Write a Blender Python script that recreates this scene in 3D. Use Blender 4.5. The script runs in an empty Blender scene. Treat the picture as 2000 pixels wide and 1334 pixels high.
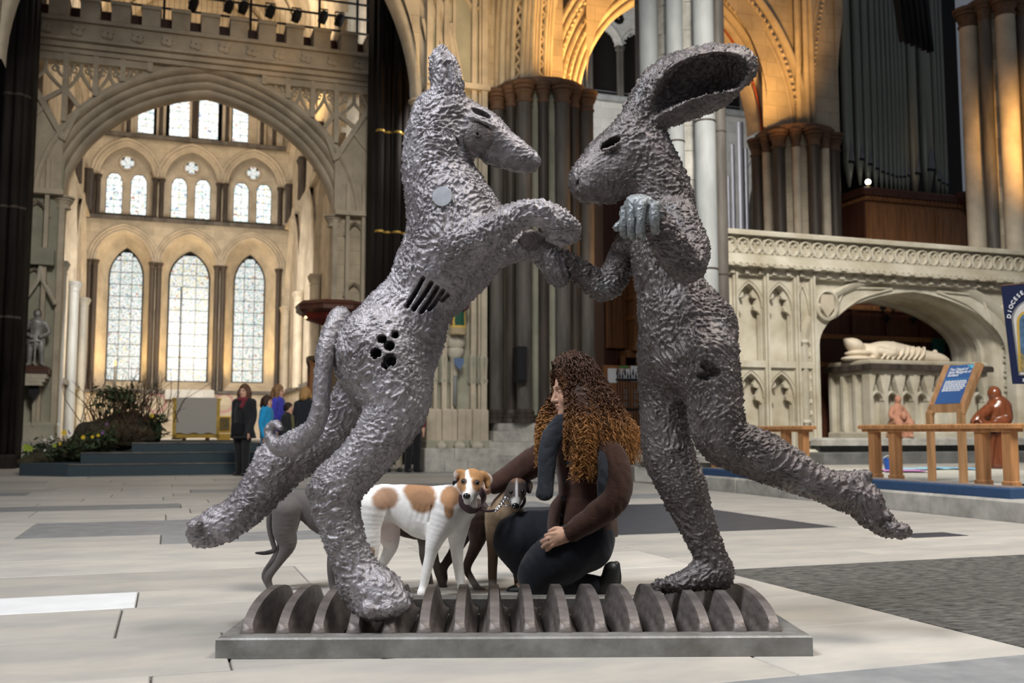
import bpy, math, random
import numpy as np
import openvdb
from mathutils import Vector, Matrix

# ------------------------------------------------------------------ camera, world, lights, exposure
F_PX, CAM_Z, HOR = 1944.0, 0.76, 845.0
PITCH = math.atan((HOR - 667) / F_PX)
CP, SP = math.cos(PITCH), math.sin(PITCH)
ROT = math.radians(19)                      # the building's axes against the view
CA, SA = math.cos(ROT), math.sin(ROT)
scene = bpy.context.scene
COL = scene.collection
cam_data = bpy.data.cameras.new('camera')
cam_data.sensor_width = 36.0
cam_data.lens = 36.0 * F_PX / 2000.0
cam_data.clip_end = 400
cam_data.dof.use_dof = True
cam_data.dof.focus_distance = 3.95
cam_data.dof.aperture_fstop = 4.0
cam = bpy.data.objects.new('camera', cam_data)
cam.location = (0, 0, CAM_Z)
cam.rotation_euler = (math.pi / 2 + PITCH, 0, 0)
COL.objects.link(cam)
scene.camera = cam
scene.view_settings.view_transform = 'Standard'
scene.view_settings.look = 'None'
scene.view_settings.exposure = 0.0
scene.view_settings.gamma = 1.0
scene.view_settings.use_curve_mapping = False
world = bpy.data.worlds.new('world')
scene.world = world
world.use_nodes = True
world.node_tree.nodes['Background'].inputs[0].default_value = (0.80, 0.87, 1.0, 1)
world.node_tree.nodes['Background'].inputs[1].default_value = 0.135


def B(u, v, z=0.0):                          # building coordinates -> world
    return Vector((u * CA - v * SA, u * SA + v * CA, z))


def light(name, kind, loc, target, energy, color, size=1.0, spot=None, size_y=None, spread=None):
    d = bpy.data.lights.new(name, kind)
    d.energy = energy
    d.color = color
    if kind == 'AREA':
        d.size = size
        if spread: d.spread = math.radians(spread)
        if size_y:
            d.shape = 'RECTANGLE'
            d.size_y = size_y
    else:
        d.shadow_soft_size = size
    if kind == 'SPOT':
        d.spot_size = math.radians(spot or 70)
        d.spot_blend = 0.8
    o = bpy.data.objects.new(name, d)
    o.location = loc
    v = Vector(target) - Vector(loc)
    o.rotation_euler = v.to_track_quat('-Z', 'Y').to_euler()
    COL.objects.link(o)
    return o


WARM, GOLD, COOL = (1.0, 0.66, 0.30), (1.0, 0.52, 0.15), (0.90, 0.94, 1.0)
# unseen lamps standing in for clerestory daylight; nave and crossing ones added as fill
light('clerestory_daylight', 'AREA', (-6.5, -1.5, 12.5), (0.3, 4.6, 0.4), 660, COOL, 4.0, size_y=4.5, spread=100)
light('nave_fill', 'AREA', (6.5, 2.5, 13), (3.6, 7.0, 0), 620, (1.0, .96, .90), 5, size_y=5, spread=95)
light('transept_daylight', 'SPOT', B(4.5, 4.0, 13), B(12.2, 15.6, 2.4), 12800, (1.0, 0.96, 0.88), 1.3, 42)
light('crossing_fill', 'SPOT', B(1.5, 5.0, 12.5), B(1.2, 22.5, 3.6), 6600, (1.0, 0.95, 0.86), 1.8, 50)
# chapel: uplights on the window sills, area lamps added out of sight behind the screen
light('chapel_area_light', 'AREA', B(0.7, 30, 17), B(0.7, 39, 5), 620, (1.0, 0.91, 0.78), 6, size_y=5)
for _u in (-1.7, 0.65, 2.9):
    light('sill_uplight', 'SPOT', B(_u, 39.2, 2.55), B(_u, 40.6, 5.2), 330, (1.0, .66, .26), 0.2, 120)
light('chapel_left_uplight', 'SPOT', B(-2.2, 36.2, .9), B(-3.3, 38.2, 3.0), 330, (1.0, .66, .26), 0.2, 110)
light('chapel_dado_light', 'AREA', B(0.6, 31, 5.0), B(0.6, 40, 1.2), 620, (1.0, .95, .88), 3)
light('vault_uplight', 'SPOT', B(2.2, 29, 9.2), B(2.5, 34, 18.5), 2200, WARM, 0.4, 110)
# crossing: lamps on the capitals that light the arches from below
light('arch_lamp', 'SPOT', B(10.8, 19.2, 7.2), B(8.6, 20.2, 9.8), 1500, GOLD, 0.25, 90)
light('arch_lamp', 'SPOT', B(10.4, 16.6, 7.6), B(8.3, 20.0, 10.0), 1000, GOLD, 0.3, 60)  # second fill added in front so the moulding faces are lit too
light('arch_lamp', 'SPOT', B(13.0, 17.6, 6.9), B(13.0, 20.0, 10.0), 1000, GOLD, 0.3, 66)
light('pillar_side_lamp', 'SPOT', B(11.0, 17.0, 3.4), B(8.2, 19.4, 5.4), 420, GOLD, 0.3, 56)
light('spandrel_lamp', 'SPOT', B(5.2, 15.4, 6.4), B(5.0, 19.4, 10.2), 800, WARM, 0.4, 70)
light('rib_lamp', 'SPOT', B(8.6, 17.0, 7.2), B(7.6, 19.4, 10.4), 30, GOLD, 0.3, 70)
light('pillar_lamp', 'SPOT', B(14.9, 12.2, 5.6), B(18.3, 16.5, 7.2), 3600, GOLD, 0.5, 38)
light('nave_daylight_beyond', 'AREA', B(9, 23.5, 10), B(10.3, 33, 6.5), 1500, (0.97, 0.96, 0.94), 7, size_y=5)  # unseen lamp standing in for daylight on the white nave wall
light('nave_lamp_beyond', 'SPOT', B(15.5, 31, 5.2), B(16.3, 36, 6.5), 900, GOLD, 0.3, 80)


# ------------------------------------------------------------------ projecting pixels on planes of the place
def ray(px, py):
    dx, dy = (px - 1000.0) / F_PX, (667.0 - py) / F_PX
    return Vector((dx, CP - SP * dy, SP + CP * dy))


def P(px, py, Y):
    d = ray(px, py)
    return Vector((0, 0, CAM_Z)) + d * (Y / d.y)


def G(px, py, z=0.0):
    d = ray(px, py)
    return Vector((0, 0, CAM_Z)) + d * ((z - CAM_Z) / d.z)


def UV(w):
    return Vector((w[0] * CA + w[1] * SA, -w[0] * SA + w[1] * CA, w[2]))


def onV(px, py, v0):
    d = ray(px, py)
    t = v0 / (-d.x * SA + d.y * CA)
    w = Vector((0, 0, CAM_Z)) + d * t
    return w.x * CA + w.y * SA, w.z          # u, z on the plane v = v0


# ------------------------------------------------------------------ scene helpers
def tag(o, label=None, cat=None, group=None, kind=None):
    if label: o['label'] = label
    if cat: o['category'] = cat
    if group: o['group'] = group
    if kind: o['kind'] = kind
    return o


def thing(name, label, cat, loc=(0, 0, 0), rz=0.0, group=None):
    o = bpy.data.objects.new(name, None)
    o.empty_display_size = 0.1
    o.location = loc
    o.rotation_euler = (0, 0, rz)
    COL.objects.link(o)
    return tag(o, label, cat, group)


def bthing(name, label, cat, u=0, v=0, z=0, group=None):     # a thing set square to the building
    return thing(name, label, cat, B(u, v, z), ROT, group)


def link(name, me, mat=None, parent=None, smooth=False, loc=None, rot=None, kind=None, label=None):
    o = bpy.data.objects.new(name, me)
    COL.objects.link(o)
    if mat is not None and not me.materials:
        me.materials.append(mat)
    if parent is not None:
        o.parent = parent
    if loc is not None:
        o.location = loc
    if rot is not None:
        o.rotation_euler = rot
    if smooth:
        me.polygons.foreach_set('use_smooth', [True] * len(me.polygons))
    if kind: o['kind'] = kind
    if label: o['label'] = label
    return o


def copy_tree(o, parent=None):
    c = o.copy()
    COL.objects.link(c)
    if parent is not None:
        c.parent = parent
    for ch in list(o.children):
        copy_tree(ch, c)
    return c


def lerp(a, b, t):
    return a + (b - a) * t


def catmull(pts, n):
    """smooth curve through pts (any dimension), n samples per span"""
    p = np.array(pts, float)
    p = np.vstack([2 * p[0] - p[1], p, 2 * p[-1] - p[-2]])
    out = []
    for i in range(1, len(p) - 2):
        for k in range(n):
            t = k / n
            a, b, c, d = p[i - 1], p[i], p[i + 1], p[i + 2]
            out.append(0.5 * (2 * b + (c - a) * t + (2 * a - 5 * b + 4 * c - d) * t * t + (3 * b - a - 3 * c + d) * t ** 3))
    out.append(p[-2])
    return np.array(out)


class MB:
    """collects shapes and links them as ONE mesh object"""
    def __init__(self):
        self.v, self.f = [], []

    def add(self, verts, faces):
        b = len(self.v)
        self.v += [tuple(map(float, q)) for q in verts]
        self.f += [tuple(b + i for i in f) for f in faces]
        return self

    def box(self, x0, x1, y0, y1, z0, z1, bev=0.0, rz=0.0, c=None):
        if bev <= 0:
            v = [(x, y, z) for z in (z0, z1) for y in (y0, y1) for x in (x0, x1)]
            f = [(0, 2, 3, 1), (4, 5, 7, 6), (0, 1, 5, 4), (2, 6, 7, 3), (0, 4, 6, 2), (1, 3, 7, 5)]
        else:
            b = bev
            v = [(x0, y0, z0), (x1, y0, z0), (x1, y1, z0), (x0, y1, z0),
                 (x0, y0, z1 - b), (x1, y0, z1 - b), (x1, y1, z1 - b), (x0, y1, z1 - b),
                 (x0 + b, y0 + b, z1), (x1 - b, y0 + b, z1), (x1 - b, y1 - b, z1), (x0 + b, y1 - b, z1)]
            f = [(3, 2, 1, 0), (8, 9, 10, 11)]
            for k in (0, 4):
                for i in range(4):
                    j = (i + 1) % 4
                    f.append((k + i, k + j, k + 4 + j, k + 4 + i))
        if rz:
            cx, cy = c or ((x0 + x1) / 2, (y0 + y1) / 2)
            s, co = math.sin(rz), math.cos(rz)
            v = [(cx + (x - cx) * co - (y - cy) * s, cy + (x - cx) * s + (y - cy) * co, z) for x, y, z in v]
        return self.add(v, f)

    def bar(self, a, b, w, h=None, up=(0, 0, 1)):
        """square bar from a to b"""
        a, b = Vector(a), Vector(b)
        h = h or w
        d = (b - a).normalized()
        u = Vector(up)
        if abs(d.dot(u)) > 0.98:
            u = Vector((1, 0, 0))
        s = d.cross(u).normalized() * (w / 2)
        t = s.cross(d).normalized() * (h / 2)
        v = [q + i * s + j * t for q in (a, b) for i, j in ((-1, -1), (1, -1), (1, 1), (-1, 1))]
        return self.add(v, [(3, 2, 1, 0), (4, 5, 6, 7)] + [(i, (i + 1) % 4, 4 + (i + 1) % 4, 4 + i) for i in range(4)])

    def tube(self, pts, r, n=8, caps=True, closed=False):
        pts = [Vector(q) for q in pts]
        m = len(pts)
        rr = r if hasattr(r, '__len__') else [r] * m
        verts = []
        ref = None
        for i, q in enumerate(pts):
            if closed:
                t = (pts[(i + 1) % m] - pts[i - 1]).normalized()
            else:
                t = (pts[min(i + 1, m - 1)] - pts[max(i - 1, 0)])
                t = t.normalized() if t.length > 1e-9 else Vector((0, 0, 1))
            if ref is None:
                ref = Vector((0, 0, 1)) if abs(t.z) < 0.9 else Vector((1, 0, 0))
            a = t.cross(ref)
            a = a.normalized() if a.length > 1e-6 else t.orthogonal().normalized()
            b = a.cross(t).normalized()
            ref = b
            for k in range(n):
                w = 2 * math.pi * k / n
                verts.append(q + (a * math.cos(w) + b * math.sin(w)) * rr[i])
        f = []
        for i in range(m if closed else m - 1):
            j = (i + 1) % m
            for k in range(n):
                l = (k + 1) % n
                f.append((i * n + k, i * n + l, j * n + l, j * n + k))
        if caps and not closed:
            f.append(tuple(range(n))[::-1])
            f.append(tuple(range((m - 1) * n, m * n)))
        return self.add(verts, f)

    def lathe(self, prof, cx=0, cy=0, n=16, a0=0.0, a1=None, z0=0.0):
        """prof = [(r, z)] turned about the vertical through cx, cy"""
        full = a1 is None
        m = n if full else n + 1
        a1 = a0 + 2 * math.pi if full else a1
        v = []
        for r, z in prof:
            for k in range(m):
                w = a0 + (a1 - a0) * k / n
                v.append((cx + r * math.cos(w), cy + r * math.sin(w), z + z0))
        f = []
        for i in range(len(prof) - 1):
            for k in range(n):
                l = (k + 1) % m
                f.append((i * m + k, i * m + l, (i + 1) * m + l, (i + 1) * m + k))
        if full:
            f.append(tuple(range(n))[::-1])
            f.append(tuple(range((len(prof) - 1) * m, len(prof) * m)))
        return self.add(v, f)

    def prism(self, poly, y0, y1, axis='y'):
        """polygon in x,z pushed along y (axis 'y'), or in x,y pushed along z (axis 'z')"""
        n = len(poly)
        if axis == 'y':
            v = [(x, y0, z) for x, z in poly] + [(x, y1, z) for x, z in poly]
        elif axis == 'z':
            v = [(x, y, y0) for x, y in poly] + [(x, y, y1) for x, y in poly]
        else:
            v = [(y0, x, z) for x, z in poly] + [(y1, x, z) for x, z in poly]
        f = [tuple(range(n)), tuple(range(n, 2 * n))[::-1]]
        f += [(i, n + i, n + (i + 1) % n, (i + 1) % n) for i in range(n)]
        return self.add(v, f)

    def sweep(self, path, prof, closed=False):
        """path of (x, z) points in a wall plane; prof = [(offset outwards in plane, y)] open profile"""
        p = np.array(path, float)
        m = len(p)
        v = []
        for i in range(m):
            if closed:
                t = p[(i + 1) % m] - p[i - 1]
            else:
                t = p[min(i + 1, m - 1)] - p[max(i - 1, 0)]
            t = t / (np.hypot(*t) + 1e-12)
            nx, nz = -t[1], t[0]
            # mitre where the path turns sharply
            k = 1.0
            if 0 < i < m - 1:
                t1 = p[i] - p[i - 1]
                t1 = t1 / (np.hypot(*t1) + 1e-12)
                k = 1.0 / max(0.5, abs(float(t @ t1)))
            for o, y in prof:
                v.append((p[i][0] + nx * o * k, y, p[i][1] + nz * o * k))
        q = len(prof)
        f = []
        for i in range(m if closed else m - 1):
            j = (i + 1) % m
            for k in range(q - 1):
                f.append((i * q + k, i * q + k + 1, j * q + k + 1, j * q + k))
        return self.add(v, f)

    def mesh(self, name):
        me = bpy.data.meshes.new(name)
        me.from_pydata(self.v, [], self.f)
        me.validate(verbose=False)
        me.update()
        return me

    def build(self, name, mat, parent=None, smooth=False, loc=None, rot=None, kind=None, label=None, auto=None):
        me = self.mesh(name)
        o = link(name, me, mat, parent, smooth or auto is not None, loc, rot, kind, label)
        if auto is not None:
            try:
                me.set_sharp_from_angle(angle=math.radians(auto))
            except Exception:
                pass
        return o


def arch_path(u0, u1, zs, rise, n=10):
    """pointed arch from (u0, zs) up to the apex and down to (u1, zs): two circular arcs"""
    h = (u1 - u0) / 2.0
    c = (u0 + u1) / 2.0
    if rise <= h * 1.001:                    # flatter than a semicircle: ellipse-like four-centred line
        pts = []
        for i in range(2 * n + 1):
            t = math.pi * (1 - i / (2 * n))
            x, z = math.cos(t), math.sin(t)
            k = rise * (0.86 * z + 0.14 * (1 - abs(x)))
            pts.append((c + h * x, zs + k))
        return pts
    r = (h * h + rise * rise) / (2 * h)      # centre on the springing line
    pts = []
    amax = math.atan2(rise, r - h)
    for i in range(n + 1):
        a = amax * i / n
        pts.append((u0 + r - r * math.cos(a), zs + r * math.sin(a)))
    pts += [(2 * c - x, z) for x, z in pts[-2::-1]]
    return pts


# ------------------------------------------------------------------ vector noise for sculpted surfaces
_rng = np.random.RandomState(7)
_perm = np.concatenate([_rng.permutation(256)] * 3).astype(np.int32)
_grad = _rng.normal(size=(256, 3)).astype(np.float32)
_grad /= np.linalg.norm(_grad, axis=1)[:, None]


def pnoise(p):
    p = np.asarray(p, np.float32)
    i = np.floor(p).astype(np.int32)
    f = p - i
    i &= 255
    w = f * f * f * (f * (f * 6 - 15) + 10)
    out = 0
    for dx in (0, 1):
        for dy in (0, 1):
            for dz in (0, 1):
                h = _perm[_perm[_perm[(i[:, 0] + dx) & 255] + ((i[:, 1] + dy) & 255)] + ((i[:, 2] + dz) & 255)]
                g = _grad[h]
                d = g[:, 0] * (f[:, 0] - dx) + g[:, 1] * (f[:, 1] - dy) + g[:, 2] * (f[:, 2] - dz)
                wx = w[:, 0] if dx else 1 - w[:, 0]
                wy = w[:, 1] if dy else 1 - w[:, 1]
                wz = w[:, 2] if dz else 1 - w[:, 2]
                out = out + d * wx * wy * wz
    return out


def fbm(p, o=3):
    s, a, r = 1.0, 1.0, 0
    for _ in range(o):
        r = r + a * pnoise(np.asarray(p) * s)
        s *= 2.03
        a *= 0.5
    return r


# ------------------------------------------------------------------ signed distance modelling (smooth bodies in one skin)
class SDF:
    def __init__(self, lo, hi, h):
        self.lo, self.h = np.array(lo, float), h
        n = np.ceil((np.array(hi, float) - self.lo) / h).astype(int) + 1
        self.n = n
        self.d = np.full(n, 10 * h, np.float32)
        self.ax = [(self.lo[i] + h * np.arange(n[i])).astype(np.float32) for i in range(3)]

    def _reg(self, lo, hi, pad):
        s = []
        for i in range(3):
            a = int(max(0, math.floor((lo[i] - pad - self.lo[i]) / self.h)))
            b = int(min(self.n[i], math.ceil((hi[i] + pad - self.lo[i]) / self.h) + 1))
            if b <= a:
                return None, None
            s.append(slice(a, b))
        s = tuple(s)
        g = (self.ax[0][s[0]][:, None, None], self.ax[1][s[1]][None, :, None], self.ax[2][s[2]][None, None, :])
        return s, g

    def _mix(self, s, e, k, cut):
        d = self.d[s]
        if cut:
            e = -e
            if k > 0:
                hh = np.maximum(k - np.abs(d - e), 0) / k
                self.d[s] = np.maximum(d, e) + hh * hh * k * 0.25
            else:
                self.d[s] = np.maximum(d, e)
        else:
            if k > 0:
                hh = np.maximum(k - np.abs(d - e), 0) / k
                self.d[s] = np.minimum(d, e) - hh * hh * k * 0.25
            else:
                self.d[s] = np.minimum(d, e)

    def path(self, pts, rad, k=0.02, n=4, flat=(1, 1, 1), cut=False, smooth=True):
        """round tube through pts with radii; flat scales x,y,z thickness of the tube"""
        pts = np.array(pts, float)
        rad = np.array(rad if hasattr(rad, '__len__') else [rad] * len(pts), float)
        q = np.hstack([pts, rad[:, None]])
        if smooth and len(pts) > 2:
            q = catmull(q, n)
        fl = np.array(flat, float)
        R = q[:, 3].max() * max(fl.max(), 1)
        s, g = self._reg(q[:, :3].min(0) - R, q[:, :3].max(0) + R, k + 4 * self.h)
        if s is None:
            return self
        G_ = [np.broadcast_to(x / f, (s[0].stop - s[0].start, s[1].stop - s[1].start, s[2].stop - s[2].start)) for x, f in zip(g, fl)]
        best = None
        for i in range(len(q) - 1):
            a, b = q[i, :3] / fl, q[i + 1, :3] / fl
            ab = b - a
            l2 = float(ab @ ab) + 1e-12
            dx, dy, dz = g[0] / fl[0] - a[0], g[1] / fl[1] - a[1], g[2] / fl[2] - a[2]
            t = np.clip((dx * ab[0] + dy * ab[1] + dz * ab[2]) / l2, 0, 1)
            e = np.sqrt((dx - t * ab[0]) ** 2 + (dy - t * ab[1]) ** 2 + (dz - t * ab[2]) ** 2) - (q[i, 3] + t * (q[i + 1, 3] - q[i, 3]))
            best = e if best is None else np.minimum(best, e)
        self._mix(s, (best * min(1.0, fl.min() ** 0.5)).astype(np.float32), k, cut)
        return self

    def ell(self, c, r, k=0.02, rot=None, cut=False):
        """ellipsoid; rot = 3x3 matrix whose columns are its axes, or an angle about y"""
        c, r = np.array(c, float), np.array(r, float)
        if rot is None:
            M = np.eye(3)
        elif np.isscalar(rot):
            co, si = math.cos(rot), math.sin(rot)
            M = np.array([[co, 0, si], [0, 1, 0], [-si, 0, co]])
        else:
            M = np.array(rot, float)
        ext = np.sqrt(((M * r[None, :]) ** 2).sum(1))
        s, g = self._reg(c - ext, c + ext, k + 4 * self.h)
        if s is None:
            return self
        x, y, z = g[0] - c[0], g[1] - c[1], g[2] - c[2]
        a = x * M[0, 0] + y * M[1, 0] + z * M[2, 0]
        b = x * M[0, 1] + y * M[1, 1] + z * M[2, 1]
        d = x * M[0, 2] + y * M[1, 2] + z * M[2, 2]
        k0 = np.sqrt((a / r[0]) ** 2 + (b / r[1]) ** 2 + (d / r[2]) ** 2)
        k1 = np.sqrt((a / r[0] ** 2) ** 2 + (b / r[1] ** 2) ** 2 + (d / r[2] ** 2) ** 2)
        e = np.where(k1 > 1e-6, k0 * (k0 - 1) / np.maximum(k1, 1e-6), -r.min())
        self._mix(s, e.astype(np.float32), k, cut)
        return self

    def plane_cut(self, z, below=True):
        zz = self.ax[2][None, None, :]
        e = (z - zz) if below else (zz - z)
        self.d = np.maximum(self.d, e.astype(np.float32))
        return self

    def verts(self):
        d = self.d.copy()
        m = 10 * self.h
        np.clip(d, -m, m, out=d)
        for i in range(3):                   # close the field at the borders
            sl = [slice(None)] * 3
            for e in (0, -1):
                sl[i] = e
                d[tuple(sl)] = np.maximum(d[tuple(sl)], self.h)
        gr = openvdb.FloatGrid(float(m))
        gr.copyFromArray(d)
        p, q = gr.convertToQuads(0.0)
        return p * self.h + self.lo, q[:, ::-1]

    def mesh(self, name, relax=1):
        p, q = self.verts()
        me = mesh_np(name, p, q)
        return me


def mesh_np(name, p, q):
    me = bpy.data.meshes.new(name)
    n, m = len(p), len(q)
    me.vertices.add(n)
    me.vertices.foreach_set('co', np.asarray(p, np.float32).ravel())
    me.loops.add(m * 4)
    me.loops.foreach_set('vertex_index', np.asarray(q, np.int32).ravel())
    me.polygons.add(m)
    me.polygons.foreach_set('loop_start', np.arange(0, m * 4, 4, dtype=np.int32))
    me.update(calc_edges=True)
    me.polygons.foreach_set('use_smooth', np.ones(m, bool))
    return me


def coords(me):
    a = np.empty(len(me.vertices) * 3, np.float32)
    me.vertices.foreach_get('co', a)
    return a.reshape(-1, 3)


def normals(me):
    a = np.empty(len(me.vertices) * 3, np.float32)
    me.vertex_normals.foreach_get('vector', a)
    return a.reshape(-1, 3)


def set_coords(me, a):
    me.vertices.foreach_set('co', np.asarray(a, np.float32).ravel())
    me.update()


def set_color(me, rgb, name='hide_colour'):
    at = me.color_attributes.new(name, 'FLOAT_COLOR', 'POINT')
    c = np.ones((len(me.vertices), 4), np.float32)
    c[:, :3] = rgb
    at.data.foreach_set('color', c.ravel())


# ------------------------------------------------------------------ materials
def srgb(r, g, b):
    f = lambda c: (c / 255 / 12.92) if c / 255 <= 0.04045 else ((c / 255 + 0.055) / 1.055) ** 2.4
    return (f(r), f(g), f(b))


def material(name, base, rough=0.7, metal=0.0, var=0.0, scale=6.0, bump=0.0, bscale=40.0, c2=None, stretch=(1, 1, 1),
             random_amt=0.0, attr=None, emit=None, emit_s=0.0, joints=None, spec=0.3, detail=4, coat=0.0, sheen=0.0, wave=None):
    m = bpy.data.materials.new(name)
    m.use_nodes = True
    nt = m.node_tree
    N, L = nt.nodes, nt.links
    bs = N['Principled BSDF']
    bs.inputs['Roughness'].default_value = rough
    bs.inputs['Metallic'].default_value = metal
    bs.inputs['Specular IOR Level'].default_value = spec
    if coat: bs.inputs['Coat Weight'].default_value = coat
    if sheen: bs.inputs['Sheen Weight'].default_value = sheen
    tc = N.new('ShaderNodeTexCoord')
    mp = N.new('ShaderNodeMapping')
    mp.inputs['Scale'].default_value = stretch
    L.new(tc.outputs['Object'], mp.inputs['Vector'])
    col = None
    if attr:
        a = N.new('ShaderNodeAttribute')
        a.attribute_name = attr
        col = a.outputs['Color']
    if var > 0 or c2:
        nz = N.new('ShaderNodeTexNoise')
        nz.inputs['Scale'].default_value = scale
        nz.inputs['Detail'].default_value = detail
        nz.inputs['Roughness'].default_value = 0.62
        L.new(mp.outputs[0], nz.inputs['Vector'])
        rp = N.new('ShaderNodeValToRGB')
        rp.color_ramp.elements[0].position = 0.32
        rp.color_ramp.elements[1].position = 0.68
        if attr:
            rp.color_ramp.elements[0].color = (1 - var, 1 - var, 1 - var, 1)
            rp.color_ramp.elements[1].color = (1 + var, 1 + var, 1 + var, 1)
            mx = N.new('ShaderNodeMix'); mx.data_type = 'RGBA'; mx.blend_type = 'MULTIPLY'
            mx.inputs[0].default_value = 1
            L.new(col, mx.inputs[6]); L.new(rp.outputs[0], mx.inputs[7])
            col = mx.outputs[2]
        else:
            d = c2 or tuple(c * (1 - var) for c in base)
            e = base if c2 else tuple(min(1, c * (1 + var)) for c in base)
            rp.color_ramp.elements[0].color = (*d, 1)
            rp.color_ramp.elements[1].color = (*e, 1)
            L.new(nz.outputs['Fac'], rp.inputs[0])
            col = rp.outputs[0]
        if attr:
            L.new(nz.outputs['Fac'], rp.inputs[0])
    if random_amt > 0:
        oi = N.new('ShaderNodeObjectInfo')
        mr = N.new('ShaderNodeMapRange')
        mr.inputs['To Min'].default_value = 1 - random_amt
        mr.inputs['To Max'].default_value = 1 + random_amt
        L.new(oi.outputs['Random'], mr.inputs['Value'])
        mx = N.new('ShaderNodeMix'); mx.data_type = 'RGBA'; mx.blend_type = 'MULTIPLY'
        mx.inputs[0].default_value = 1
        if col is None:
            mx.inputs[6].default_value = (*base, 1)
        else:
            L.new(col, mx.inputs[6])
        L.new(mr.outputs[0], mx.inputs[7])
        col = mx.outputs[2]
    if joints:                                # fine mortar lines of a wall too far off to build stone by stone
        sx = N.new('ShaderNodeSeparateXYZ'); L.new(tc.outputs['Object'], sx.inputs[0])
        ad = N.new('ShaderNodeMath'); ad.operation = 'ADD'
        L.new(sx.outputs[0], ad.inputs[0]); L.new(sx.outputs[1], ad.inputs[1])
        cx = N.new('ShaderNodeCombineXYZ'); L.new(ad.outputs[0], cx.inputs[0]); L.new(sx.outputs[2], cx.inputs[1])
        br = N.new('ShaderNodeTexBrick')
        br.inputs['Color1'].default_value = (1.06, 1.05, 1.03, 1)
        br.inputs['Color2'].default_value = (0.88, 0.88, 0.87, 1)
        br.inputs['Mortar'].default_value = (0.72, 0.70, 0.67, 1)
        br.inputs['Scale'].default_value = 1
        br.inputs['Brick Width'].default_value = joints[0]
        br.inputs['Row Height'].default_value = joints[1]
        br.inputs['Mortar Size'].default_value = 0.008
        L.new(cx.outputs[0], br.inputs['Vector'])
        mx = N.new('ShaderNodeMix'); mx.data_type = 'RGBA'; mx.blend_type = 'MULTIPLY'
        mx.inputs[0].default_value = 1
        if col is None:
            mx.inputs[6].default_value = (*base, 1)
        else:
            L.new(col, mx.inputs[6])
        L.new(br.outputs[0], mx.inputs[7])
        col = mx.outputs[2]
    if wave:                                  # wood grain along an axis
        wv = N.new('ShaderNodeTexNoise')
        wv.inputs['Scale'].default_value = wave
        wv.inputs['Detail'].default_value = 3
        m2 = N.new('ShaderNodeMapping'); m2.inputs['Scale'].default_value = (1, 1, 0.08)
        L.new(tc.outputs['Object'], m2.inputs[0]); L.new(m2.outputs[0], wv.inputs[0])
        rp = N.new('ShaderNodeValToRGB')
        rp.color_ramp.elements[0].position = 0.35; rp.color_ramp.elements[1].position = 0.65
        rp.color_ramp.elements[0].color = (0.72, 0.70, 0.66, 1); rp.color_ramp.elements[1].color = (1.12, 1.12, 1.12, 1)
        L.new(wv.outputs['Fac'], rp.inputs[0])
        mx = N.new('ShaderNodeMix'); mx.data_type = 'RGBA'; mx.blend_type = 'MULTIPLY'
        mx.inputs[0].default_value = 1
        if col is None:
            mx.inputs[6].default_value = (*base, 1)
        else:
            L.new(col, mx.inputs[6])
        L.new(rp.outputs[0], mx.inputs[7])
        col = mx.outputs[2]
    if col is None:
        bs.inputs['Base Color'].default_value = (*base, 1)
    else:
        L.new(col, bs.inputs['Base Color'])
    if bump > 0:
        nb = N.new('ShaderNodeTexNoise')
        nb.inputs['Scale'].default_value = bscale
        nb.inputs['Detail'].default_value = 3
        L.new(mp.outputs[0], nb.inputs['Vector'])
        bp = N.new('ShaderNodeBump')
        bp.inputs['Strength'].default_value = bump
        bp.inputs['Distance'].default_value = 0.01
        L.new(nb.outputs['Fac'], bp.inputs['Height'])
        L.new(bp.outputs[0], bs.inputs['Normal'])
    if emit:
        bs.inputs['Emission Color'].default_value = (*emit, 1)
        bs.inputs['Emission Strength'].default_value = emit_s
    return m


M = {}
M['stone'] = material('limestone', (0.52, 0.445, 0.335), 0.85, var=0.22, scale=1.3, bump=0.25, bscale=30, joints=(0.75, 0.36))
M['stone_plain'] = material('carved_limestone', (0.50, 0.43, 0.33), 0.85, var=0.22, scale=1.6, bump=0.3, bscale=25)
M['stone_green'] = material('damp_limestone', (0.44, 0.42, 0.33), 0.88, c2=(0.25, 0.25, 0.19), scale=0.9, bump=0.3, bscale=25)
M['stone_pale'] = material('pale_tomb_stone', (0.62, 0.58, 0.48), 0.85, c2=(0.36, 0.31, 0.22), scale=1.1, bump=0.3, bscale=22)
M['stone_white'] = material('whitewashed_stone', (0.60, 0.59, 0.56), 0.9, var=0.10, scale=2, joints=(0.9, 0.4))
M['shaft_dark'] = material('dark_marble_shaft', (0.06, 0.047, 0.038), 0.5, var=0.45, scale=2.2, stretch=(3, 3, 0.35), bump=0.1)
M['shaft_black'] = material('unlit_marble_shaft', (0.022, 0.018, 0.016), 0.75, var=0.5, scale=2.2, stretch=(3, 3, 0.3), spec=0.08)  # dark marble, base blackened further to keep these shafts in shade
M['shaft_grey'] = material('weathered_marble_shaft', (0.17, 0.15, 0.13), 0.55, c2=(0.06, 0.052, 0.046), scale=1.6, stretch=(2, 2, 0.35), bump=0.1)
M['shaft_pale'] = material('pale_grey_marble_shaft', (0.42, 0.43, 0.42), 0.6, c2=(0.26, 0.27, 0.265), scale=2.2, stretch=(1, 1, 0.3), bump=0.08)
M['brown_cap'] = material('brown_marble_capital', (0.15, 0.088, 0.055), 0.6, var=0.3, scale=3)
M['slab'] = material('floor_slab', (0.53, 0.485, 0.42), 0.5, c2=(0.36, 0.345, 0.32), scale=2.6, stretch=(.6,1.3,1), bump=0.12, bscale=14, random_amt=0.14, spec=0.35, detail=8)
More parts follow.
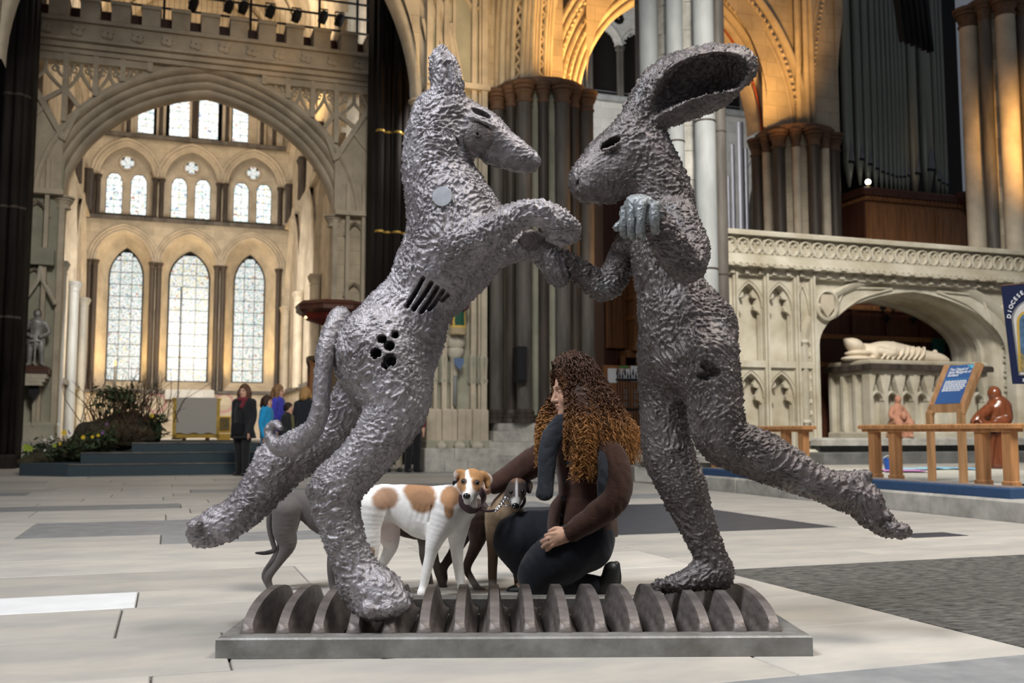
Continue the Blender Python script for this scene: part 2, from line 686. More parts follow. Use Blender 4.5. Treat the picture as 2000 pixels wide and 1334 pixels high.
M['slab_grey'] = material('grey_floor_slab', (0.30, 0.30, 0.295), 0.5, c2=(0.20, 0.205, 0.21), scale=5, bump=0.15, bscale=30, random_amt=0.12, spec=0.4)
M['slab_white'] = material('white_floor_slab', (0.74, 0.74, 0.73), 0.5, var=0.06, scale=5)
M['ledger'] = material('worn_ledger_stone', (0.165, 0.157, 0.14), 0.65, c2=(0.030, 0.029, 0.028), scale=16, stretch=(0.8, 1.8, 1), bump=0.5, bscale=26, detail=9, spec=0.35)
M['ledger_blue'] = material('dark_blue_ledger', (0.052, 0.054, 0.064), 0.45, var=0.2, scale=7, bump=0.08, bscale=30, spec=0.3)
M['mortar'] = material('floor_mortar', (0.16, 0.145, 0.125), 0.95)
M['kerb'] = material('kerb_stone', (0.54, 0.515, 0.46), 0.8, c2=(0.29, 0.275, 0.245), scale=3.5, bump=0.35, bscale=25, random_amt=0.12)
M['dark_step'] = material('dark_stone_step', (0.12, 0.12, 0.115), 0.75, var=0.3, scale=3, bump=0.2)
M['oak'] = material('oak', (0.52, 0.25, 0.10), 0.5, wave=22, bump=0.05, spec=0.4)
M['oak_pale'] = material('pale_oak', (0.55, 0.30, 0.14), 0.5, wave=22, spec=0.4)
M['oak_dark'] = material('dark_oak', (0.085, 0.030, 0.018), 0.5, wave=14, spec=0.4)
M['oak_panel'] = material('oak_panelling', (0.26, 0.115, 0.045), 0.5, wave=14, spec=0.4)
M['walnut'] = material('polished_red_wood', (0.17, 0.048, 0.017), 0.22, wave=16, spec=0.5, coat=0.4)
M['carpet'] = material('dark_teal_carpet', (0.040, 0.058, 0.070), 0.95, var=0.1, scale=60)
M['kneeler'] = material('blue_kneeler_cloth', (0.035, 0.075, 0.16), 0.9, var=0.15, scale=50, bump=0.2, bscale=120)
M['kneeler_top'] = material('patterned_kneeler_top', (0.30, 0.27, 0.22), 0.95, c2=(0.10, 0.09, 0.14), scale=60, detail=2)
M['gold'] = material('gilded_wood', (0.55, 0.36, 0.08), 0.4, metal=0.5, var=0.2, scale=5)
M['linen'] = material('grey_linen', (0.50, 0.47, 0.43), 0.95, var=0.05, scale=40)
M['organ'] = material('organ_pipe_metal', (0.25, 0.265, 0.225), 0.42, metal=0.35, var=0.12, scale=3, stretch=(1, 1, 0.2))
M['silver'] = material('silver_organ_pipe', (0.22, 0.22, 0.24), 0.45, metal=0.4, var=0.06, scale=4)
M['iron'] = material('black_iron', (0.012, 0.012, 0.014), 0.5)
M['black'] = material('black_plastic', (0.008, 0.008, 0.010), 0.5)
M['armour'] = material('grey_armour_stone', (0.30, 0.29, 0.28), 0.45, metal=0.3, var=0.3, scale=9)
M['marble'] = material('white_marble', (0.72, 0.62, 0.48), 0.5, var=0.1, scale=3)
M['terracotta'] = material('terracotta', (0.45, 0.22, 0.14), 0.8, var=0.1, scale=12)
M['sign_blue'] = material('sign_blue', (0.045, 0.135, 0.36), 0.4)
M['white_print'] = material('white_print', (0.85, 0.87, 0.9), 0.6)
M['cyan_print'] = material('cyan_print', (0.15, 0.55, 0.75), 0.6)
M['navy'] = material('navy_banner_cloth', (0.010, 0.016, 0.055), 0.9)
M['paper'] = material('white_paper', (0.75, 0.75, 0.78), 0.8)
M['rug'] = material('cream_rug', (0.62, 0.60, 0.52), 0.95, var=0.06, scale=30)
M['dark_void'] = material('unlit_depth', (0.012, 0.010, 0.009), 0.95)  # near-black stands in for unlit depth behind gaps and openings
# ================================================================== FLOOR
rnd = random.Random(11)
floor = MB().box(-22, 30, -8, 62, -0.30, -0.012).build('floor', M['mortar'], rot=(0, 0, ROT), kind='structure')
LEDG = [(2.9, 6.1, 2.75, 3.80, 'ledger'), (2.9, 6.6, 3.80, 4.95, 'ledger'), (3.1, 5.15, 6.85, 9.7, 'ledger_blue'),
        (-1.02, 0.34, 8.0, 9.3, 'slab_grey'), (0.3, 1.95, 13.4, 14.1, 'slab_grey'), (-0.85, -0.11, 4.73, 5.18, 'slab_white'),
        (-1.9, 0.15, 10.7, 11.4, 'slab_grey'), (3.0, 5.7, 13.9, 14.7, 'slab_grey')]
ROWS_L = [1.4, 2.1, 2.75, 3.4, 4.05, 4.73, 5.18, 5.9, 6.6, 7.3, 8.0, 9.3, 10.0, 10.7, 11.4, 12.0, 12.7, 13.4, 14.1, 14.9, 15.7, 16.5, 17.4, 18.3, 19.2]
ROWS_R = [1.4, 2.1, 2.75, 3.80, 4.95, 5.5, 6.15, 6.85, 7.6, 8.3, 9.0, 9.7, 10.5, 11.3, 12.1, 13.0, 13.9, 14.7, 15.6, 16.5, 17.4, 18.3, 19.2]


def slab_obj(u0, u1, v0, v1, mat, name='slab', top=0.0):
    g = 0.004
    w, d = (u1 - u0) / 2 - g, (v1 - v0) / 2 - g
    mb = MB().box(-w, w, -d, d, -0.05, top + rnd.uniform(-0.0015, 0.0015), bev=0.004)
    return mb.build(name, M[mat], floor, loc=((u0 + u1) / 2, (v0 + v1) / 2, 0))


def in_view(u0, u1, v0, v1):
    for u in (u0, (u0 + u1) / 2, u1):
        for v in (v0, v1):
            w = B(u, v)
            if w.y > 1.8 and abs(w.x) < 0.56 * w.y + 0.35:
                return True
    return False


def rows(bounds, ulo, uhi, lmean):
    for v0, v1 in zip(bounds, bounds[1:]):
        fixed = sorted([q for q in LEDG if q[0] >= ulo - 0.01 and q[1] <= uhi + 0.3 and q[2] < v1 - 0.01 and q[3] > v0 + 0.01])
        cuts = []
        cur = ulo
        for q in fixed:
            cuts.append((cur, q[0])); cur = q[1]
        cuts.append((cur, uhi))
        for a, b in cuts:
            if b - a < 0.05:
                continue
            n = max(1, round((b - a) / (lmean * rnd.uniform(0.85, 1.2))))
            e = [a + (b - a) * (i + (rnd.uniform(-0.28, 0.28) if 0 < i < n else 0)) / n for i in range(n + 1)]
            for x0, x1 in zip(e, e[1:]):
                if in_view(x0, x1, v0, v1):
                    slab_obj(x0, x1, v0, v1, 'slab_grey' if rnd.random() < 0.10 else 'slab')


rows(ROWS_L, -9.5, 2.9, 1.45)
rows(ROWS_R, 2.9, 6.8, 1.5)
for q in LEDG:
    slab_obj(*q, name='ledger_stone' if 'ledger' in q[4] else 'slab', top=0.001)
_q = UV(G(1815, 1045))
slab_obj(_q.x - 0.25, _q.x + 0.25, _q.y - 0.14, _q.y + 0.14, 'ledger_blue', 'inset_stone', 0.002)
far = MB()
for v0 in np.arange(19.2, 27, 0.9):
    u = -12.0
    while u < 14:
        l = rnd.uniform(1.0, 2.0)
        far.box(u + .005, u + l - .005, v0 + .005, v0 + .895, -0.05, 0.0)
        u += l
far.build('distant_slabs', M['slab'], floor, kind='stuff')


# ================================================================== helpers for gothic work
def rolls(w, n, y_in, y_out, d=0.04, k=3):
    """profile of n round mouldings from the opening's edge outwards"""
    pr = []
    for i in range(n):
        for j in range(k + 1):
            t = (i + j / k) / n
            y = lerp(y_in, y_out, t)
            b = math.sin(math.pi * j / k)
            pr.append((w * t, y - d * b))
        if i < n - 1:
            pr.append((w * (i + 1) / n + 0.002, lerp(y_in, y_out, (i + 1) / n) + d * 0.9))
    return pr


def jambs(path, z0):
    return [(path[0][0], z0)] + list(path) + [(path[-1][0], z0)]


def arch_panel(mb, u0, u1, z0, z1, path, y=0.0):
    """flat wall face with an arched opening"""
    a0, a1, zs = path[0][0], path[-1][0], path[0][1]
    q = lambda x0, x1, za, zb: mb.add([(x0, y, za), (x1, y, za), (x1, y, zb), (x0, y, zb)], [(0, 1, 2, 3)])
    if a0 - u0 > 1e-4: q(u0, a0, z0, z1)
    if u1 - a1 > 1e-4: q(a1, u1, z0, z1)
    for p, r in zip(path, path[1:]):
        mb.add([(p[0], y, p[1]), (r[0], y, r[1]), (r[0], y, z1), (p[0], y, z1)], [(0, 1, 2, 3)])


def deep_rolls(w, n, y_in, y_out, d=.05, hollow=.06, k=4):
    """bold round mouldings divided by narrow deep hollows"""
    pr = []
    for i in range(n):
        a, b = w * i / n, w * (i + .72) / n
        for j in range(k + 1):
            t = j / k
            o = lerp(a, b, t)
            pr.append((o, lerp(y_in, y_out, o / w) - d * math.sin(math.pi * (.08 + .84 * t))))
        o = w * (i + .86) / n
        pr.append((o, lerp(y_in, y_out, o / w) + hollow))
    return pr


CAP = [(0.0, 0.0), (1.0, 0.0), (1.16, 0.04), (1.16, 0.11), (1.0, 0.15), (1.02, 0.30), (1.14, 0.44), (1.30, 0.50), (1.30, 0.56), (1.18, 0.60),
       (1.46, 0.66), (1.50, 0.74), (1.36, 0.79), (1.62, 0.85), (1.68, 0.94), (1.58, 1.0), (0.0, 1.0)]


def capital(r, h):
    return [(r * a, h * b) for a, b in CAP]


def base_prof(r, h):
    return [(0, 0), (1.6 * r, 0), (1.6 * r, .25 * h), (1.45 * r, .32 * h), (1.5 * r, .5 * h), (1.25 * r, .62 * h), (1.3 * r, .8 * h), (1.0 * r, h), (0, h)]


def clustered_pillar(name, label, u, v, R, shafts, z0, zcap, mats, plinth=None, caps=True, ztop=None, group=None, core_r=None, bands=(), capmat=None):
    """mats = (core, shaft); shafts = [(angle in the building's plan, radius, distance)]"""
    t = bthing(name, label, 'pillar', u, v, 0, group)
    cr = core_r or R * 0.86
    top = ztop or zcap
    MB().lathe([(0, z0 - .3), (cr, z0 - .3), (cr, top), (0, top)], n=12).build('core', mats[0], t)
    for a, r, d in shafts:
        x, y = d * math.cos(a), d * math.sin(a)
        MB().lathe([(0, z0), (r, z0), (r, top), (0, top)], n=14).build('shaft', mats[1] if not isinstance(mats[1], dict) else mats[1][(a, r, d)], t, auto=40, loc=(x, y, 0))
        MB().lathe(base_prof(r, 0.28), n=14).build('shaft_base', mats[2] if len(mats) > 2 else mats[1], t, auto=40, loc=(x, y, z0))
        if caps:
            MB().lathe(capital(r, 0.44), n=14).build('capital', capmat or mats[0], t, auto=40, loc=(x, y, zcap - 0.44))
        for zb in bands:
            MB().lathe([(r, 0), (r * 1.18, .02), (r * 1.18, .07), (r, .09)], n=14).build('shaft_ring', mats[1], t, auto=40, loc=(x, y, zb))
    if caps:
        MB().lathe([(0, 0), (R * .98, 0), (R * .98, .12), (0, .12)], n=16).build('abacus', capmat or mats[0], t, auto=40, loc=(0, 0, zcap))
    if plinth:
        zp = 0.0
        for (rr, h) in plinth:
            n = 8
            seg = MB()
            for k in range(n):               # each face of the plinth is its own block of stone
                a0, a1 = 2 * math.pi * k / n + .39, 2 * math.pi * (k + 1) / n + .39
                g = 0.006
                p = [(rr * math.cos(a0 + g), rr * math.sin(a0 + g)), (rr * math.cos(a1 - g), rr * math.sin(a1 - g)),
                     (.55 * rr * math.cos(a1), .55 * rr * math.sin(a1)), (.55 * rr * math.cos(a0), .55 * rr * math.sin(a0))]
                MB().prism(p, zp, zp + h - 0.004, 'z').build('plinth_stone', M['kerb'], t)
            zp += h
    return t


# ================================================================== BACKDROP WALLS (added, near-black so gaps look unlit)
MB().box(-30, 40, 47, 47.4, -.3, 40).build('wall_back', M['dark_void'], rot=(0, 0, ROT), kind='structure')
wl = MB()
wl.box(-9.0, -3.75, 24.6, 25.6, -.3, 22)
wl.build('wall_left', M['shaft_black'], rot=(0, 0, ROT), kind='structure')

# ================================================================== CHAPEL BEYOND THE SCREEN ARCH
VE = 40.0
CC = [-1.78, 0.58, 2.93]
wall_east = MB()
for c in CC:
    u0, u1 = c - 1.18, c + 1.18
    arch_panel(wall_east, u0, u1, 2.3, 8.85, arch_path(c - 1.02, c + 1.02, 7.15, 1.25))
    arch_panel(wall_east, u0, u1, 8.85, 12.1, arch_path(c - 0.98, c + 0.98, 10.45, 1.25))
for u0, u1 in ((-3.2, CC[0] - 1.18), (CC[2] + 1.18, 4.35)):
    wall_east.box(u0, u1, 0, 0.3, 2.3, 12.1)
wall_east.box(-3.2, 4.35, 0, 0.3, -.1, 2.3)
wall_east.box(-3.2, 4.35, 0.02, 0.3, 14.9, 22)
WE = wall_east.build('wall_east', M['stone'], loc=B(0, VE), rot=(0, 0, ROT), kind='structure')

glass_nodes = []


def stained(name, tint, seed, strength=1.0, scale=17):
    m = bpy.data.materials.new(name)
    m.use_nodes = True
    nt = m.node_tree; N, L = nt.nodes, nt.links
    bs = N['Principled BSDF']
    bs.inputs['Base Color'].default_value = (.05, .05, .05, 1)
    bs.inputs['Roughness'].default_value = .25
    tc = N.new('ShaderNodeTexCoord')
    mp = N.new('ShaderNodeMapping'); mp.inputs['Location'].default_value = (seed, seed * 1.7, 0)
    L.new(tc.outputs['Object'], mp.inputs[0])
    vo = N.new('ShaderNodeTexVoronoi'); vo.inputs['Scale'].default_value = scale
    L.new(mp.outputs[0], vo.inputs[0])
    ve = N.new('ShaderNodeTexVoronoi'); ve.feature = 'DISTANCE_TO_EDGE'; ve.inputs['Scale'].default_value = scale
    L.new(mp.outputs[0], ve.inputs[0])
    sp = N.new('ShaderNodeSeparateColor'); L.new(vo.outputs['Color'], sp.inputs[0])
    rp = N.new('ShaderNodeValToRGB'); rp.color_ramp.interpolation = 'CONSTANT'
    cols = [(0, (1.0, 1.0, 0.95)), (.20, tint), (.34, (1, 1, .97)), (.60, (.62, .80, .74)), (.68, (.97, 1, .96)), (.84, (1.0, .90, .55)), (.88, (.95, .98, 1)), (.95, (.45, .62, .72)), (.975, (.60, .22, .12)), (.988, (.25, .32, .5))]
    e = rp.color_ramp.elements
    e[0].color = (*cols[0][1], 1); e[1].position = cols[1][0]; e[1].color = (*cols[1][1], 1)
    for p, c in cols[2:]:
        k = e.new(p); k.color = (*c, 1)
    L.new(sp.outputs[0], rp.inputs[0])
    ln = N.new('ShaderNodeMapRange'); ln.inputs['From Min'].default_value = .01; ln.inputs['From Max'].default_value = .10
    ln.inputs['To Min'].default_value = .14
    L.new(ve.outputs['Distance'], ln.inputs[0])
    mx = N.new('ShaderNodeMix'); mx.data_type = 'RGBA'; mx.blend_type = 'MULTIPLY'; mx.inputs[0].default_value = 1
    L.new(rp.outputs[0], mx.inputs[6]); L.new(ln.outputs[0], mx.inputs[7])
    L.new(mx.outputs[2], bs.inputs['Emission Color'])
    bs.inputs['Emission Strength'].default_value = strength
    return m


GL = [stained('stained_glass_a', (.70, .90, .88), 0), stained('stained_glass_b', (1.0, .93, .55), 3), stained('stained_glass_c', (.62, .86, .84), 7)]
GLW = stained('pale_stained_glass', (.9, 1.0, .98), 5, 1.5, 13)
win_n = [0]


def hw_fn(w, zs, rise):
    r = (w * w + rise * rise) / (2 * w)

    def f(z):
        if z <= zs: return w
        x = r * r - (z - zs) ** 2
        return max(0.0, math.sqrt(max(0, x)) - (r - w))
    return f


def lancet(c, v, w, z0, zs, rise, nrow, ncol, mat, bar=0.03, border=True):
    """stained glass light: the lead frame is the window, each panel of glass a pane of its own"""
    win_n[0] += 1
    zt = zs + rise
    fr = MB()
    path = jambs(arch_path(c - w, c + w, zs, rise, 8), z0)
    fr.sweep(path, [(0.0, -bar), (-bar * 1.2, -bar), (-bar * 1.2, bar), (0.0, bar)])
    fr.bar((c - w, 0, z0), (c + w, 0, z0), bar * 1.5)
    h = hw_fn(w, zs, rise)
    zz = [z0 + (zt - z0) * i / nrow for i in range(nrow + 1)]
    for z in zz[1:-1]:
        if h(z) > .05:
            fr.bar((c - h(z), 0, z), (c + h(z), 0, z), bar * .8)
    for k in range(1, ncol):
        x = c - w + 2 * w * k / ncol
        fr.bar((x, 0, z0), (x, 0, zt - .15 - abs(x - c) * .6), bar * .7)
    win = fr.build('window_%d' % win_n[0], M['iron'], loc=B(0, v), rot=(0, 0, ROT), kind='structure')
    for za, zb in zip(zz, zz[1:]):
        for k in range(ncol):
            x0, x1 = -w + 2 * w * k / ncol, -w + 2 * w * (k + 1) / ncol
            zs_ = [za, (2 * za + zb) / 3, (za + 2 * zb) / 3, zb]
            lo = [(max(x0, -h(z)), z) for z in zs_]
            hi = [(min(x1, h(z)), z) for z in zs_]
            pts = [(x, z) for (x, z) in lo] + [(x, z) for (x, z) in hi[::-1]]
            if max(q[0] for q in hi) - min(q[0] for q in lo) < .04 or all(b[0] - a[0] < 0.01 for a, b in zip(lo, hi)):
                continue
            fixed = [(a, b) for a, b in zip(lo, hi) if b[0] - a[0] > 1e-3]
            if len(fixed) < 2:
                continue
            pts = [a for a, b in fixed] + [b for a, b in fixed][::-1]
            MB().prism([(c + x, z) for x, z in pts], 0.0, 0.012).build('pane', mat, win)
    return win


for i, c in enumerate(CC):                   # lower tier: deep splayed lancets
    w = (0.62, 0.76, 0.60)[i]
    lancet(c + (0.08, .05, 0)[i], VE + .95, w, 2.75, 6.75, 1.12, 11, 3, GL[i])
    outer = jambs(arch_path(c - 1.02, c + 1.02, 7.15, 1.25, 12), 2.3)
    inner = jambs(arch_path(c - w * 1.03, c + w * 1.03, 6.75, 1.15, 12), 2.75)
    mb = MB()
    n = len(outer)
    mb.add([(x, 0, z) for x, z in outer] + [(x + (0.08, .05, 0)[i], .97, z) for x, z in inner], [(k, k + 1, n + k + 1, n + k) for k in range(n - 1)] + [(0, n, 2 * n - 1, n - 1)])
    mb.build('window_splay', M['stone_plain'], WE)
    MB().sweep(jambs(arch_path(c - 1.0, c + 1.0, 7.15, 1.22, 14), 6.9)[1:-1], rolls(.30, 3, .02, -.04, .05)).build('arch_moulding', M['stone_plain'], WE, smooth=True)
for i, c in enumerate(CC):                   # middle tier: paired lights under a quatrefoil
    for s in (-1, 1):
        lancet(c + s * .44, VE + .45, .30, 9.12, 10.35, .42, 6, 2, GLW, .018)
    mb = MB()
    fill = MB()
    # the plate of stone that the lights are cut through
    for s in (-1, 1):
        arch_panel(fill, c + (s - 1) * .5, c + (s + 1) * .5, 9.1, 10.80, arch_path(c + s * .44 - .30, c + s * .44 + .30, 10.35, .42, 8), .4)
    k = 24                                   # tympanum with a round hole
    ring = [(c + .33 * math.cos(2 * math.pi * j / k), 11.12 + .33 * math.sin(2 * math.pi * j / k)) for j in range(k)]
    outr = []
    for j in range(k):
        a = 2 * math.pi * j / k
        sx, sz = math.cos(a), math.sin(a)
        t = min(1.0 / max(1e-6, abs(sx)), (.62 if sz > 0 else .34) / max(1e-6, abs(sz)))
        outr.append((c + sx * t, 11.12 + sz * t))
    fill.add([(x, .4, z) for x, z in ring] + [(x, .4, z) for x, z in outr], [(j, (j + 1) % k, k + (j + 1) % k, k + j) for j in range(k)])
    fill.add([(c - 1, .42, 10.7), (c + 1, .42, 10.7), (c + 1, .42, 10.86), (c - 1, .42, 10.86)], [(0, 1, 2, 3)])
    fill.build('plate_tracery', M['stone_plain'], WE)
    mb.sweep([(x, z) for x, z in ring], [(0, .40), (.03, .33), (.09, .36)], closed=True)
    mb.build('oculus_ring', M['stone_plain'], WE)
    win_n[0] += 1
    qf = MB()                                # four-lobed light
    for j in range(4):
        a = math.pi / 2 * j
        qf.sweep([(c + .17 * math.cos(a) + .15 * math.cos(b), 11.12 + .17 * math.sin(a) + .15 * math.sin(b)) for b in [a - 1.9 + 3.8 * q / 8 for q in range(9)]], [(0, .42), (.03, .40), (.03, .46)])
    wq = qf.build('window_%d' % win_n[0], M['iron'], loc=B(0, VE), rot=(0, 0, ROT), kind='structure')
    for j in range(4):
        a = math.pi / 2 * j
        p = [(c, 11.12)] + [(c + .17 * math.cos(a) + .15 * math.cos(b), 11.12 + .17 * math.sin(a) + .15 * math.sin(b)) for b in [a - 1.6 + 3.2 * q / 8 for q in range(9)]]
        MB().prism(p, .44, .45).build('pane', GL[j % 3], wq)
    MB().sweep(arch_path(c - .96, c + .96, 10.45, 1.22, 14), rolls(.34, 3, .05, -.05, .05)).build('arch_moulding', M['stone_plain'], WE, smooth=True)
    mb = MB().sweep(jambs(arch_path(c - .98, c + .98, 10.45, 1.25, 12), 8.9), [(0, 0), (0, .42)])
    mb.build('arch_reveal', M['stone_plain'], WE)
for px0, px1, top in ((268, 301, 14.3), (330, 371, 14.7), (388, 428, 14.8), (455, 487, 14.3)):   # clerestory
    a, b = onV(px0, 235, VE)[0], onV(px1, 235, VE)[0]
    lancet((a + b) / 2, VE + .4, (b - a) / 2, 12.35, top - .5, .5, 7, 2, GLW, .018)
pr = MB()
for px in (252, 315, 379, 444, 512, 545):
    u = onV(px, 235, VE)[0]
    pr.box(u - .17, u + .17, .1, .7, 12.1, 15)
pr.box(-3.2, onV(268, 235, VE)[0], .42, .6, 12.1, 15).box(onV(487, 235, VE)[0], 4.3, .42, .6, 12.1, 15)
pr.build('clerestory_pier', M['stone_plain'], WE)
for px in (252, 315, 379, 384, 444, 512, 536):
    u = onV(px, 235, VE)[0]
    MB().lathe([(.07, 0), (.07, 2.9)], n=8).build('clerestory_shaft', M['shaft_dark'], WE, smooth=True, loc=(u, -.02, 12.2))
for z, h, d in ((2.25, .12, .14), (8.80, .16, .16), (12.02, .16, .18)):
    MB().box(-3.2, 4.35, -d, .1, z, z + h, bev=.03).build('string_course', M['shaft_grey'], WE)
for k in range(4):                           # dark shafts between the lancets
    u = CC[0] - 1.18 + 2.36 * k
    for du, r in (((-.0, .09), (.20, .10)) if k == 0 else ((-.14, .10), (.10, .10)) if k < 3 else ((-.16, .10),)):
        MB().lathe([(r, 2.4), (r, 6.95)] + [(q[0], 6.93 + q[1]) for q in capital(r, .28)], n=10).build('window_shaft', M['shaft_dark'], WE, auto=40, loc=(u + du, -.10, 0))
        MB().lathe([(r * .9, 8.98), (r * .9, 10.25)] + [(q[0], 10.24 + q[1]) for q in capital(r * .9, .24)], n=10).build('window_shaft', M['shaft_dark'], WE, auto=40, loc=(u + du, -.08, 0))
# side walls of the chapel with blind arcades
for nm, uu, sgn in (('wall_chapel_left', -3.15, 1), ('wall_chapel_right', 4.3, -1)):
    mb = MB()
    mb.box(uu - (.5 if sgn > 0 else 0), uu + (0 if sgn > 0 else .5), 26.2, VE, -.2, 20)
    W_ = mb.build(nm, M['stone_plain'], rot=(0, 0, ROT), kind='structure')
    for z in (2.25, 8.8, 12.0):
        MB().box(min(uu, uu + sgn * .14), max(uu, uu + sgn * .14), 26.2, VE, z, z + .14).build('string_course', M['stone_plain'] if z > 3 else M['shaft_grey'], W_)
    for b in range(3):
        v0 = 38.9 - 4.1 * b
        ap = arch_path(-(v0), -(v0 - 3.2), 5.6, 2.9, 10)
        mb = MB().sweep(ap, rolls(.55, 4, .12, -.06, .06))
        # profile was made for a wall along u: turn it on to the side wall
        mb.v = [(uu + sgn * (-y + .06), -x, z) for x, y, z in mb.v]
        mb.build('arch_moulding', M['stone_plain'], W_, smooth=True)
        ap2 = arch_path(-(v0), -(v0 - 3.2), 10.2, 1.5, 10)
        mb = MB().sweep(ap2, rolls(.45, 3, .12, -.06, .06))
        mb.v = [(uu + sgn * (-y + .06), -x, z) for x, y, z in mb.v]
        mb.build('arch_moulding', M['stone_plain'], W_, smooth=True)
        for dv in (.30, .05, -.2):
            r = .13
            MB().lathe([(r, 2.3 if sgn < 0 else .6), (r, 5.3)] + [(q[0], 5.28 + q[1]) for q in capital(r, .32)], n=10).build('wall_shaft', M['stone_plain'] if sgn < 0 else M['shaft_pale'], W_, auto=40, loc=(uu + sgn * .14, v0 + dv, 0))
            MB().lathe([(r * .8, 8.95), (r * .8, 10.1)] + [(q[0], 10.08 + q[1]) for q in capital(r * .8, .28)], n=10).build('wall_shaft', M['shaft_dark'], W_, auto=40, loc=(uu + sgn * .12, v0 + dv, 0))
# pointed vault with ribs
va = MB()
vp = arch_path(-3.2, 4.35, 13.2, 5.6, 12)
for v0, v1 in ((26.2, VE + .2),):
    n = len(vp)
    va.add([(x, v0, z) for x, z in vp] + [(x, v1, z) for x, z in vp], [(k, k + 1, n + k + 1, n + k) for k in range(n - 1)])
vault = va.build('ceiling', M['stone_plain'], rot=(0, 0, ROT), kind='structure')
for v0 in (27.0, 31.2, 35.4, 39.4):
    MB().sweep(arch_path(-3.05, 4.2, 13.2, 5.4, 12), [(0.1, v0 - .22), (-.12, v0 - .16), (-.2, v0), (-.12, v0 + .16), (.1, v0 + .22)]).build('vault_rib', M['stone_plain'], vault, smooth=True)
for v0 in (27.0, 31.2, 35.4):
    for s in (0, 1):
        pts = []
        for i in range(13):
            t = i / 12
            x, z = vp[i * 2 if not s else i * 2]
            pts.append((x, v0 + 4.2 * (t if not s else 1 - t), z - .08))
        MB().tube(pts, .12, 6).build('vault_rib', M['stone_plain'], vault, smooth=True)

# painted rings on the plaster, gradine, altar
for px in (305, 437):
    u, z = onV(px, 787, VE)
    MB().sweep([(u + .36 * math.cos(a), z + .36 * math.sin(a)) for a in np.linspace(0, 2 * math.pi, 25)[:-1]], [(-.03, -.004), (.06, -.004)], closed=True).build('painted_ring', material('faded_red_paint', (.45, .25, .24), .9), WE)
u0, z0 = onV(322, 780, VE); u1, z1 = onV(418, 762, VE)
MB().box(u0, u1, -.35, 0, z0, z1, bev=.05).build('stone_shelf', M['stone_white'], WE)

# ================================================================== SCREEN ARCH (strainer arch with open tracery)
VS = 25.0
SC = bthing('screen_arch', 'tall battlemented stone screen arch with pierced tracery in front of the stained glass chapel', 'arch', 0, VS)
op = arch_path(-2.5, 3.88, 6.28, 2.9, 16)


def s_pt(cx, cy):                            # crop of the photograph at 2.632x -> plane of the screen
    return onV(cx / 2.632, cy / 2.632, VS)


MB().sweep(op, [(0, .85)] + deep_rolls(.66, 4, .50, .0, .05, .06) + [(.68, .06)]).build('arch_moulding', M['stone_plain'], SC, auto=50)
# broad piers either side
for s, (a, b) in ((-1, (-3.62, -2.5)), (1, (3.88, 4.95))):
    MB().box(a, b, .18, 1.1, -.1, 7.1).box(a if s < 0 else b - .42, a + .42 if s < 0 else b, .18, .6, 7.1, 9.7).build('pier', M['stone_green'] if s < 0 else M['stone'], SC)
    x_in, x_out = (b, a) if s < 0 else (a, b)
    for x, w, d in ((x_out, .16, .30), (lerp(x_out, x_in, .34), .09, .22), (lerp(x_out, x_in, .72), .09, .22), (x_in, .12, .10)):
        MB().box(x - w / 2, x + w / 2, .2 - d, .3, .9, 9.7 if abs(x - x_out) < .1 else 7.1 if abs(x - x_in) > .2 else 6.3, bev=0).build('pier_rib', M['stone_plain'], SC)
    for z in (6.28,):
        MB().box(a - .03, b + .03, -.08, .3, z, z + .12).build('pier_band', M['stone_plain'], SC)
    MB().box(a - .08, b + .10, -.25, .4, -.05, .55, bev=.08).build('pier_plinth', M['kerb'], SC)
    MB().box(a - .04, b + .05, -.14, .4, .55, 1.0, bev=.06).build('pier_plinth', M['stone_green'], SC)
    MB().lathe(capital(.16, .3), n=10).build('capital', M['stone_plain'], SC, auto=40, loc=(x_in, .3, 6.0))
    cx = lerp(x_out, x_in, .53)
    MB().sweep(arch_path(cx - .19, cx + .19, 5.75, .32, 6), [(0, .1), (.05, .0), (.10, .16)]).build('blind_arch_head', M['stone_plain'], SC)
    for z in (4.2, 2.0):
        MB().sweep(arch_path(cx - .19, cx + .19, z, .3, 6), [(0, .1), (.05, .02), (.10, .16)]).build('blind_arch_head', M['stone_plain'], SC)
# centre spandrel (solid) above the apex
top_z = 9.72
oa = arch_path(-3.16, 4.54, 6.28, 3.52, 16)
ul, ur = s_pt(770, 300)[0], s_pt(1360, 380)[0]


def arch_z(u):
    for p, q in zip(oa, oa[1:]):
        if p[0] <= u <= q[0]:
            return lerp(p[1], q[1], (u - p[0]) / max(1e-6, q[0] - p[0]))
    return 6.28


us = np.linspace(ul, ur, 12)
mb = MB()
mb.add([(u, .12, arch_z(u) - .1) for u in us] + [(u, .12, top_z) for u in us], [(k, k + 1, 13 + k, 12 + k) for k in range(11)])
mb.build('spandrel', M['stone_plain'], SC)
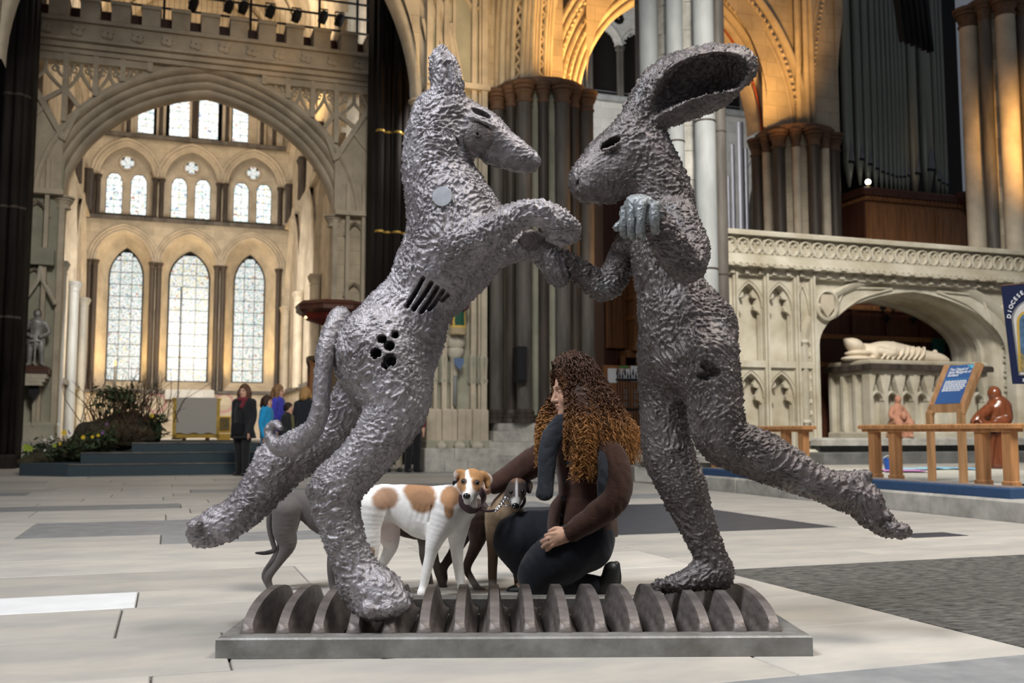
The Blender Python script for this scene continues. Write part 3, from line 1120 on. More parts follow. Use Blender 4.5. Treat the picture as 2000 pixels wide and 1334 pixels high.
# open tracery: mullions, cusped heads, diagonal struts
cols_px = [190, 335, 490, 630, 770, 1360, 1482, 1610, 1732, 1855]
mu = [s_pt(x, 420)[0] for x in cols_px]
mu[0], mu[-1] = -3.42, 4.78
for j, u in enumerate(mu):
    zl = max(arch_z(u) + .04, 7.45 if j in (1, 8) else 0)
    if j in (0, 9): zl = 6.3
    MB().box(u - .06, u + .06, -.02, .22, zl, top_z).build('mullion', M['stone_plain'], SC)
for pr_ in (mu[:5], mu[5:]):
    for a, b in zip(pr_, pr_[1:]):
        zt = top_z - .28
        c = (a + b) / 2
        hw = (b - a) / 2
        MB().box(a, b, .02, .2, zt + .08, top_z).build('transom', M['stone_plain'], SC)
        for s in (-1, 1):                    # flowing cusps under each head
            x0 = c + s * hw
            pts = catmull([(x0, 0, zt - .62), (x0 - s * hw * .45, 0, zt - .45), (c + s * .02, 0, zt - .18), (c, 0, zt + .06)], 4)
            MB().tube([(p[0], .1, max(p[2], arch_z(p[0]) + .05)) for p in pts], .045, 5).build('tracery_bar', M['stone_plain'], SC)
            pts = catmull([(x0, 0, zt - .30), (x0 - s * hw * .30, 0, zt - .22), (x0 - s * hw * .55, 0, zt + .04)], 3)
            MB().tube([(p[0], .1, max(p[2], arch_z(p[0]) + .05)) for p in pts], .035, 5).build('tracery_bar', M['stone_plain'], SC)
            MB().tube([(c + s * hw * .5 + .07 * math.cos(q), .1, zt - .10 + .07 * math.sin(q)) for q in np.linspace(0, 5.6, 8)], .025, 4).build('trefoil', M['stone_plain'], SC)
for s in (-1, 1):                            # solid lower corners and the diagonal struts
    e = mu[0] if s < 0 else mu[-1]
    m1 = mu[1] if s < 0 else mu[-2]
    far_ = mu[2] if s < 0 else mu[-3]
    zc = arch_z(m1) - .3
    MB().prism([(e, 6.3), (m1, 6.3), (m1, zc), (lerp(e, m1, .05), zc + 1.35), (e, zc + 1.5)], .1, .22).build('spandrel', M['stone_plain'], SC)
    MB().bar((e, .08, zc + 1.5), (m1, .08, zc - .05), .13).build('strut', M['stone_plain'], SC)
    MB().bar((m1, .08, zc + 1.15), (lerp(e, m1, .42), .08, zc + .78), .10).build('strut', M['stone_plain'], SC)
    MB().bar((m1, .08, zc + 1.15), (lerp(m1, far_, .5), .08, zc + .72), .10).build('strut', M['stone_plain'], SC)
    MB().bar((m1, .08, zc - .1), (lerp(m1, far_, .5), .08, zc + .72), .10).build('strut', M['stone_plain'], SC)
    MB().bar((e, .08, zc + .1), (lerp(e, m1, .55), .08, zc + .72), .09).build('strut', M['stone_plain'], SC)
# cornice, rosettes and battlements
for z0, z1, d in ((9.70, 9.82, .05), (9.82, 9.95, .14), (9.95, 10.03, .26), (10.03, 10.42, .16), (10.42, 10.52, .24)):
    MB().box(-3.75, 5.08, -d, .9, z0, z1, bev=.02).build('cornice', M['stone_plain'], SC)
for k in range(12):
    u = -3.3 + 8.0 * (k + .5) / 12
    mb = MB()
    for j in range(4):
        a = math.pi / 2 * j + .6
        mb.lathe([(0, 0), (.085, .0), (.07, .05), (0, .06)], n=7)
        mb.v[-28:] = [(u + .085 * math.cos(a) + x, -.16 - z, 10.22 + .085 * math.sin(a) + y) for x, y, z in mb.v[-28:]]
    mb.build('rosette', M['stone_plain'], SC)
for k in range(13):
    u = -3.62 + 8.55 * k / 12.5
    MB().box(u, u + .42, -.20, .5, 10.52, 10.98, bev=.05).build('merlon', M['stone_plain'], SC)
    MB().box(u - .02, u + .44, -.25, .5, 10.94, 11.02).build('merlon_cap', M['stone_plain'], SC)

MB().box(-3.62, 4.95, .42, .52, 10.45, 11.0).build('crenel_backing', M['oak_dark'], SC)  # dark box added behind the merlons to darken the gaps
# lighting rail on the screen
LR = bthing('lighting_rail', 'black steel lighting rail with posts and mesh above the battlements', 'railing', 0, VS)
for z in (11.35, 11.75, 12.15):
    MB().bar((-2.6, .6, z), (4.9, .6, z), .045).build('rail', M['iron'], LR)
for u in (-.4, 1.7, 3.45, 4.45, 4.85):
    MB().bar((u, .6, 10.6), (u, .6, 13.2), .06).build('post', M['iron'], LR)
mb = MB()
for k in range(58):
    mb.bar((-2.5 + k * .13, .64, 10.9), (-2.5 + k * .13, .64, 11.75), .008)
mb.build('wire_mesh', M['iron'], LR, kind='stuff')
LAB = ['first', 'second', 'third', 'fourth', 'fifth', 'sixth', 'seventh']
for k, (px, py) in enumerate(((378, 8), (447, 13), (475, 15), (528, 23), (579, 32), (631, 34), (663, 40))):
    u, z = onV(px, py, VS + .5)
    s = bthing('stage_light', 'small black stage light, %s from the left along the lighting rail' % LAB[k], 'spotlight', u, VS + .5, z, 'stage lights on the lighting rail')
    mb = MB().lathe([(0, -.16), (.10, -.16), (.12, -.02), (.11, .12), (.05, .18), (0, .18)], n=10)
    mb.build('lamp_can', M['black'], s, rot=(.5, .3, 0))
    MB().bar((-.12, 0, 0), (-.12, 0, .22), .02).bar((.12, 0, 0), (.12, 0, .22), .02).bar((-.12, 0, .22), (.12, 0, .22), .03).build('yoke', M['black'], s)

# ================================================================== DARK PILLARS beside the screen
for nm, lab, pxs, vv, m_ in (('dark_pillar', 'bundle of unlit dark shafts left of the screen arch', (2, 12, 23, 34), 23.6, 'shaft_black'),
                         ('dark_pillar', 'bundle of dark marble shafts between screen arch and panelled pier', (740, 757, 774, 791, 808, 825, 842), 23.6, 'shaft_black')):
    uc = sum(onV(p, 500, vv)[0] for p in pxs) / len(pxs)
    t = bthing(nm, lab, 'pillar', uc, vv)
    for k, p in enumerate(pxs):
        u = onV(p, 500, vv)[0] - uc
        MB().lathe([(.10, .2), (.10, 14)], n=10).build('shaft', M['shaft_black'], t, smooth=True, loc=(u, .12 * (k % 2), 0))
        for zb in (3.2, 5.6, 8.1):
            MB().lathe([(.10, 0), (.112, .01), (.112, .05), (.10, .06)], n=10).build('shaft_ring', M['gold'] if uc > 0 else M['shaft_dark'], t, loc=(u, .12 * (k % 2), zb))
    w = (onV(pxs[-1], 500, vv)[0] - onV(pxs[0], 500, vv)[0]) / 2 + .15
    MB().box(-w, w, .2, .9, -.1, 16).build('core', M['shaft_black'], t)
    MB().box(-w, w, -.2, .9, -.1, .3, bev=.05).build('plinth', M['shaft_black'], t)

# ================================================================== NEAR PANELLED PIER and its wide arch
VN = 19.3
n0, n1 = onV(834, 500, VN)[0], onV(950, 500, VN)[0]
PN = bthing('panelled_pier', 'stone pier with tall blind panels and a statue niche beside the pillar', 'pillar', n0, VN)
wN = n1 - n0
MB().box(0, wN, .12, 1.4, .6, 13).build('pier_face', M['stone_green'], PN)
for x, w, d in ((.02, .12, .16), (.20, .07, .10), (.37, .10, .16), (wN * .44, .06, .10), (wN * .78, .10, .14), (wN * .9, .07, .10), (wN - .06, .12, .18)):
    MB().box(x - w / 2, x + w / 2, .12 - d, .2, .95, 13, bev=0).build('pier_rib', M['stone_plain'], PN)
    MB().lathe([(w * .8, 0), (w * .95, .05), (w * .75, .12), (w * .9, .5), (w * .75, .56), (w * .6, .62)], n=8).build('rib_base', M['stone_green'], PN, auto=40, loc=(x, .12 - d * .5, 1.75))
for x0, x1 in ((.37, wN * .78), (.05, .37), (wN * .78, wN - .06)):
    for z in (9.5, 5.4):
        MB().sweep(arch_path(x0 + .05, x1 - .05, z, (x1 - x0) * .62, 6), [(0, .1), (.04, .0), (.09, .1)]).build('blind_arch_head', M['stone_plain'], PN)
MB().box(-.05, wN + .05, -.1, 1.2, 7.85, 7.97).build('pier_band', M['stone_plain'], PN)
for z0, z1, d in ((.60, 1.24, .16), (.42, .62, .26)):
    e = (-.02, .16, .30, .50, .62, wN * .62, wN * .74, wN * .86, wN + .02) if z0 > .5 else (-.05, .4, .85, wN + .05)
    for k, (p, q) in enumerate(zip(e, e[1:])):
        MB().box(p + .003, q - .003, -d + .05 * (k % 2), .3, z0, z1 - .01, bev=.03 if z0 > .5 else .02).build('plinth_stone', M['stone_green' if z0 < .5 else 'stone_plain'], PN)
for z0, z1 in ((0, .24), (.24, .46)):
    e = [-.12, .28, .75, wN + .1] if z0 == 0 else [-.12, .48, wN + .1]
    for a, b in zip(e, e[1:]):
        MB().box(a + .004, b - .004, -.42, .5, z0 - .02, z1 - .005, bev=.015).build('plinth_stone', M['kerb'], PN)
for k, (x, r) in enumerate(((.25, .10), (.62, .12), (.98, .13))):
    MB().lathe([(0, 0), (r, 0), (r * 1.1, .05), (r * .5, .13), (0, .15)], n=7).build('broken_stone', M['stone_pale'], PN, loc=(x, -.30, .46 + .0))
# wide arch above (its crown is out of frame)
ip = [onV(px, py, VN) for px, py in ((822, 182), (809, 109), (780, 49), (745, 0))]
li = [onV(px, py, VN) for px, py in ((4, 78), (23, 0))]
uL = onV(-8, 185, VN)[0]; uR = ip[0][0]; zsN = ip[0][1]
wide = arch_path(uL, uR, zsN - .1, 4.9, 22)
WA = bthing('wide_arch', 'wide pale stone arch rising from the panelled pier out of sight', 'arch', uR, VN)
mb = MB().sweep(wide, [(0, .9)] + deep_rolls(.9, 5, .45, .0, .05, .05))
mb.v = [(x - uR, y, z) for x, y, z in mb.v]
mb.build('arch_moulding', M['stone_plain'], WA, auto=50)
mb = MB()
for p, q in zip(wide, wide[1:]):
    mb.add([(p[0] - uR, .16, p[1] + .3), (q[0] - uR, .16, q[1] + .3), (q[0] - uR, .16, 16.5), (p[0] - uR, .16, 16.5)], [(0, 1, 2, 3)])
mb.build('spandrel', M['stone'], WA)
MB().lathe(capital(.2, .28), n=12).build('capital', M['stone_plain'], WA, auto=40, loc=(.14, .3, zsN - .34))
for k in range(3):
    x = .35 + .3 * k
    MB().bar((x, .08, zsN + .1), (x - .3, .08, zsN + 1.6), .06).build('tracery_bar', M['stone_plain'], WA)

# niche statue on the panelled pier (painted figure), its corbel and shield
un, zn = onV(895, 655, VN - .2)
cb = MB().lathe([(0, -.55), (.05, -.55), (.07, -.3), (.12, -.2), (.18, -.12), (.19, -.02), (.16, .0), (.21, .06), (.22, .18), (.20, .25), (0, .25)], n=8)
cb.build('statue_corbel', M['stone_pale'], PN, auto=40, loc=(un - n0, .02, zn - .25))
MB().lathe([(.05, .4), (.05, zn - .7)], n=8).build('corbel_shaft', M['shaft_pale'], PN, smooth=True, loc=(un - n0, .03, .9))
MB().prism([(-.1, .1), (.1, .1), (.1, -.02), (0, -.14), (-.1, -.02)], -.03, .0).build('shield', material('shield_blue', (.12, .18, .32), .7), PN, loc=(un - n0 + .03, -.13, zn - .55), rot=(0, 0, .2))

# ================================================================== CENTRAL PILLAR
cpx = UV(P(1056, 500, 20.9))
shf = []
for k in range(16):
    a = 2 * math.pi * k / 16 + .1
    shf.append((a, .155 if k % 2 == 0 else .11, 1.02 if k % 2 == 0 else .93))
clustered_pillar('clustered_pillar', 'thick clustered marble pillar standing behind the kneeling woman', cpx.x, cpx.y, 1.02, shf, 0.95, 7.95,
                 (M['stone_green'], {q: M[('shaft_grey', 'shaft_dark', 'shaft_grey', 'shaft_dark')[i % 4]] for i, q in enumerate(shf)}, M['shaft_dark']),
                 plinth=((1.5, .30), (1.42, .28), (1.30, .22), (1.2, .15)), capmat=M['brown_cap'], core_r=.84)
# pier 2
p2 = Vector((14.38, 20.4, 0))
shf2 = [(2 * math.pi * k / 14 + .1, .15 if k % 2 == 0 else .10, .92 if k % 2 == 0 else .87) for k in range(14)]
clustered_pillar('clustered_pillar', 'brown clustered pillar between the tomb screen and the organ', p2.x, p2.y, .98, shf2, 0.5, 7.95,
                 (M['stone'], {q: M[('shaft_dark', 'stone_plain')[i % 2]] for i, q in enumerate(shf2)}, M['shaft_dark']), capmat=M['brown_cap'], core_r=.76)
# pier 3 at the right edge
p3 = UV(P(1962, 300, 21.8))
shf3 = [(2 * math.pi * k / 10 + .33, .20 if k % 2 == 0 else .13, .70 if k % 2 == 0 else .66) for k in range(10)]
clustered_pillar('clustered_pillar', 'lamp-lit clustered pillar at the right edge beside the organ', p3.x, p3.y, .74, shf3, .5, 10.3,
                 (M['stone'], {q: M[('stone_plain', 'shaft_grey')[i % 2]] for i, q in enumerate(shf3)}, M['shaft_dark']), capmat=M['brown_cap'], core_r=.55, ztop=10.3)

# tall crossing pier of pale shafts, running out of the top of the frame
tc_ = UV(P(1336, 400, 16.4))
tp = bthing('tall_pillar', 'tall pale grey clustered pillar rising behind the hare', 'pillar', tc_.x, tc_.y)
for px, rp_, Y, mt in ((1269, 19, 15.95, 'shaft_pale'), (1289, 7, 16.2, 'shaft_dark'), (1320, 17, 15.75, 'shaft_pale'), (1377, 21, 15.65, 'shaft_pale'), (1405, 13, 16.2, 'shaft_grey'), (1250, 8, 16.6, 'shaft_grey')):
    q = UV(P(px, 250, Y)) - tc_
    r = rp_ * Y / F_PX
    zz = .45
    k = 0
    while zz < 12.5:                         # each shaft is built of drums
        l = (2.1, 2.9, 2.4, 3.2)[(k + int(px)) % 4]
        MB().lathe([(0, zz), (r, zz), (r, zz + l - .012), (0, zz + l - .012)], n=18).build('shaft_drum', M[mt], tp, auto=40, loc=(q.x, q.y, 0))
        MB().lathe([(r * .97, 0), (r * 1.05, .01), (r * 1.05, .03), (r * .97, .04)], n=18).build('shaft_ring', M['shaft_dark'], tp, loc=(q.x, q.y, zz + l - .03))
        zz += l
        k += 1
    MB().lathe(base_prof(r, .35), n=14).build('shaft_base', M['kerb'], tp, auto=40, loc=(q.x, q.y, .3))
zz = .3
k = 0
while zz < 12.6:                             # coursed core between the shafts
    h = (.42, .36, .48)[k % 3]
    MB().lathe([(0, zz), (.53, zz), (.53, zz + h - .008), (0, zz + h - .008)], n=16, a0=.2 * k).build('core_stone', M['kerb'], tp)
    zz += h
    k += 1
for k in range(8):
    for rr, z0, h in ((1.0, -.02, .24), (.9, .22, .2)):
        a0, a1 = 2 * math.pi * k / 8 + .39 - ROT, 2 * math.pi * (k + 1) / 8 + .39 - ROT
        MB().prism([(rr * math.cos(a0 + .005), rr * math.sin(a0 + .005)), (rr * math.cos(a1 - .005), rr * math.sin(a1 - .005)), (.3 * math.cos(a1), .3 * math.sin(a1)), (.3 * math.cos(a0), .3 * math.sin(a0))], z0, z0 + h - .004, 'z').build('plinth_stone', M['kerb'], tp)

# ================================================================== ARCADE (gold-lit arches)
VA = 19.9
aL, zA = onV(1152, 212, VA)
aR, zB = onV(1508, 242, VA)
zA = 8.08
AR = bthing('arcade', 'gold-lit arcade of moulded pointed arches springing from the clustered pillars', 'arch', aL, VA)
wA = aR - aL
PROF = [(0, 1.1)] + deep_rolls(1.14, 7, .66, .02, .055, .07)
arc1 = arch_path(0, wA, zA, wA * .685, 18)
MB().sweep(arc1, PROF).build('arch_moulding', M['stone_plain'], AR, auto=50)
MB().sweep(arc1[len(arc1) // 2:], [(.001, .50), (.03, .47), (.06, .50)]).build('red_painted_edge', material('red_ochre_paint', (.34, .07, .03), .8), AR)
arc3 = arch_path(wA + 2.0, wA + 2.0 + 7.0, zA, 9.0, 18)
MB().sweep(arc3, PROF).build('arch_moulding', M['stone_plain'], AR, auto=50)
mb = MB()
for ap in (arc1, arc3):
    for p, q in zip(ap, ap[1:]):
        mb.add([(p[0], .16, p[1] + .5), (q[0], .16, q[1] + .5), (q[0], .16, 17), (p[0], .16, 17)], [(0, 1, 2, 3)])
mb.add([(wA - .1, .22, zA), (wA + 2.1, .22, zA), (wA + 2.1, .22, 17), (wA - .1, .22, 17)], [(0, 1, 2, 3)])
for _k, _x in enumerate((.80, 1.0, 1.2)):
    MB().tube([(wA + _x, .05 - .05 * (_k == 1), zA), (wA + _x, .05 - .05 * (_k == 1), 15)], .07, 8).build('wall_rib', M['stone_plain'], AR, smooth=True)
mb.add([(-1.4, .9, zA), (.1, .9, zA), (.1, .9, 17), (-1.4, .9, 17)], [(0, 1, 2, 3)])
mb.build('spandrel', M['stone'], AR)
for s, ap in ((0, arc1), (1, arc3)):         # dog-tooth ornament running round the mouldings
    mb = MB()
    p = np.array(ap)
    d = np.concatenate([[0], np.cumsum(np.hypot(*np.diff(p, axis=0).T))])
    for off, y in ((.43, .28), (.80, .06)):
        for t in np.arange(.05, d[-1], .13):
            x, z = np.interp(t, d, p[:, 0]), np.interp(t, d, p[:, 1])
            x2, z2 = np.interp(t + .02, d, p[:, 0]), np.interp(t + .02, d, p[:, 1])
            tx, tz = x2 - x, z2 - z
            l = math.hypot(tx, tz) + 1e-9
            tx, tz = tx / l, tz / l
            ox, oz = x - tz * off, z + tx * off
            a = .055
            mb.add([(ox - tx * a, y, oz - tz * a), (ox - tz * a, y, oz + tx * a), (ox + tx * a, y, oz + tz * a), (ox + tz * a, y, oz - tx * a), (ox, y - .06, oz)], [(0, 1, 4), (1, 2, 4), (2, 3, 4), (3, 0, 4)])
    mb.build('dog_tooth', M['stone_plain'], AR, kind='stuff')
# the arch that leaves the central pillar towards the viewer: near-vertical bundles of mouldings
vx0 = UV(P(962, 100, 20.2)).x
vx1 = UV(P(1118, 100, 20.2)).x
ribs = bthing('crossing_arch', 'bundle of moulded stone ribs rising from the central pillar capitals', 'arch', vx0, VA - .3)
nr = 17
bulge = lambda q: -.62 * math.sin(math.pi * min(1, max(0, (q + .6) / (nr + .6))))
lean = lambda q, h: .006 * h * h * (1 + q / nr * 1.6)
for k in range(nr):
    x = (vx1 - vx0) * (k + .5) / nr
    pts = []
    for i in range(12):
        h = 5.5 * i / 11
        pts.append((x + lean(k, h), .35 + bulge(k) - .022 * h * h, 8.05 + h))
    if k in (6, 12):                         # a strip of pierced lattice
        mb = MB()
        for i in range(40):
            z = 8.12 + .135 * i
            h = z - 8.05
            xx, yy = x + lean(k, h), .36 + bulge(k) - .022 * h * h
            s_ = 1 if i % 2 else -1
            mb.bar((xx - .055 * s_, yy, z), (xx + .055 * s_, yy, z + .135), .03, .05)
        mb.build('lattice', M['stone_plain'], ribs, kind='stuff')
    else:
        MB().tube(pts, .058 if k % 3 else .078, 8, caps=False).build('rib', M['stone_pale' if k % 2 else 'stone_plain'], ribs, smooth=True)
mb = MB().box(-.1, vx1 - vx0 + .2, .1, .9, 8.0, 14)
mb.build('rib_backing', M['stone'], ribs)

# ================================================================== NAVE beyond the arcade: white wall, gallery, side arch
VW = 33.0
uw0, uw1 = onV(1120, 300, VW)[0], onV(1530, 300, VW)[0]
zst = onV(1150, 190, VW)[1]
wn = MB()
g0, g1 = onV(1462, 400, VW)[0], onV(1540, 400, VW)[0]
side = arch_path(g0, g0 + 2.8, onV(1470, 420, VW)[1], 2.9, 12)
arch_panel(wn, uw0 - 3, g0 + 3.2, 2.0, zst, side)
wn.box(uw0 - 3, g0 + 3.2, 0, .3, zst + 2.0 + 2.8, zst + 8)
wallN = wn.build('wall_nave', M['stone_white'], loc=B(0, VW), rot=(0, 0, ROT), kind='structure')
MB().sweep(side, rolls(.55, 4, .3, -.05, .06)).build('arch_moulding', M['stone_white'], wallN, smooth=True)
MB().box(uw0 - 3, g0 + 3.2, -.22, .2, zst - .1, zst + .14, bev=.05).build('string_course', M['shaft_pale'], wallN)
gal = [onV(px, 100, VW)[0] for px in (1212, 1450)]
for gc in gal + [gal[0] - 2.9]:              # gallery openings, each of two lights below a foiled circle
    for s in (-1, 1):
        ap = arch_path(gc + s * .62 - .5, gc + s * .62 + .5, zst + 2.0, .8, 8)
        MB().sweep(ap, rolls(.22, 2, .2, 0, .05)).build('gallery_arch', M['stone_white'], wallN, smooth=True)
        for q in range(5):
            a = math.pi * (q + .5) / 5
            MB().tube([(gc + s * .62 + .40 * math.cos(a) + .10 * math.cos(b), .1, zst + 2.05 + .58 * math.sin(a) + .10 * math.sin(b)) for b in np.linspace(a - 1.5, a + 1.5, 7)], .03, 5).build('gallery_cusp', M['stone_white'], wallN)
    big = arch_path(gc - 1.35, gc + 1.35, zst + 2.0, 2.1, 12)
    MB().sweep(big, rolls(.4, 3, .1, -.08, .06)).build('gallery_arch', M['stone_white'], wallN, smooth=True)
    fl = MB()
    arch_panel(fl, gc - 1.45, gc + 1.45, zst + 2.0, zst + 4.9, big, .02)
    arch_panel(fl, gc - 1.35, gc, zst + 2.0, zst + 3.1, arch_path(gc - 1.12, gc - .12, zst + 2.0, .8, 8), .15)
    arch_panel(fl, gc, gc + 1.35, zst + 2.0, zst + 3.1, arch_path(gc + .12, gc + 1.12, zst + 2.0, .8, 8), .15)
    fl.box(gc - .9, gc + .9, .15, .2, zst + 3.1, zst + 4.0)
    fl.build('gallery_plate', M['stone_white'], wallN)
    mb = MB()
    for q in range(8):
        a = 2 * math.pi * q / 8
        mb.prism([(gc + .13 * math.cos(a) + .10 * math.cos(b), zst + 3.25 + .13 * math.sin(a) + .10 * math.sin(b)) for b in np.linspace(0, 2 * math.pi, 9)[:-1]], .12, .14)
    mb.build('foil_dark_disc', M['dark_void'], wallN)  # near-black discs paint the shade of a pierced foil
    for x in (-1.35, -1.2, -.06, .06, 1.2, 1.35):
        MB().lathe([(.085, 0), (.085, 1.75)] + [(q[0], 1.74 + q[1]) for q in capital(.085, .26)], n=9).build('gallery_shaft', M['shaft_grey'], wallN, auto=40, loc=(gc + x, .05, zst + .12))
    MB().box(gc - 1.4, gc + 1.4, 1.2, 1.3, zst, zst + 4.5).build('gallery_dark_sheet', M['dark_void'], wallN)  # dark sheet put in as the shade inside the gallery
    MB().bar((gc - 1.3, .3, zst + .42), (gc + 1.3, .3, zst + .42), .035).build('gallery_rail', M['silver'], wallN)
MB().box(g0 - .5, g0 + 3.5, 3.0, 3.2, 0, 12).build('wall_beyond', M['stone_plain'], wallN)
for k in range(4):
    MB().tube([(g0 + .4 + .3 * k + .04 * i * i, 2.7, 3 + .6 * i) for i in range(10)], .10, 6).build('rib', M['stone_plain'], wallN, smooth=True)

# silver organ pipes standing clear of the wall
for k, (px, w, top) in enumerate(((1425, 6, 345), (1434, 8, 283), (1449, 14, 240), (1460, 8, 290), (1417, 5, 370))):
    Y = 30.0
    q = P(px, 450, Y)
    ztop = P(px, top, Y).z
    r = w / 2 * Y / F_PX
    t = thing('silver_pipe', ('%s silver organ pipe left of the brown pillar' % ('Slim left-hand', 'Middle-height', 'Tallest', 'Right-hand', 'Shortest')[k]).lower(), 'organ pipe', (q.x, q.y, 2.5), ROT, 'silver organ pipes')
    MB().lathe([(0, .45), (r, .45), (r, ztop - 2.5), (r * .8, ztop - 2.5)], n=14).build('pipe_body', M['silver'], t, auto=40)
    MB().lathe([(0, 0), (r * .25, 0), (r, .45)], n=14).build('pipe_foot', M['silver'], t, smooth=True)
t = bthing('pipe_stand', 'dark ledge carrying the silver organ pipes', 'ledge', UV(P(1440, 450, 30)).x, UV(P(1440, 450, 30)).y)
MB().box(-1.2, .9, -.3, .5, 0, 2.5, bev=.05).build('pipe_chest', M['oak_dark'], t)
MB().box(-1.25, .95, -.36, .56, 2.42, 2.5).build('chest_top', M['oak_panel'], t)

# far striped arch seen under the hare's chin
sa = bthing('distant_arch', 'small striped arch seen below the hare\'s chin', 'arch', onV(1165, 420, 30)[0], 30)
for k in range(5):
    MB().tube([(-.5 + .16 * k + .02 * i * i, 0, 5.9 + .35 * i) for i in range(8)], .06, 6).build('rib', M['stone_white'], sa, smooth=True)
MB().box(-.8, .8, .1, .3, 5.9, 9).build('arch_back', M['oak_dark'], sa)
MB().box(-.9, .9, -.1, .3, 5.6, 5.9).build('arch_capital', M['shaft_dark'], sa)
for x in (-.45, 0, .45):
    MB().lathe([(.12, 0), (.12, 5.7)], n=10).build('shaft', M['shaft_dark'], sa, smooth=True, loc=(x, 0, 0))

# ================================================================== ORGAN
YO = 23.8
o0 = UV(P(1690, 400, YO))
OG = bthing('organ', 'great church organ of grey green pipes on a carved oak case', 'organ', o0.x, o0.y)
zt = P(1690, 366, YO).z
wO = onV(1945, 400, o0.y)[0] - o0.x
MB().box(0, wO, 0, 2.2, 2.0, zt - .32).build('case', M['oak_panel'], OG)
MB().box(-.06, wO, -.06, 2.2, zt - .32, zt - .2).build('case_moulding', M['oak_panel'], OG)
MB().box(-.12, wO, -.12, 2.2, zt - .2, zt, bev=.04).build('case_cornice', M['oak_dark'], OG)
mb = MB()
for k in range(34):
    mb.box(.02 + k * wO / 34, .05 + k * wO / 34, -.10, 0, zt - .30, zt - .22)
mb.build('dentils', M['oak_panel'], OG, kind='stuff')
for k in range(4):
    a, b = .06 + k * wO / 4, (k + 1) * wO / 4 - .02
    MB().box(a, b, -.03, .05, 4.95, zt - .42, bev=.0).build('case_panel', M['oak_panel'], OG)
    MB().box(a + .1, b - .1, -.045, .05, 5.05, zt - .52).build('panel_field', M['oak_panel'], OG)
MB().box(-.05, wO, -.08, .1, 4.6, 4.9).build('case_rail', M['oak_dark'], OG)
MB().box(-.05, 0, 0, 3.6, 2, zt - .3).build('case_side', M['oak_dark'], OG)
MB().box(-1.0, 0, .9, 3.0, 2, zt - .35).build('case_wing', M['oak_dark'], OG)
MB().box(-1.05, 0, .85, 3.0, zt - .35, zt - .2).build('wing_cornice', M['oak_panel'], OG)
ub = onV(1890, 400, o0.y)[0] - o0.x
MB().lathe([(0, -.5), (.10, -.42), (.16, -.25), (.36, -.12), (.42, 0), (.42, .12), (0, .12)], n=8).build('case_bracket', M['oak_dark'], OG, auto=40, loc=(ub, -.05, zt - .05))
PIP = [(1678, 23, 358, 308), (1706, 19, 352, 300), (1727, 18, 356, 308), (1746, 15, 362, 315), (1761, 12, 364, 320), (1774, 11, 365, 322), (1786, 10, 366, 324), (1797, 10, 366, 326),
       (1807, 10, 367, 326), (1817, 11, 367, 325), (1828, 12, 368, 322), (1848, 22, 370, 317), (1881, 30, 366, 308), (1908, 14, 366, 325), (1921, 10, 366, 330), (1932, 9, 366, 332)]
for px, w, fy, my in PIP:
    q = UV(P(px, 300, YO)) - o0
    y = q.y + .35
    w_ = UV(P(px, 300, YO))
    zf, zm = P(px, fy, YO).z, P(px, my, YO).z
    r = w / 2 * YO / F_PX
    MB().lathe([(r * .25, zf), (r, zm), (r, 14.5)], n=16).build('organ_pipe', M['organ'], OG, smooth=True, loc=(q.x, .45, 0))
    mo = MB()
    mo.prism([(-r * .55, 0), (r * .55, 0), (r * .40, r * 1.9), (0, r * 3.2), (-r * .40, r * 1.9)], -r * 1.05, -r * .7)
    mo.build('pipe_mouth', M['silver'], OG, loc=(q.x, .45, zm))
    MB().box(-r * .6, r * .6, -r * 1.06, -r * .7, -.06, .0).build('pipe_slot', M['black'], OG, loc=(q.x, .45, zm))
MB().box(-1.2, wO + .2, 1.3, 1.5, zt - .5, 15).build('case_back', M['black'], OG)
for k in range(4):
    MB().bar((-.9, .8 + .1 * k, zt + .6 + .7 * k), (-.2, .8, zt + .6 + .7 * k), .06).build('case_frame', M['black'], OG)
MB().bar((-.55, .7, zt - .2), (-.55, .7, 13), .07).bar((-.95, 1.0, zt - .2), (-.95, 1.0, 13), .07).build('case_frame', M['black'], OG)
# hanging dark timber shade at the top of the organ
hx = UV(P(1790, 40, YO - 1.2))
hs = bthing('hanging_shade', 'dark slatted timber box hanging in front of the organ pipes', 'box', hx.x, hx.y, hx.z)
for k in range(6):
    MB().bar((-.75 + .22 * k, -.1 + .05 * k, 1.2), (-.2 + .16 * k, .25, -.45 - .03 * k), .14, .10).build('slat', M['black'], hs)
q = B(o0.x + .12, o0.y + .02, zt)
t = thing('organ_lamp', 'small bright lamp at the foot of the organ pipes', 'lamp', (q.x, q.y, zt), ROT)
MB().lathe([(0, 0), (.06, 0), (.06, .04), (.02, .05), (.02, .09), (0, .09)], n=10).build('lamp_base', M['gold'], t)
bl = MB().lathe([(0, .08), (.05, .10), (.07, .15), (.05, .20), (0, .22)], n=10)
bl.build('bulb', material('lit_bulb', (1, .9, .8), .3, emit=(1, .93, .82), emit_s=6), t, smooth=True)

# ================================================================== TOMB SCREEN (right)
VT = 15.8
TS = bthing('tomb_screen', 'pale carved stone screen with panelled bays and a low wide arch over the tomb', 'screen', 9.6, VT)
U = lambda u: u - 9.6
UE = 18.2
opT = arch_path(U(11.65), U(16.15), 2.42, 1.12, 16)
mb = MB()
arch_panel(mb, U(11.25), U(UE), .6, 3.68, opT, .10)
mb.build('arch_wall', M['stone_pale'], TS)
MB().sweep(jambs(opT, .6), [(-.0, 1.6), (-.0, .50), (.04, .42), (.10, .40), (.13, .30), (.20, .26), (.24, .10), (.32, .02), (.40, .0), (.44, .1)]).build('arch_moulding', M['stone_pale'], TS, auto=50)
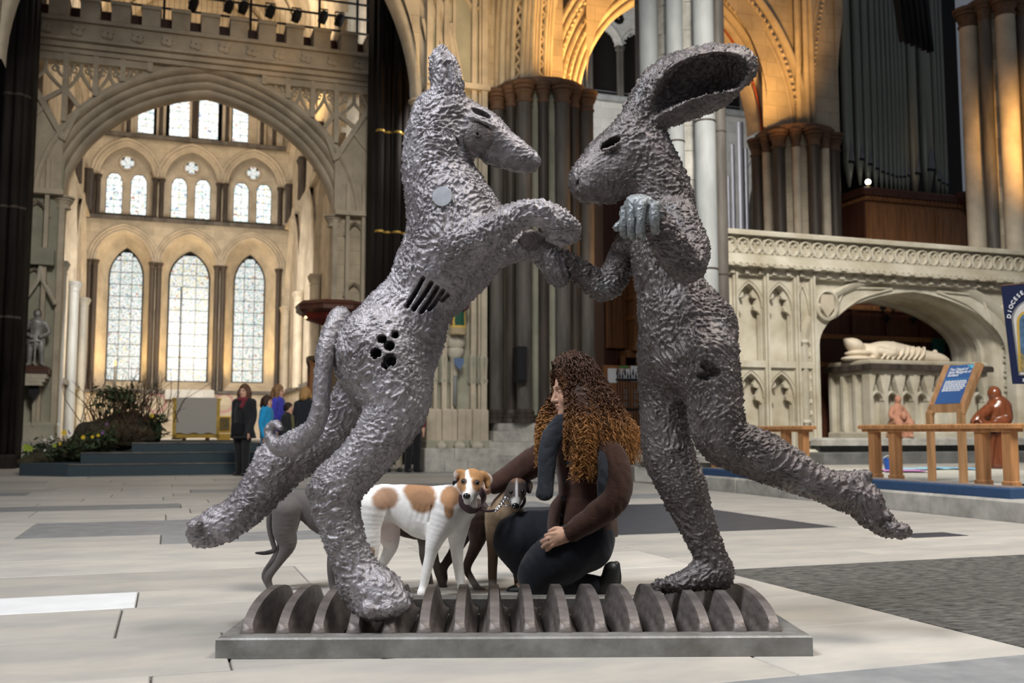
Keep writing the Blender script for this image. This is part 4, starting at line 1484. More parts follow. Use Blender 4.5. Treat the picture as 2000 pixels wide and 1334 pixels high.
# foliage crockets along the arch
mbs = MB()
pth = np.array(jambs(arch_path(U(11.65) - .17, U(16.15) + .17, 2.42, 1.30, 16), .8))
dd = np.concatenate([[0], np.cumsum(np.hypot(*np.diff(pth, axis=0).T))])
for i, t in enumerate(np.arange(.1, dd[-1], .155)):
    x, z = np.interp(t, dd, pth[:, 0]), np.interp(t, dd, pth[:, 1])
    o = MB()
    for j in range(3):
        a = 2.1 * j + i
        o.lathe([(0, -.05), (.045, -.02), (.05, .02), (0, .05)], n=5)
        o.v[-20:] = [(p_[0] + .045 * math.cos(a), p_[1], p_[2] + .045 * math.sin(a)) for p_ in o.v[-20:]]
    mbs.add([(x + a, .24 + b * 1.2, z + c) for a, b, c in o.v], o.f)
mbs.build('carved_foliage', M['stone_pale'], TS, kind='stuff')
# soffit ribs of the arch
for y in (.75, 1.1, 1.45):
    MB().sweep(jambs(opT, .7), [(.02, y - .08), (-.06, y - .05), (-.06, y + .05), (.02, y + .08)]).build('soffit_rib', M['stone_pale'], TS)
# left panelled bays
MB().box(0, U(11.25), .28, .5, .2, 3.68).build('bay_wall', M['stone_pale'], TS)
bx = [0.02, U(9.86), U(10.42), U(10.98), U(11.22)]
bx = [U(onV(px, 600, VT)[0]) for px in (1437, 1497, 1556, 1588)]
for x in bx:
    MB().box(x - .05, x + .05, -.02, .3, .25, 3.7).build('mullion', M['stone_pale'], TS)
    MB().box(x - .02, x + .02, -.07, .3, .25, 3.7).build('mullion_edge', M['stone_pale'], TS)
MB().box(U(9.55), bx[0], .05, .5, .2, 3.7).build('end_pier', M['stone_pale'], TS)
for i, (a, b) in enumerate(zip(bx, bx[1:])):
    for z0, z1 in ((.45, 1.95), (2.08, 3.62)):
        c, h = (a + b) / 2, (b - a) / 2 - .06
        ap = arch_path(c - h, c + h, z1 - .55, .45, 8)
        f_ = MB()
        arch_panel(f_, a, b, z1 - .55, z1 + .1, ap, .06)
        f_.sweep(ap, [(0, .28), (0, .06)])
        f_.build('panel_head', M['stone_pale'], TS)
        MB().sweep(jambs(ap, z0), [(-.02, .2), (.0, .10), (.05, .04)]).build('panel_frame', M['stone_pale'], TS)
        zs = z1 - .55
        for s in (-1, 1):                    # cusps that make a trefoil of the head
            e = lambda f, dz: (c + s * h * f, zs + dz)
            for poly in ([e(1.0, -.12), e(.80, -.06), e(.50, -.03), e(.46, .03), e(.62, .08), e(.70, .16), e(.93, .24), e(1.02, .1)],
                         [e(.90, .20), e(.62, .18), e(.34, .21), e(.30, .26), e(.40, .30), e(.42, .36), e(.62, .40)]):
                MB().prism(poly if s < 0 else poly[::-1], .12, .20).build('cusp', M['stone_pale'], TS)
    MB().box(a, b, .0, .3, 1.96, 2.08).build('transom', M['stone_pale'], TS)
    for z in (.25,):
        MB().box(a, b, -.02, .3, z, z + .2, bev=.05).build('sill', M['stone_pale'], TS)
    if i == 2:
        for z in (.95, 2.45):
            MB().lathe([(0, -.2), (.04, -.2), (.05, -.08), (.12, 0), (.12, .05), (0, .05)], n=8).build('statue_bracket', M['stone_pale'], TS, loc=((a + b) / 2, .08, z))
            MB().lathe([(.035, 0), (.035, z - .6)], n=8).build('bracket_shaft', M['stone_pale'], TS, loc=((a + b) / 2, .08, .4))
# carved left jamb strip
for k in range(8):
    MB().lathe([(0, -.06), (.05, -.03), (.06, .02), (0, .07)], n=6).build('jamb_flower', M['stone_pale'], TS, loc=(U(11.42), .08, .9 + .22 * k))
# shield medallions, spandrel tracery
for um, zm in ((U(onV(1616, 575, VT)[0]), 3.18), (U(16.35), 3.18)):
    MB().sweep([(um + .27 * math.cos(a), zm + .30 * math.sin(a)) for a in np.linspace(0, 2 * math.pi, 25)[:-1]], [(-.02, .1), (0, .0), (.05, -.02), (.08, .1)], closed=True).build('medallion_ring', M['stone_pale'], TS)
    MB().prism([(um - .14, zm + .2), (um + .14, zm + .2), (um + .15, zm - .05), (um, zm - .24), (um - .15, zm - .05)], .0, .1).build('carved_shield', M['stone_plain'], TS)
for s in (-1, 1):
    c = U(13.9)
    pts = [(c + s * 1.9, 2.95), (c + s * 1.75, 3.35), (c + s * 1.55, 3.52), (c + s * .95, 3.56), (c + s * .55, 3.57)]
    MB().tube([(p[0], .08, p[1]) for p in catmull(pts, 4)], .024, 6).build('spandrel_bar', M['stone_pale'], TS)
    pts = [(c + s * 1.9, 2.95), (c + s * 1.55, 3.20), (c + s * 1.2, 3.38), (c + s * .55, 3.56)]
    MB().tube([(p[0], .08, p[1]) for p in catmull(pts, 4)], .024, 6).build('spandrel_bar', M['stone_pale'], TS)
# entablature: flower band, sloping band, frieze of quatrefoils, cap
L0, L1 = U(9.52), U(UE)
MB().box(L0, L1, -.02, .5, 3.66, 3.80).build('flower_band', M['stone_pale'], TS)
for k in range(28):
    x = .1 + k * .30
    MB().box(x - .05, x + .05, -.06, .0, 3.68, 3.78, bev=.03).build('square_flower', M['stone_pale'], TS)
MB().box(L0 - .05, L1, -.16, .5, 3.80, 3.86, bev=.03).build('ledge', M['stone_pale'], TS)
mb = MB()
for k in range(60):
    x = L0 + k * .145
    mb.box(x, x + .11, -.19, -.1, 3.80 + .015 * math.sin(k * 2.3), 3.86, bev=.02)
mb.build('ledge_ornament', M['stone_pale'], TS, kind='stuff')
MB().prism([(-.16, 3.86), (.5, 3.86), (.5, 4.04), (-.04, 4.04)], L0, L1, 'x').build('sloping_band', M['stone_pale'], TS)
MB().box(L0, L1, .02, .5, 4.04, 4.40).build('frieze_back', M['stone_pale'], TS)
qm = None
for k in range(30):
    x = L0 + .16 + k * .272
    if qm is None:
        q = MB()
        q.sweep([(.125 * math.cos(a), .15 * math.sin(a)) for a in np.linspace(0, 2 * math.pi, 17)[:-1]], [(-.015, .02), (0, -.04), (.02, -.045), (.035, .02)], closed=True)
        for j in range(4):
            a = math.pi / 2 * j + .785
            q.add([(.125 * math.cos(a) * 1.35, -.03, .15 * math.sin(a) * 1.25), (.1 * math.cos(a - .4), .0, .12 * math.sin(a - .4)), (.05 * math.cos(a), -.01, .06 * math.sin(a)), (.1 * math.cos(a + .4), .0, .12 * math.sin(a + .4))], [(0, 1, 2, 3)])
        qm = q.mesh('quatrefoil')
        qm.materials.append(M['stone_pale'])
        l = MB().lathe([(0, -.02), (.04, -.01), (.04, .015), (0, .03)], n=6)
    o = link('quatrefoil', qm, None, TS, loc=(x, 0, 4.21))
MB().box(L0 - .08, L1, -.10, .5, 4.40, 4.50, bev=.03).build('cap_moulding', M['stone_pale'], TS)
MB().box(L0 - .02, L1, -.04, .5, 4.02, 4.06).build('frieze_bead', M['stone_pale'], TS)
# wooden panelling behind
wp = MB().box(U(11.3), U(17.6), 2.0, 2.1, .2, 3.9)
WP = wp.build('wood_screen', M['oak_dark'], TS)
for x in (U(12.0), U(13.0), U(13.9), U(14.8), U(15.7)):
    MB().box(x - .06, x + .06, 1.94, 2.0, .2, 3.9).build('panel_stile', M['oak_dark'], TS)
for z in (2.75, 2.15, 3.4):
    MB().box(U(11.3), U(17.6), 1.93, 2.0, z, z + .10).build('panel_rail', M['oak_panel'], TS)
for px, py in ((1724, 602), (1745, 602), (1733, 622), (1785, 624)):
    u, z = onV(px, py, VT + 1.93)
    MB().box(U(u) - .09, U(u) + .09, 1.925, 1.95, z - .03, z + .03).box(U(u) - .03, U(u) + .03, 1.925, 1.95, z - .09, z + .09).build('pierced_cross', M['black'], TS)
gr_ = material('green_leather', (.02, .09, .07), .6)
for px in (1833, 1872):
    u, z = onV(px, 675, VT + 1.9)
    MB().box(U(u) - .16, U(u) + .16, 1.88, 1.95, z - .16, z + .16, bev=.03).build('green_panel', gr_, TS)
# base ledge and dark steps
MB().box(U(11.4), U(UE), -.15, 1.9, .2, .60, bev=.02).build('tomb_base', M['dark_step'], TS)
MB().box(U(11.35), U(UE), -.30, 1.9, .52, .66, bev=.03).build('tomb_ledge', M['kerb'], TS)
MB().box(U(11.2), U(UE), -.55, .3, .18, .40, bev=.02).build('tomb_step', M['dark_step'], TS)
MB().box(U(9.5), U(11.4), -.12, .5, .15, .45, bev=.04).build('screen_plinth', M['stone_pale'], TS)
# tomb chest
cu0 = onV(1700, 700, VT + .15)[0]; cu1 = onV(1925, 700, VT + .15)[0]
TC = bthing('tomb_chest', 'carved stone tomb chest with pointed niches inside the low arch', 'tomb', cu0, VT + .15, .66)
wT = cu1 - cu0
MB().box(.08, wT - .08, .20, 1.25, 0, 1.30).build('chest_body', M['stone_pale'], TC)
MB().box(-.05, wT + .05, -.02, 1.3, 0, .12, bev=.03).build('chest_foot', M['stone_pale'], TC)
MB().box(-.02, wT + .02, .0, 1.28, 1.24, 1.32, bev=.0).build('chest_frieze', M['stone_pale'], TC)
MB().box(-.10, wT + .10, -.10, 1.35, 1.32, 1.44, bev=.03).build('chest_slab', M['shaft_dark'], TC)
MB().box(-.03, wT + .03, -.03, 1.28, 1.44, 1.52, bev=.03).build('effigy_bed', M['stone_pale'], TC)
nb = 8
for k in range(nb + 1):
    x = wT * k / nb
    MB().box(x - .035, x + .035, .0, .22, .12, 1.24).build('niche_pier', M['stone_pale'], TC)
    for s in (-1, 1):
        if 0 <= x + s * .1 <= wT:
            MB().prism([(x, 1.26), (x + s * .135, 1.26), (x + s * .11, 1.1), (x + s * .01, .78)], .02, .16).build('niche_spandrel', M['stone_pale'], TC)
for k in range(nb):
    x0, x1 = wT * k / nb, wT * (k + 1) / nb
    MB().sweep(arch_path(x0 + .05, x1 - .05, .72, .14, 5), [(0, .20), (0, .03), (.03, .01), (.06, .08)]).build('niche_arch', M['stone_pale'], TC)
for k in range(4):
    y = .1 + .38 * k
    MB().box(-.03, .10, y - .04, y + .04, .12, 1.24).build('niche_pier', M['stone_pale'], TC)

# ================================================================== CHAPEL STEP on the right: kerb, floor, rug
KE = bthing('chapel_step', 'worn stone kerb step running to the tomb chapel', 'step', 6.8, 0)
v = 4.2
while v < 12.9:
    l = min(rnd.uniform(.9, 1.6), max(.3, 13.05 - v))
    h = .185 + rnd.uniform(-.006, .006)
    MB().box(0 + rnd.uniform(-.012, .012), .42, v + .006, v + l - .006, -.03, h, bev=.02).build('kerb_stone', M['kerb'], KE)
    v += l
v = 4.2
while v < 15.5:
    l = rnd.uniform(.8, 1.3)
    x = .42
    while x < 8:
        w = rnd.uniform(.8, 1.4)
        ww = B(6.8 + x, v)
        if abs(ww.x) < .56 * ww.y + .6 and (v + l < 13.1 or x > 2.1):
            MB().box(x + .004, x + w - .004, v + .004, v + l - .004, .05, .18, bev=.005).build('platform_slab', M['slab'], KE)
        x += w
    v += l
MB().box(.3, 14, 4.2, 13.05, -.05, .10).box(2.15, 14, 13.05, 16, -.05, .10).build('step_core', M['mortar'], KE)
# ================================================================== BRONZE SCULPTURE of a hound dancing with a hare
def bronze_material(name, dark, pale, tint):
    m = bpy.data.materials.new(name)
    m.use_nodes = True
    nt = m.node_tree; N, L = nt.nodes, nt.links
    bs = N['Principled BSDF']
    bs.inputs['Metallic'].default_value = 0.4
    bs.inputs['Roughness'].default_value = 0.42
    tc = N.new('ShaderNodeTexCoord')

    def noise(scale, detail=4, rough=.6):
        n = N.new('ShaderNodeTexNoise')
        n.inputs['Scale'].default_value = scale; n.inputs['Detail'].default_value = detail; n.inputs['Roughness'].default_value = rough
        L.new(tc.outputs['Object'], n.inputs['Vector'])
        return n.outputs['Fac']

    def ramp(f, c0, c1, p0=.35, p1=.65):
        r = N.new('ShaderNodeValToRGB')
        e = r.color_ramp.elements
        e[0].position, e[1].position = p0, p1
        e[0].color, e[1].color = (*c0, 1), (*c1, 1)
        L.new(f, r.inputs[0])
        return r.outputs[0]
    big = ramp(noise(3.2, 3), dark, pale)
    fine = ramp(noise(38, 5), (.68, .68, .68), (1.22, 1.22, 1.24), .3, .7)
    mx = N.new('ShaderNodeMix'); mx.data_type = 'RGBA'; mx.blend_type = 'MULTIPLY'; mx.inputs[0].default_value = 1
    L.new(big, mx.inputs[6]); L.new(fine, mx.inputs[7])
    ver = ramp(noise(6.5, 5, .7), (0, 0, 0), (1, 1, 1), .60, .72)   # greenish bloom on the bronze
    m2 = N.new('ShaderNodeMix'); m2.data_type = 'RGBA'
    L.new(ver, m2.inputs[0]); L.new(mx.outputs[2], m2.inputs[6]); m2.inputs[7].default_value = (*tint, 1)
    L.new(m2.outputs[2], bs.inputs['Base Color'])
    bp = N.new('ShaderNodeBump'); bp.inputs['Strength'].default_value = .75; bp.inputs['Distance'].default_value = .006
    L.new(noise(75, 4, .6), bp.inputs['Height'])
    L.new(bp.outputs[0], bs.inputs['Normal'])
    return m


M['bronze'] = bronze_material('clay_textured_bronze', (.20, .178, .178), (.375, .345, .356), (.32, .315, .33))
M['bronze_hare'] = bronze_material('brown_grey_bronze', (.108, .089, .082), (.195, .168, .162), (.21, .205, .205))
M['bronze_pale'] = bronze_material('pale_patina_bronze', (.20, .21, .212), (.31, .33, .335), (.28, .31, .31))
M['bronze_base'] = material('weathered_base_bronze', (.30, .295, .28), .5, metal=.3, c2=(.16, .153, .138), scale=7, bump=.25, bscale=40, detail=8)
M['bronze_fin'] = material('rubbed_fin_bronze', (.27, .235, .22), .5, metal=.35, c2=(.11, .09, .077), scale=6, stretch=(1, 1.5, 5), bump=.15, bscale=30, detail=7)
SCULPT = thing('dancing_sculpture', 'rough bronze sculpture of a hound dancing with a hare on a finned base', 'sculpture', (0, 3.86, 0))
SO = np.array((0, 3.86, 0))


def pp(seq):
    """[(px, py, radius px, Y)] -> points, radii in the place"""
    pts = [tuple(P(a, b, y)) for a, b, r, y in seq]
    rad = [r * y / F_PX for a, b, r, y in seq]
    return pts, rad


def px_path(S, seq, k=.03, **kw):
    p, r = pp(seq)
    S.path(p, r, k, **kw)


def clay(me, amp=1.0, seed=0.0, calm=()):
    """modelled-clay surface: lumps, torn strips and thumb wrinkles as real relief"""
    v = coords(me)
    n = normals(me)
    w = v + seed
    warp = np.stack([fbm(w * 5 + 3, 2), fbm(w * 5 + 11, 2), fbm(w * 5 + 23, 2)], 1) * .09
    q = w + warp
    a = fbm(q * 46, 3)
    b = np.abs(pnoise(q * np.array([52, 52, 24])))                     # strips of clay laid on
    c = np.abs(pnoise(q * np.array([28, 38, 62]) + 7))                 # thumbed wrinkles
    sel = np.clip(.5 + 2.2 * pnoise(w * 4.2 + 5), 0, 1)
    r = b * sel + c * (1 - sel)
    crack = np.clip(1 - r / .085, 0, 1)
    pit = np.clip(pnoise(q * 58 + 21) - .22, 0, 1)
    d = .0038 * a + .0105 * np.minimum(r, .30) - .0078 * crack - .018 * pit + .005 * pnoise(w * 10) + .001
    for c, r, f in calm:                     # the faces are worked smoother
        d = d * (f + (1 - f) * np.clip((np.linalg.norm(v - np.array(c), axis=1) / r - .7) / .5, 0, 1))
    set_coords(me, v + n * (amp * d)[:, None])


def finish(S, name, mat, parent, amp=1.0, seed=0.0, off=SO, label=None, calm=()):
    me = S.mesh(name)
    if amp:
        clay(me, amp, seed, calm)
        me.update()
    set_coords(me, coords(me) - off)
    return link(name, me, mat, parent, label=label)


HS = 0.0040
# ---------------------------------------------------------------- the hound
lo = np.array(P(330, 1230, 3.75)) - (0, .55, .05)
hi = np.array(P(1180, 60, 3.75)) + (0, .55, .15)
S = SDF((lo[0], 3.32, .05), (hi[0], 4.2, hi[2]), HS)
T = 3.76
px_path(S, [(862, 232, 60, T), (856, 290, 70, T), (858, 345, 72, T), (880, 410, 88, T), (886, 468, 96, T), (856, 524, 85, T), (816, 582, 72, T), (780, 648, 90, T), (752, 700, 98, T)], .03, flat=(1, 1.02, 1))
px_path(S, [(905, 240, 46, T), (940, 258, 46, T), (975, 282, 36, T), (1010, 302, 29, T), (1035, 315, 22, T)], .03)
px_path(S, [(960, 296, 26, T), (1000, 312, 22, T), (1030, 322, 15, T)], .02)
S.ell(P(905, 268, T), (.085, .095, .075), .03)
for dy, pxo in ((-.07, 0), (.08, -6)):       # ears
    px_path(S, [(876 + pxo, 205, 32, T + dy), (875 + pxo, 165, 31, T + dy), (868 + pxo, 130, 27, T + dy), (865 + pxo, 104, 14, T + dy), (866 + pxo, 92, 6, T + dy)], .03, flat=(1, .7, 1))
px_path(S, [(884, 180, 11, T - .125), (876, 140, 9, T - .12), (868, 108, 4, T - .11)], .01, cut=True)
# chest keel and belly
px_path(S, [(932, 420, 48, T), (940, 472, 58, T), (914, 532, 43, T), (866, 588, 34, T)], .04)
px_path(S, [(836, 650, 22, T), (848, 668, 15, T), (842, 690, 7, T)], .02)
# near foreleg
px_path(S, [(905, 478, 52, 3.64), (955, 458, 38, 3.60), (1005, 425, 30, 3.58), (1050, 415, 27, 3.58), (1085, 432, 30, 3.60), (1112, 452, 26, 3.62)], .03)
px_path(S, [(1112, 440, 17, 3.60), (1122, 462, 12, 3.61)], .01)
px_path(S, [(1080, 455, 18, 3.60), (1098, 472, 11, 3.61)], .01)
# far foreleg, its paw hanging in the hare's hand
px_path(S, [(940, 490, 48, 3.90), (1000, 480, 34, 3.92), (1050, 485, 26, 3.94), (1078, 515, 28, 3.94), (1090, 538, 24, 3.94)], .03)
# haunches
px_path(S, [(745, 690, 92, 3.70), (770, 755, 74, 3.66), (772, 800, 62, 3.64), (738, 862, 52, 3.62), (692, 915, 48, 3.62), (655, 962, 50, 3.62), (664, 1020, 42, 3.62), (682, 1080, 39, 3.62), (706, 1132, 42, 3.62)], .04)
px_path(S, [(640, 948, 34, 3.62), (612, 960, 12, 3.62)], .03)
px_path(S, [(706, 1140, 42, 3.62), (738, 1158, 46, 3.60), (766, 1172, 34, 3.58)], .03)
S.ell(P(738, 1178, 3.62), (.095, .11, .062), .02)
for a, b, y in ((722, 1190, 3.53), (756, 1188, 3.53), (784, 1180, 3.56), (788, 1168, 3.64)):
    S.ell(P(a, b, y), (.034, .04, .026), .012)
px_path(S, [(715, 770, 60, 3.90), (668, 832, 48, 3.94), (610, 872, 46, 3.96), (552, 905, 50, 3.97), (512, 955, 43, 3.97), (476, 995, 38, 3.96), (435, 1024, 36, 3.95), (395, 1038, 32, 3.94)], .03)
px_path(S, [(545, 890, 30, 3.97), (512, 886, 13, 3.97)], .03)
for a, b, y in ((382, 1028, 3.88), (376, 1045, 3.95), (392, 1052, 3.90), (420, 1005, 3.94)):
    S.ell(P(a, b, y), (.034, .036, .03), .012)
# eye, mouth line, cheek disc groove, grille slots, machine hollow
S.ell(P(940, 219, T - .085), (.042, .05, .013), .004, rot=.42, cut=True)
px_path(S, [(918, 228, 4, T - .094), (940, 236, 4.5, T - .098), (962, 246, 3.5, T - .085)], .006)
px_path(S, [(960, 322, 3, T - .062), (1000, 328, 3, T - .052), (1035, 328, 3, T - .035)], .006, cut=True)
px_path(S, [(886, 262, 4, T - .10), (900, 288, 4, T - .10), (922, 302, 4, T - .095)], .01, cut=True)
for a, b in (((795, 597), (826, 543)), ((808, 603), (842, 552)), ((822, 609), (853, 560)), ((837, 603), (864, 566)), ((861, 584), (874, 572))):
    px_path(S, [(*a, 4.6, T - .155), (*b, 4.6, T - .155)], 0.0, flat=(1, 9, 1), cut=True, smooth=False)
for a, b, r in ((737, 692, 12), (762, 677, 11), (764, 704, 13), (748, 664, 9), (772, 655, 8), (755, 716, 8)):
    S.ell(P(a, b, T - .19), (r * 3.6 / F_PX, .09, r * 3.6 / F_PX), .004, cut=True)
hound = finish(S, 'hound_figure', M['bronze'], SCULPT, 1.0, 1.0, label='upright hound figure with pointed muzzle and clay-like texture',
               calm=((P(950, 262, T - .08), .13, .45), (P(1020, 308, T - .04), .11, .5),
                     (P(836, 575, T - .15), .085, .12), (P(757, 688, T - .16), .085, .3)))
S = SDF((-1.05, 3.4, .3), (-.5, 3.95, 1.3), .005)
px_path(S, [(664, 622, 24, 3.70), (640, 672, 20, 3.64), (630, 735, 18, 3.62), (626, 795, 18, 3.62), (610, 842, 20, 3.64), (578, 868, 22, 3.67), (548, 872, 18, 3.70), (530, 858, 13, 3.72), (527, 838, 11, 3.73), (538, 829, 9, 3.72), (549, 836, 6, 3.70)], .0, n=6)
finish(S, 'tail', M['bronze'], hound, .55, 4.0, label='long curled tail')
dk = material('hollow_dark_bronze', (.03, .032, .03), .5, metal=.4)
mb = MB()
for a, b, r in ((762, 677, 11), (764, 706, 12), (738, 690, 13)):
    c = P(a, b, 3.60)
    mb.tube([c + Vector((r * 3.6 / F_PX * math.cos(t), 0, r * 3.6 / F_PX * math.sin(t))) - Vector(SO) for t in np.linspace(0, 2 * math.pi, 17)[:-1]], .006, 6, closed=True)
for a, b in ((747, 716), (757, 728), (772, 716), (740, 712), (735, 676), (778, 690)):
    c = P(a, b, 3.59) - Vector(SO)
    mb.tube([c, c + Vector((0, .03, 0))], .008, 8)
mb.build('machine_hollow', M['bronze_pale'], hound, smooth=True, label='cast engine plate set in the hip')
c = P(864, 384, 3.583) - Vector(SO)
mb = MB().lathe([(0, -.01), (.037, -.01), (.038, .0), (.036, .006), (0, .007)], n=24)
mb.build('round_disc', material('pale_lead', (.52, .53, .56), .5, metal=.2, var=.12, scale=30), hound, loc=c, rot=(math.pi / 2, 0, -.15), auto=40, label='pale round disc on the shoulder')
c = P(932, 265, T - .080) - Vector(SO)
MB().lathe([(0, .0), (.064, 0), (.058, .010), (.038, .017), (.012, .020), (.012, .025), (.006, .025), (.006, .018), (0, .018)], n=24).build('cheek_disc', M['bronze_hare'], hound, loc=c, rot=(math.pi / 2, .0, .10), auto=40)
S = SDF(P(1020, 340, T - .1), P(1075, 285, T + .1), .003)
S.ell(P(1046, 313, T), (.020, .026, .023), .0)
S.ell(P(1052, 316, T - .018), (.006, .006, .005), .004, cut=True)
finish(S, 'nose', M['bronze_pale'], hound, 0)

# ---------------------------------------------------------------- the hare
S = SDF((-.02, 3.2, .1), (1.58, 4.25, 2.3), HS)
H = 3.82
px_path(S, [(1238, 300, 52, H), (1205, 328, 48, H), (1165, 348, 43, H), (1145, 355, 36, H)], .035)
px_path(S, [(1240, 258, 44, H), (1212, 286, 45, H), (1180, 310, 41, H), (1152, 338, 34, H)], .03)
S.ell(P(1150, 372, H), (.055, .07, .045), .03)
px_path(S, [(1225, 345, 40, H), (1190, 368, 30, H)], .04)
px_path(S, [(1244, 272, 48, H), (1250, 235, 38, H), (1258, 205, 26, H)], .03)
px_path(S, [(1262, 300, 56, H), (1285, 360, 60, H), (1296, 410, 62, H), (1296, 460, 66, H), (1300, 520, 66, H), (1312, 575, 68, H), (1332, 630, 84, H), (1345, 690, 84, H)], .03, flat=(1, .95, 1))
S.ell(P(1385, 645, H), (.10, .14, .12), .06)
# the great scooped ear facing us, and the other behind it
for dy, cutit in ((0, True),):
    px_path(S, [(1250, 248, 24, H), (1283, 205, 52, H - .02), (1328, 172, 69, H - .03), (1385, 151, 66, H - .03), (1422, 134, 49, H - .03), (1438, 131, 42, H - .03)], .03, flat=(1, .80, 1))
    px_path(S, [(1252, 246, 5, H - .12), (1276, 216, 13, H - .13), (1298, 190, 24, H - .14), (1335, 157, 38, H - .14), (1390, 138, 41, H - .14), (1434, 132, 38, H - .14), (1448, 132, 28, H - .14)], .008, flat=(1, 2.1, 1), cut=True)
    px_path(S, [(1345, 155, 40, H - .02), (1385, 142, 42, H - .02), (1420, 135, 26, H - .05)], .008, flat=(1, .9, 1), cut=True)
px_path(S, [(1240, 215, 26, H + .10), (1282, 160, 32, H + .13), (1330, 130, 34, H + .15), (1380, 112, 30, H + .16), (1420, 104, 18, H + .16)], .03, flat=(1, .5, 1))
# standing leg
px_path(S, [(1310, 690, 66, 3.88), (1298, 760, 50, 3.90), (1300, 840, 47, 3.91), (1306, 890, 49, 3.91), (1334, 955, 46, 3.91), (1360, 1020, 36, 3.91), (1384, 1078, 31, 3.91), (1400, 1112, 32, 3.91)], .03)
px_path(S, [(1404, 1124, 28, 3.92), (1372, 1122, 29, 3.91), (1335, 1136, 20, 3.90), (1300, 1144, 14, 3.89)], .03)
for i, (a, y) in enumerate(((1286, 3.85), (1289, 3.89), (1294, 3.925), (1300, 3.955))):
    S.ell(P(a, 1143, y), (.026, .018, .020), .012)
# leg kicked out behind
px_path(S, [(1372, 700, 72, 3.74), (1392, 770, 56, 3.71), (1404, 840, 54, 3.70), (1428, 868, 50, 3.70), (1490, 892, 48, 3.70), (1548, 922, 41, 3.71), (1600, 945, 34, 3.72), (1650, 962, 36, 3.73), (1682, 975, 36, 3.73), (1704, 1004, 30, 3.72), (1730, 1028, 23, 3.72)], .035)
px_path(S, [(1662, 945, 26, 3.73), (1690, 932, 13, 3.73)], .02)
for i, (a, b, y, r) in enumerate(((1755, 1036, 3.66, .030), (1748, 1037, 3.72, .026), (1742, 1036, 3.77, .024), (1734, 1033, 3.81, .021))):
    S.ell(P(a, b, y), (.045 - .004 * i, r, r), .012, rot=.25)
S.ell(P(1733, 1008, 3.68), (.016, .02, .016), .012)
# far arm reaching to the hound's paw
px_path(S, [(1252, 452, 40, 3.90), (1222, 492, 30, 3.96), (1200, 540, 30, 3.97), (1178, 560, 29, 3.97), (1135, 532, 24, 3.96), (1090, 502, 20, 3.95), (1058, 482, 19, 3.93)], .025)
S.ell(P(1217, 482, 3.90), (.042, .04, .034), .02)
# near arm: elbow low, forearm up to the hanging hand
px_path(S, [(1318, 432, 46, 3.72), (1345, 480, 40, 3.64), (1342, 516, 38, 3.57), (1318, 492, 36, 3.52), (1292, 452, 30, 3.48), (1275, 420, 26, 3.46)], .03)
# eye slit, nostril and lip
S.ell(P(1192, 280, H - .085), (.042, .07, .017), .004, rot=-.55, cut=True)
px_path(S, [(1176, 294, 3, H - .092), (1196, 289, 4, H - .10), (1208, 279, 3, H - .10)], .006)
px_path(S, [(1132, 352, 3, H - .055), (1126, 372, 3, H - .05), (1136, 388, 3, H - .05)], .006, cut=True)
px_path(S, [(1378, 712, 9, H - .215), (1396, 728, 11, H - .21), (1372, 735, 9, H - .21)], .004, flat=(1, 2, 1), cut=True)
hare = finish(S, 'hare_figure', M['bronze_hare'], SCULPT, 1.0, 9.0, label='upright hare figure with one huge scooped ear',
              calm=((P(1185, 300, H - .09), .11, .45), (P(1145, 365, H - .05), .09, .4)))
# hands of the hare: palm, four curled fingers, thumb
S = SDF(P(1190, 480, 3.30), P(1310, 375, 3.56), .0036)
px_path(S, [(1278, 425, 24, 3.46), (1258, 405, 24, 3.43), (1240, 402, 22, 3.42)], .02, flat=(1, 1.1, 1))
for i, (x0, y0, x1, y1, y) in enumerate(((1278, 402, 1278, 452, 3.375), (1254, 398, 1250, 462, 3.385), (1236, 402, 1232, 464, 3.41), (1222, 408, 1217, 460, 3.445))):
    px_path(S, [(x0 + 2, y0, 11, y), (lerp(x0, x1, .25), y0 + 4, 10.5, y - .012), (lerp(x0, x1, .6), lerp(y0, y1, .55), 9.5, y - .014), (x1 + 1, y1 - 6, 8.5, y), (x1 + 4, y1, 7, y + .012)], .006)
px_path(S, [(1240, 418, 12, 3.47), (1220, 432, 9, 3.475), (1205, 444, 7.5, 3.475)], .01)
finish(S, 'raised_hand', M['bronze_pale'], hare, .35, 2.0, label='pale hand with hanging fingers')
S = SDF(P(1010, 520, 3.80), P(1090, 425, 4.05), .004)
px_path(S, [(1070, 486, 18, 3.93), (1048, 474, 20, 3.92)], .02)
for i, (b, y) in enumerate(((462, 3.855), (468, 3.865), (476, 3.875), (484, 3.89))):
    px_path(S, [(1052, b + 6, 8.5, y + .03), (1034, b, 8, y), (1022, b + 4, 7, y), (1014, b + 12, 6, y + .02)], .006)
px_path(S, [(1058, 466, 9, 3.90), (1040, 455, 7.5, 3.86), (1026, 456, 6.5, 3.84)], .008)
finish(S, 'holding_hand', M['bronze_hare'], hare, .25, 3.0)

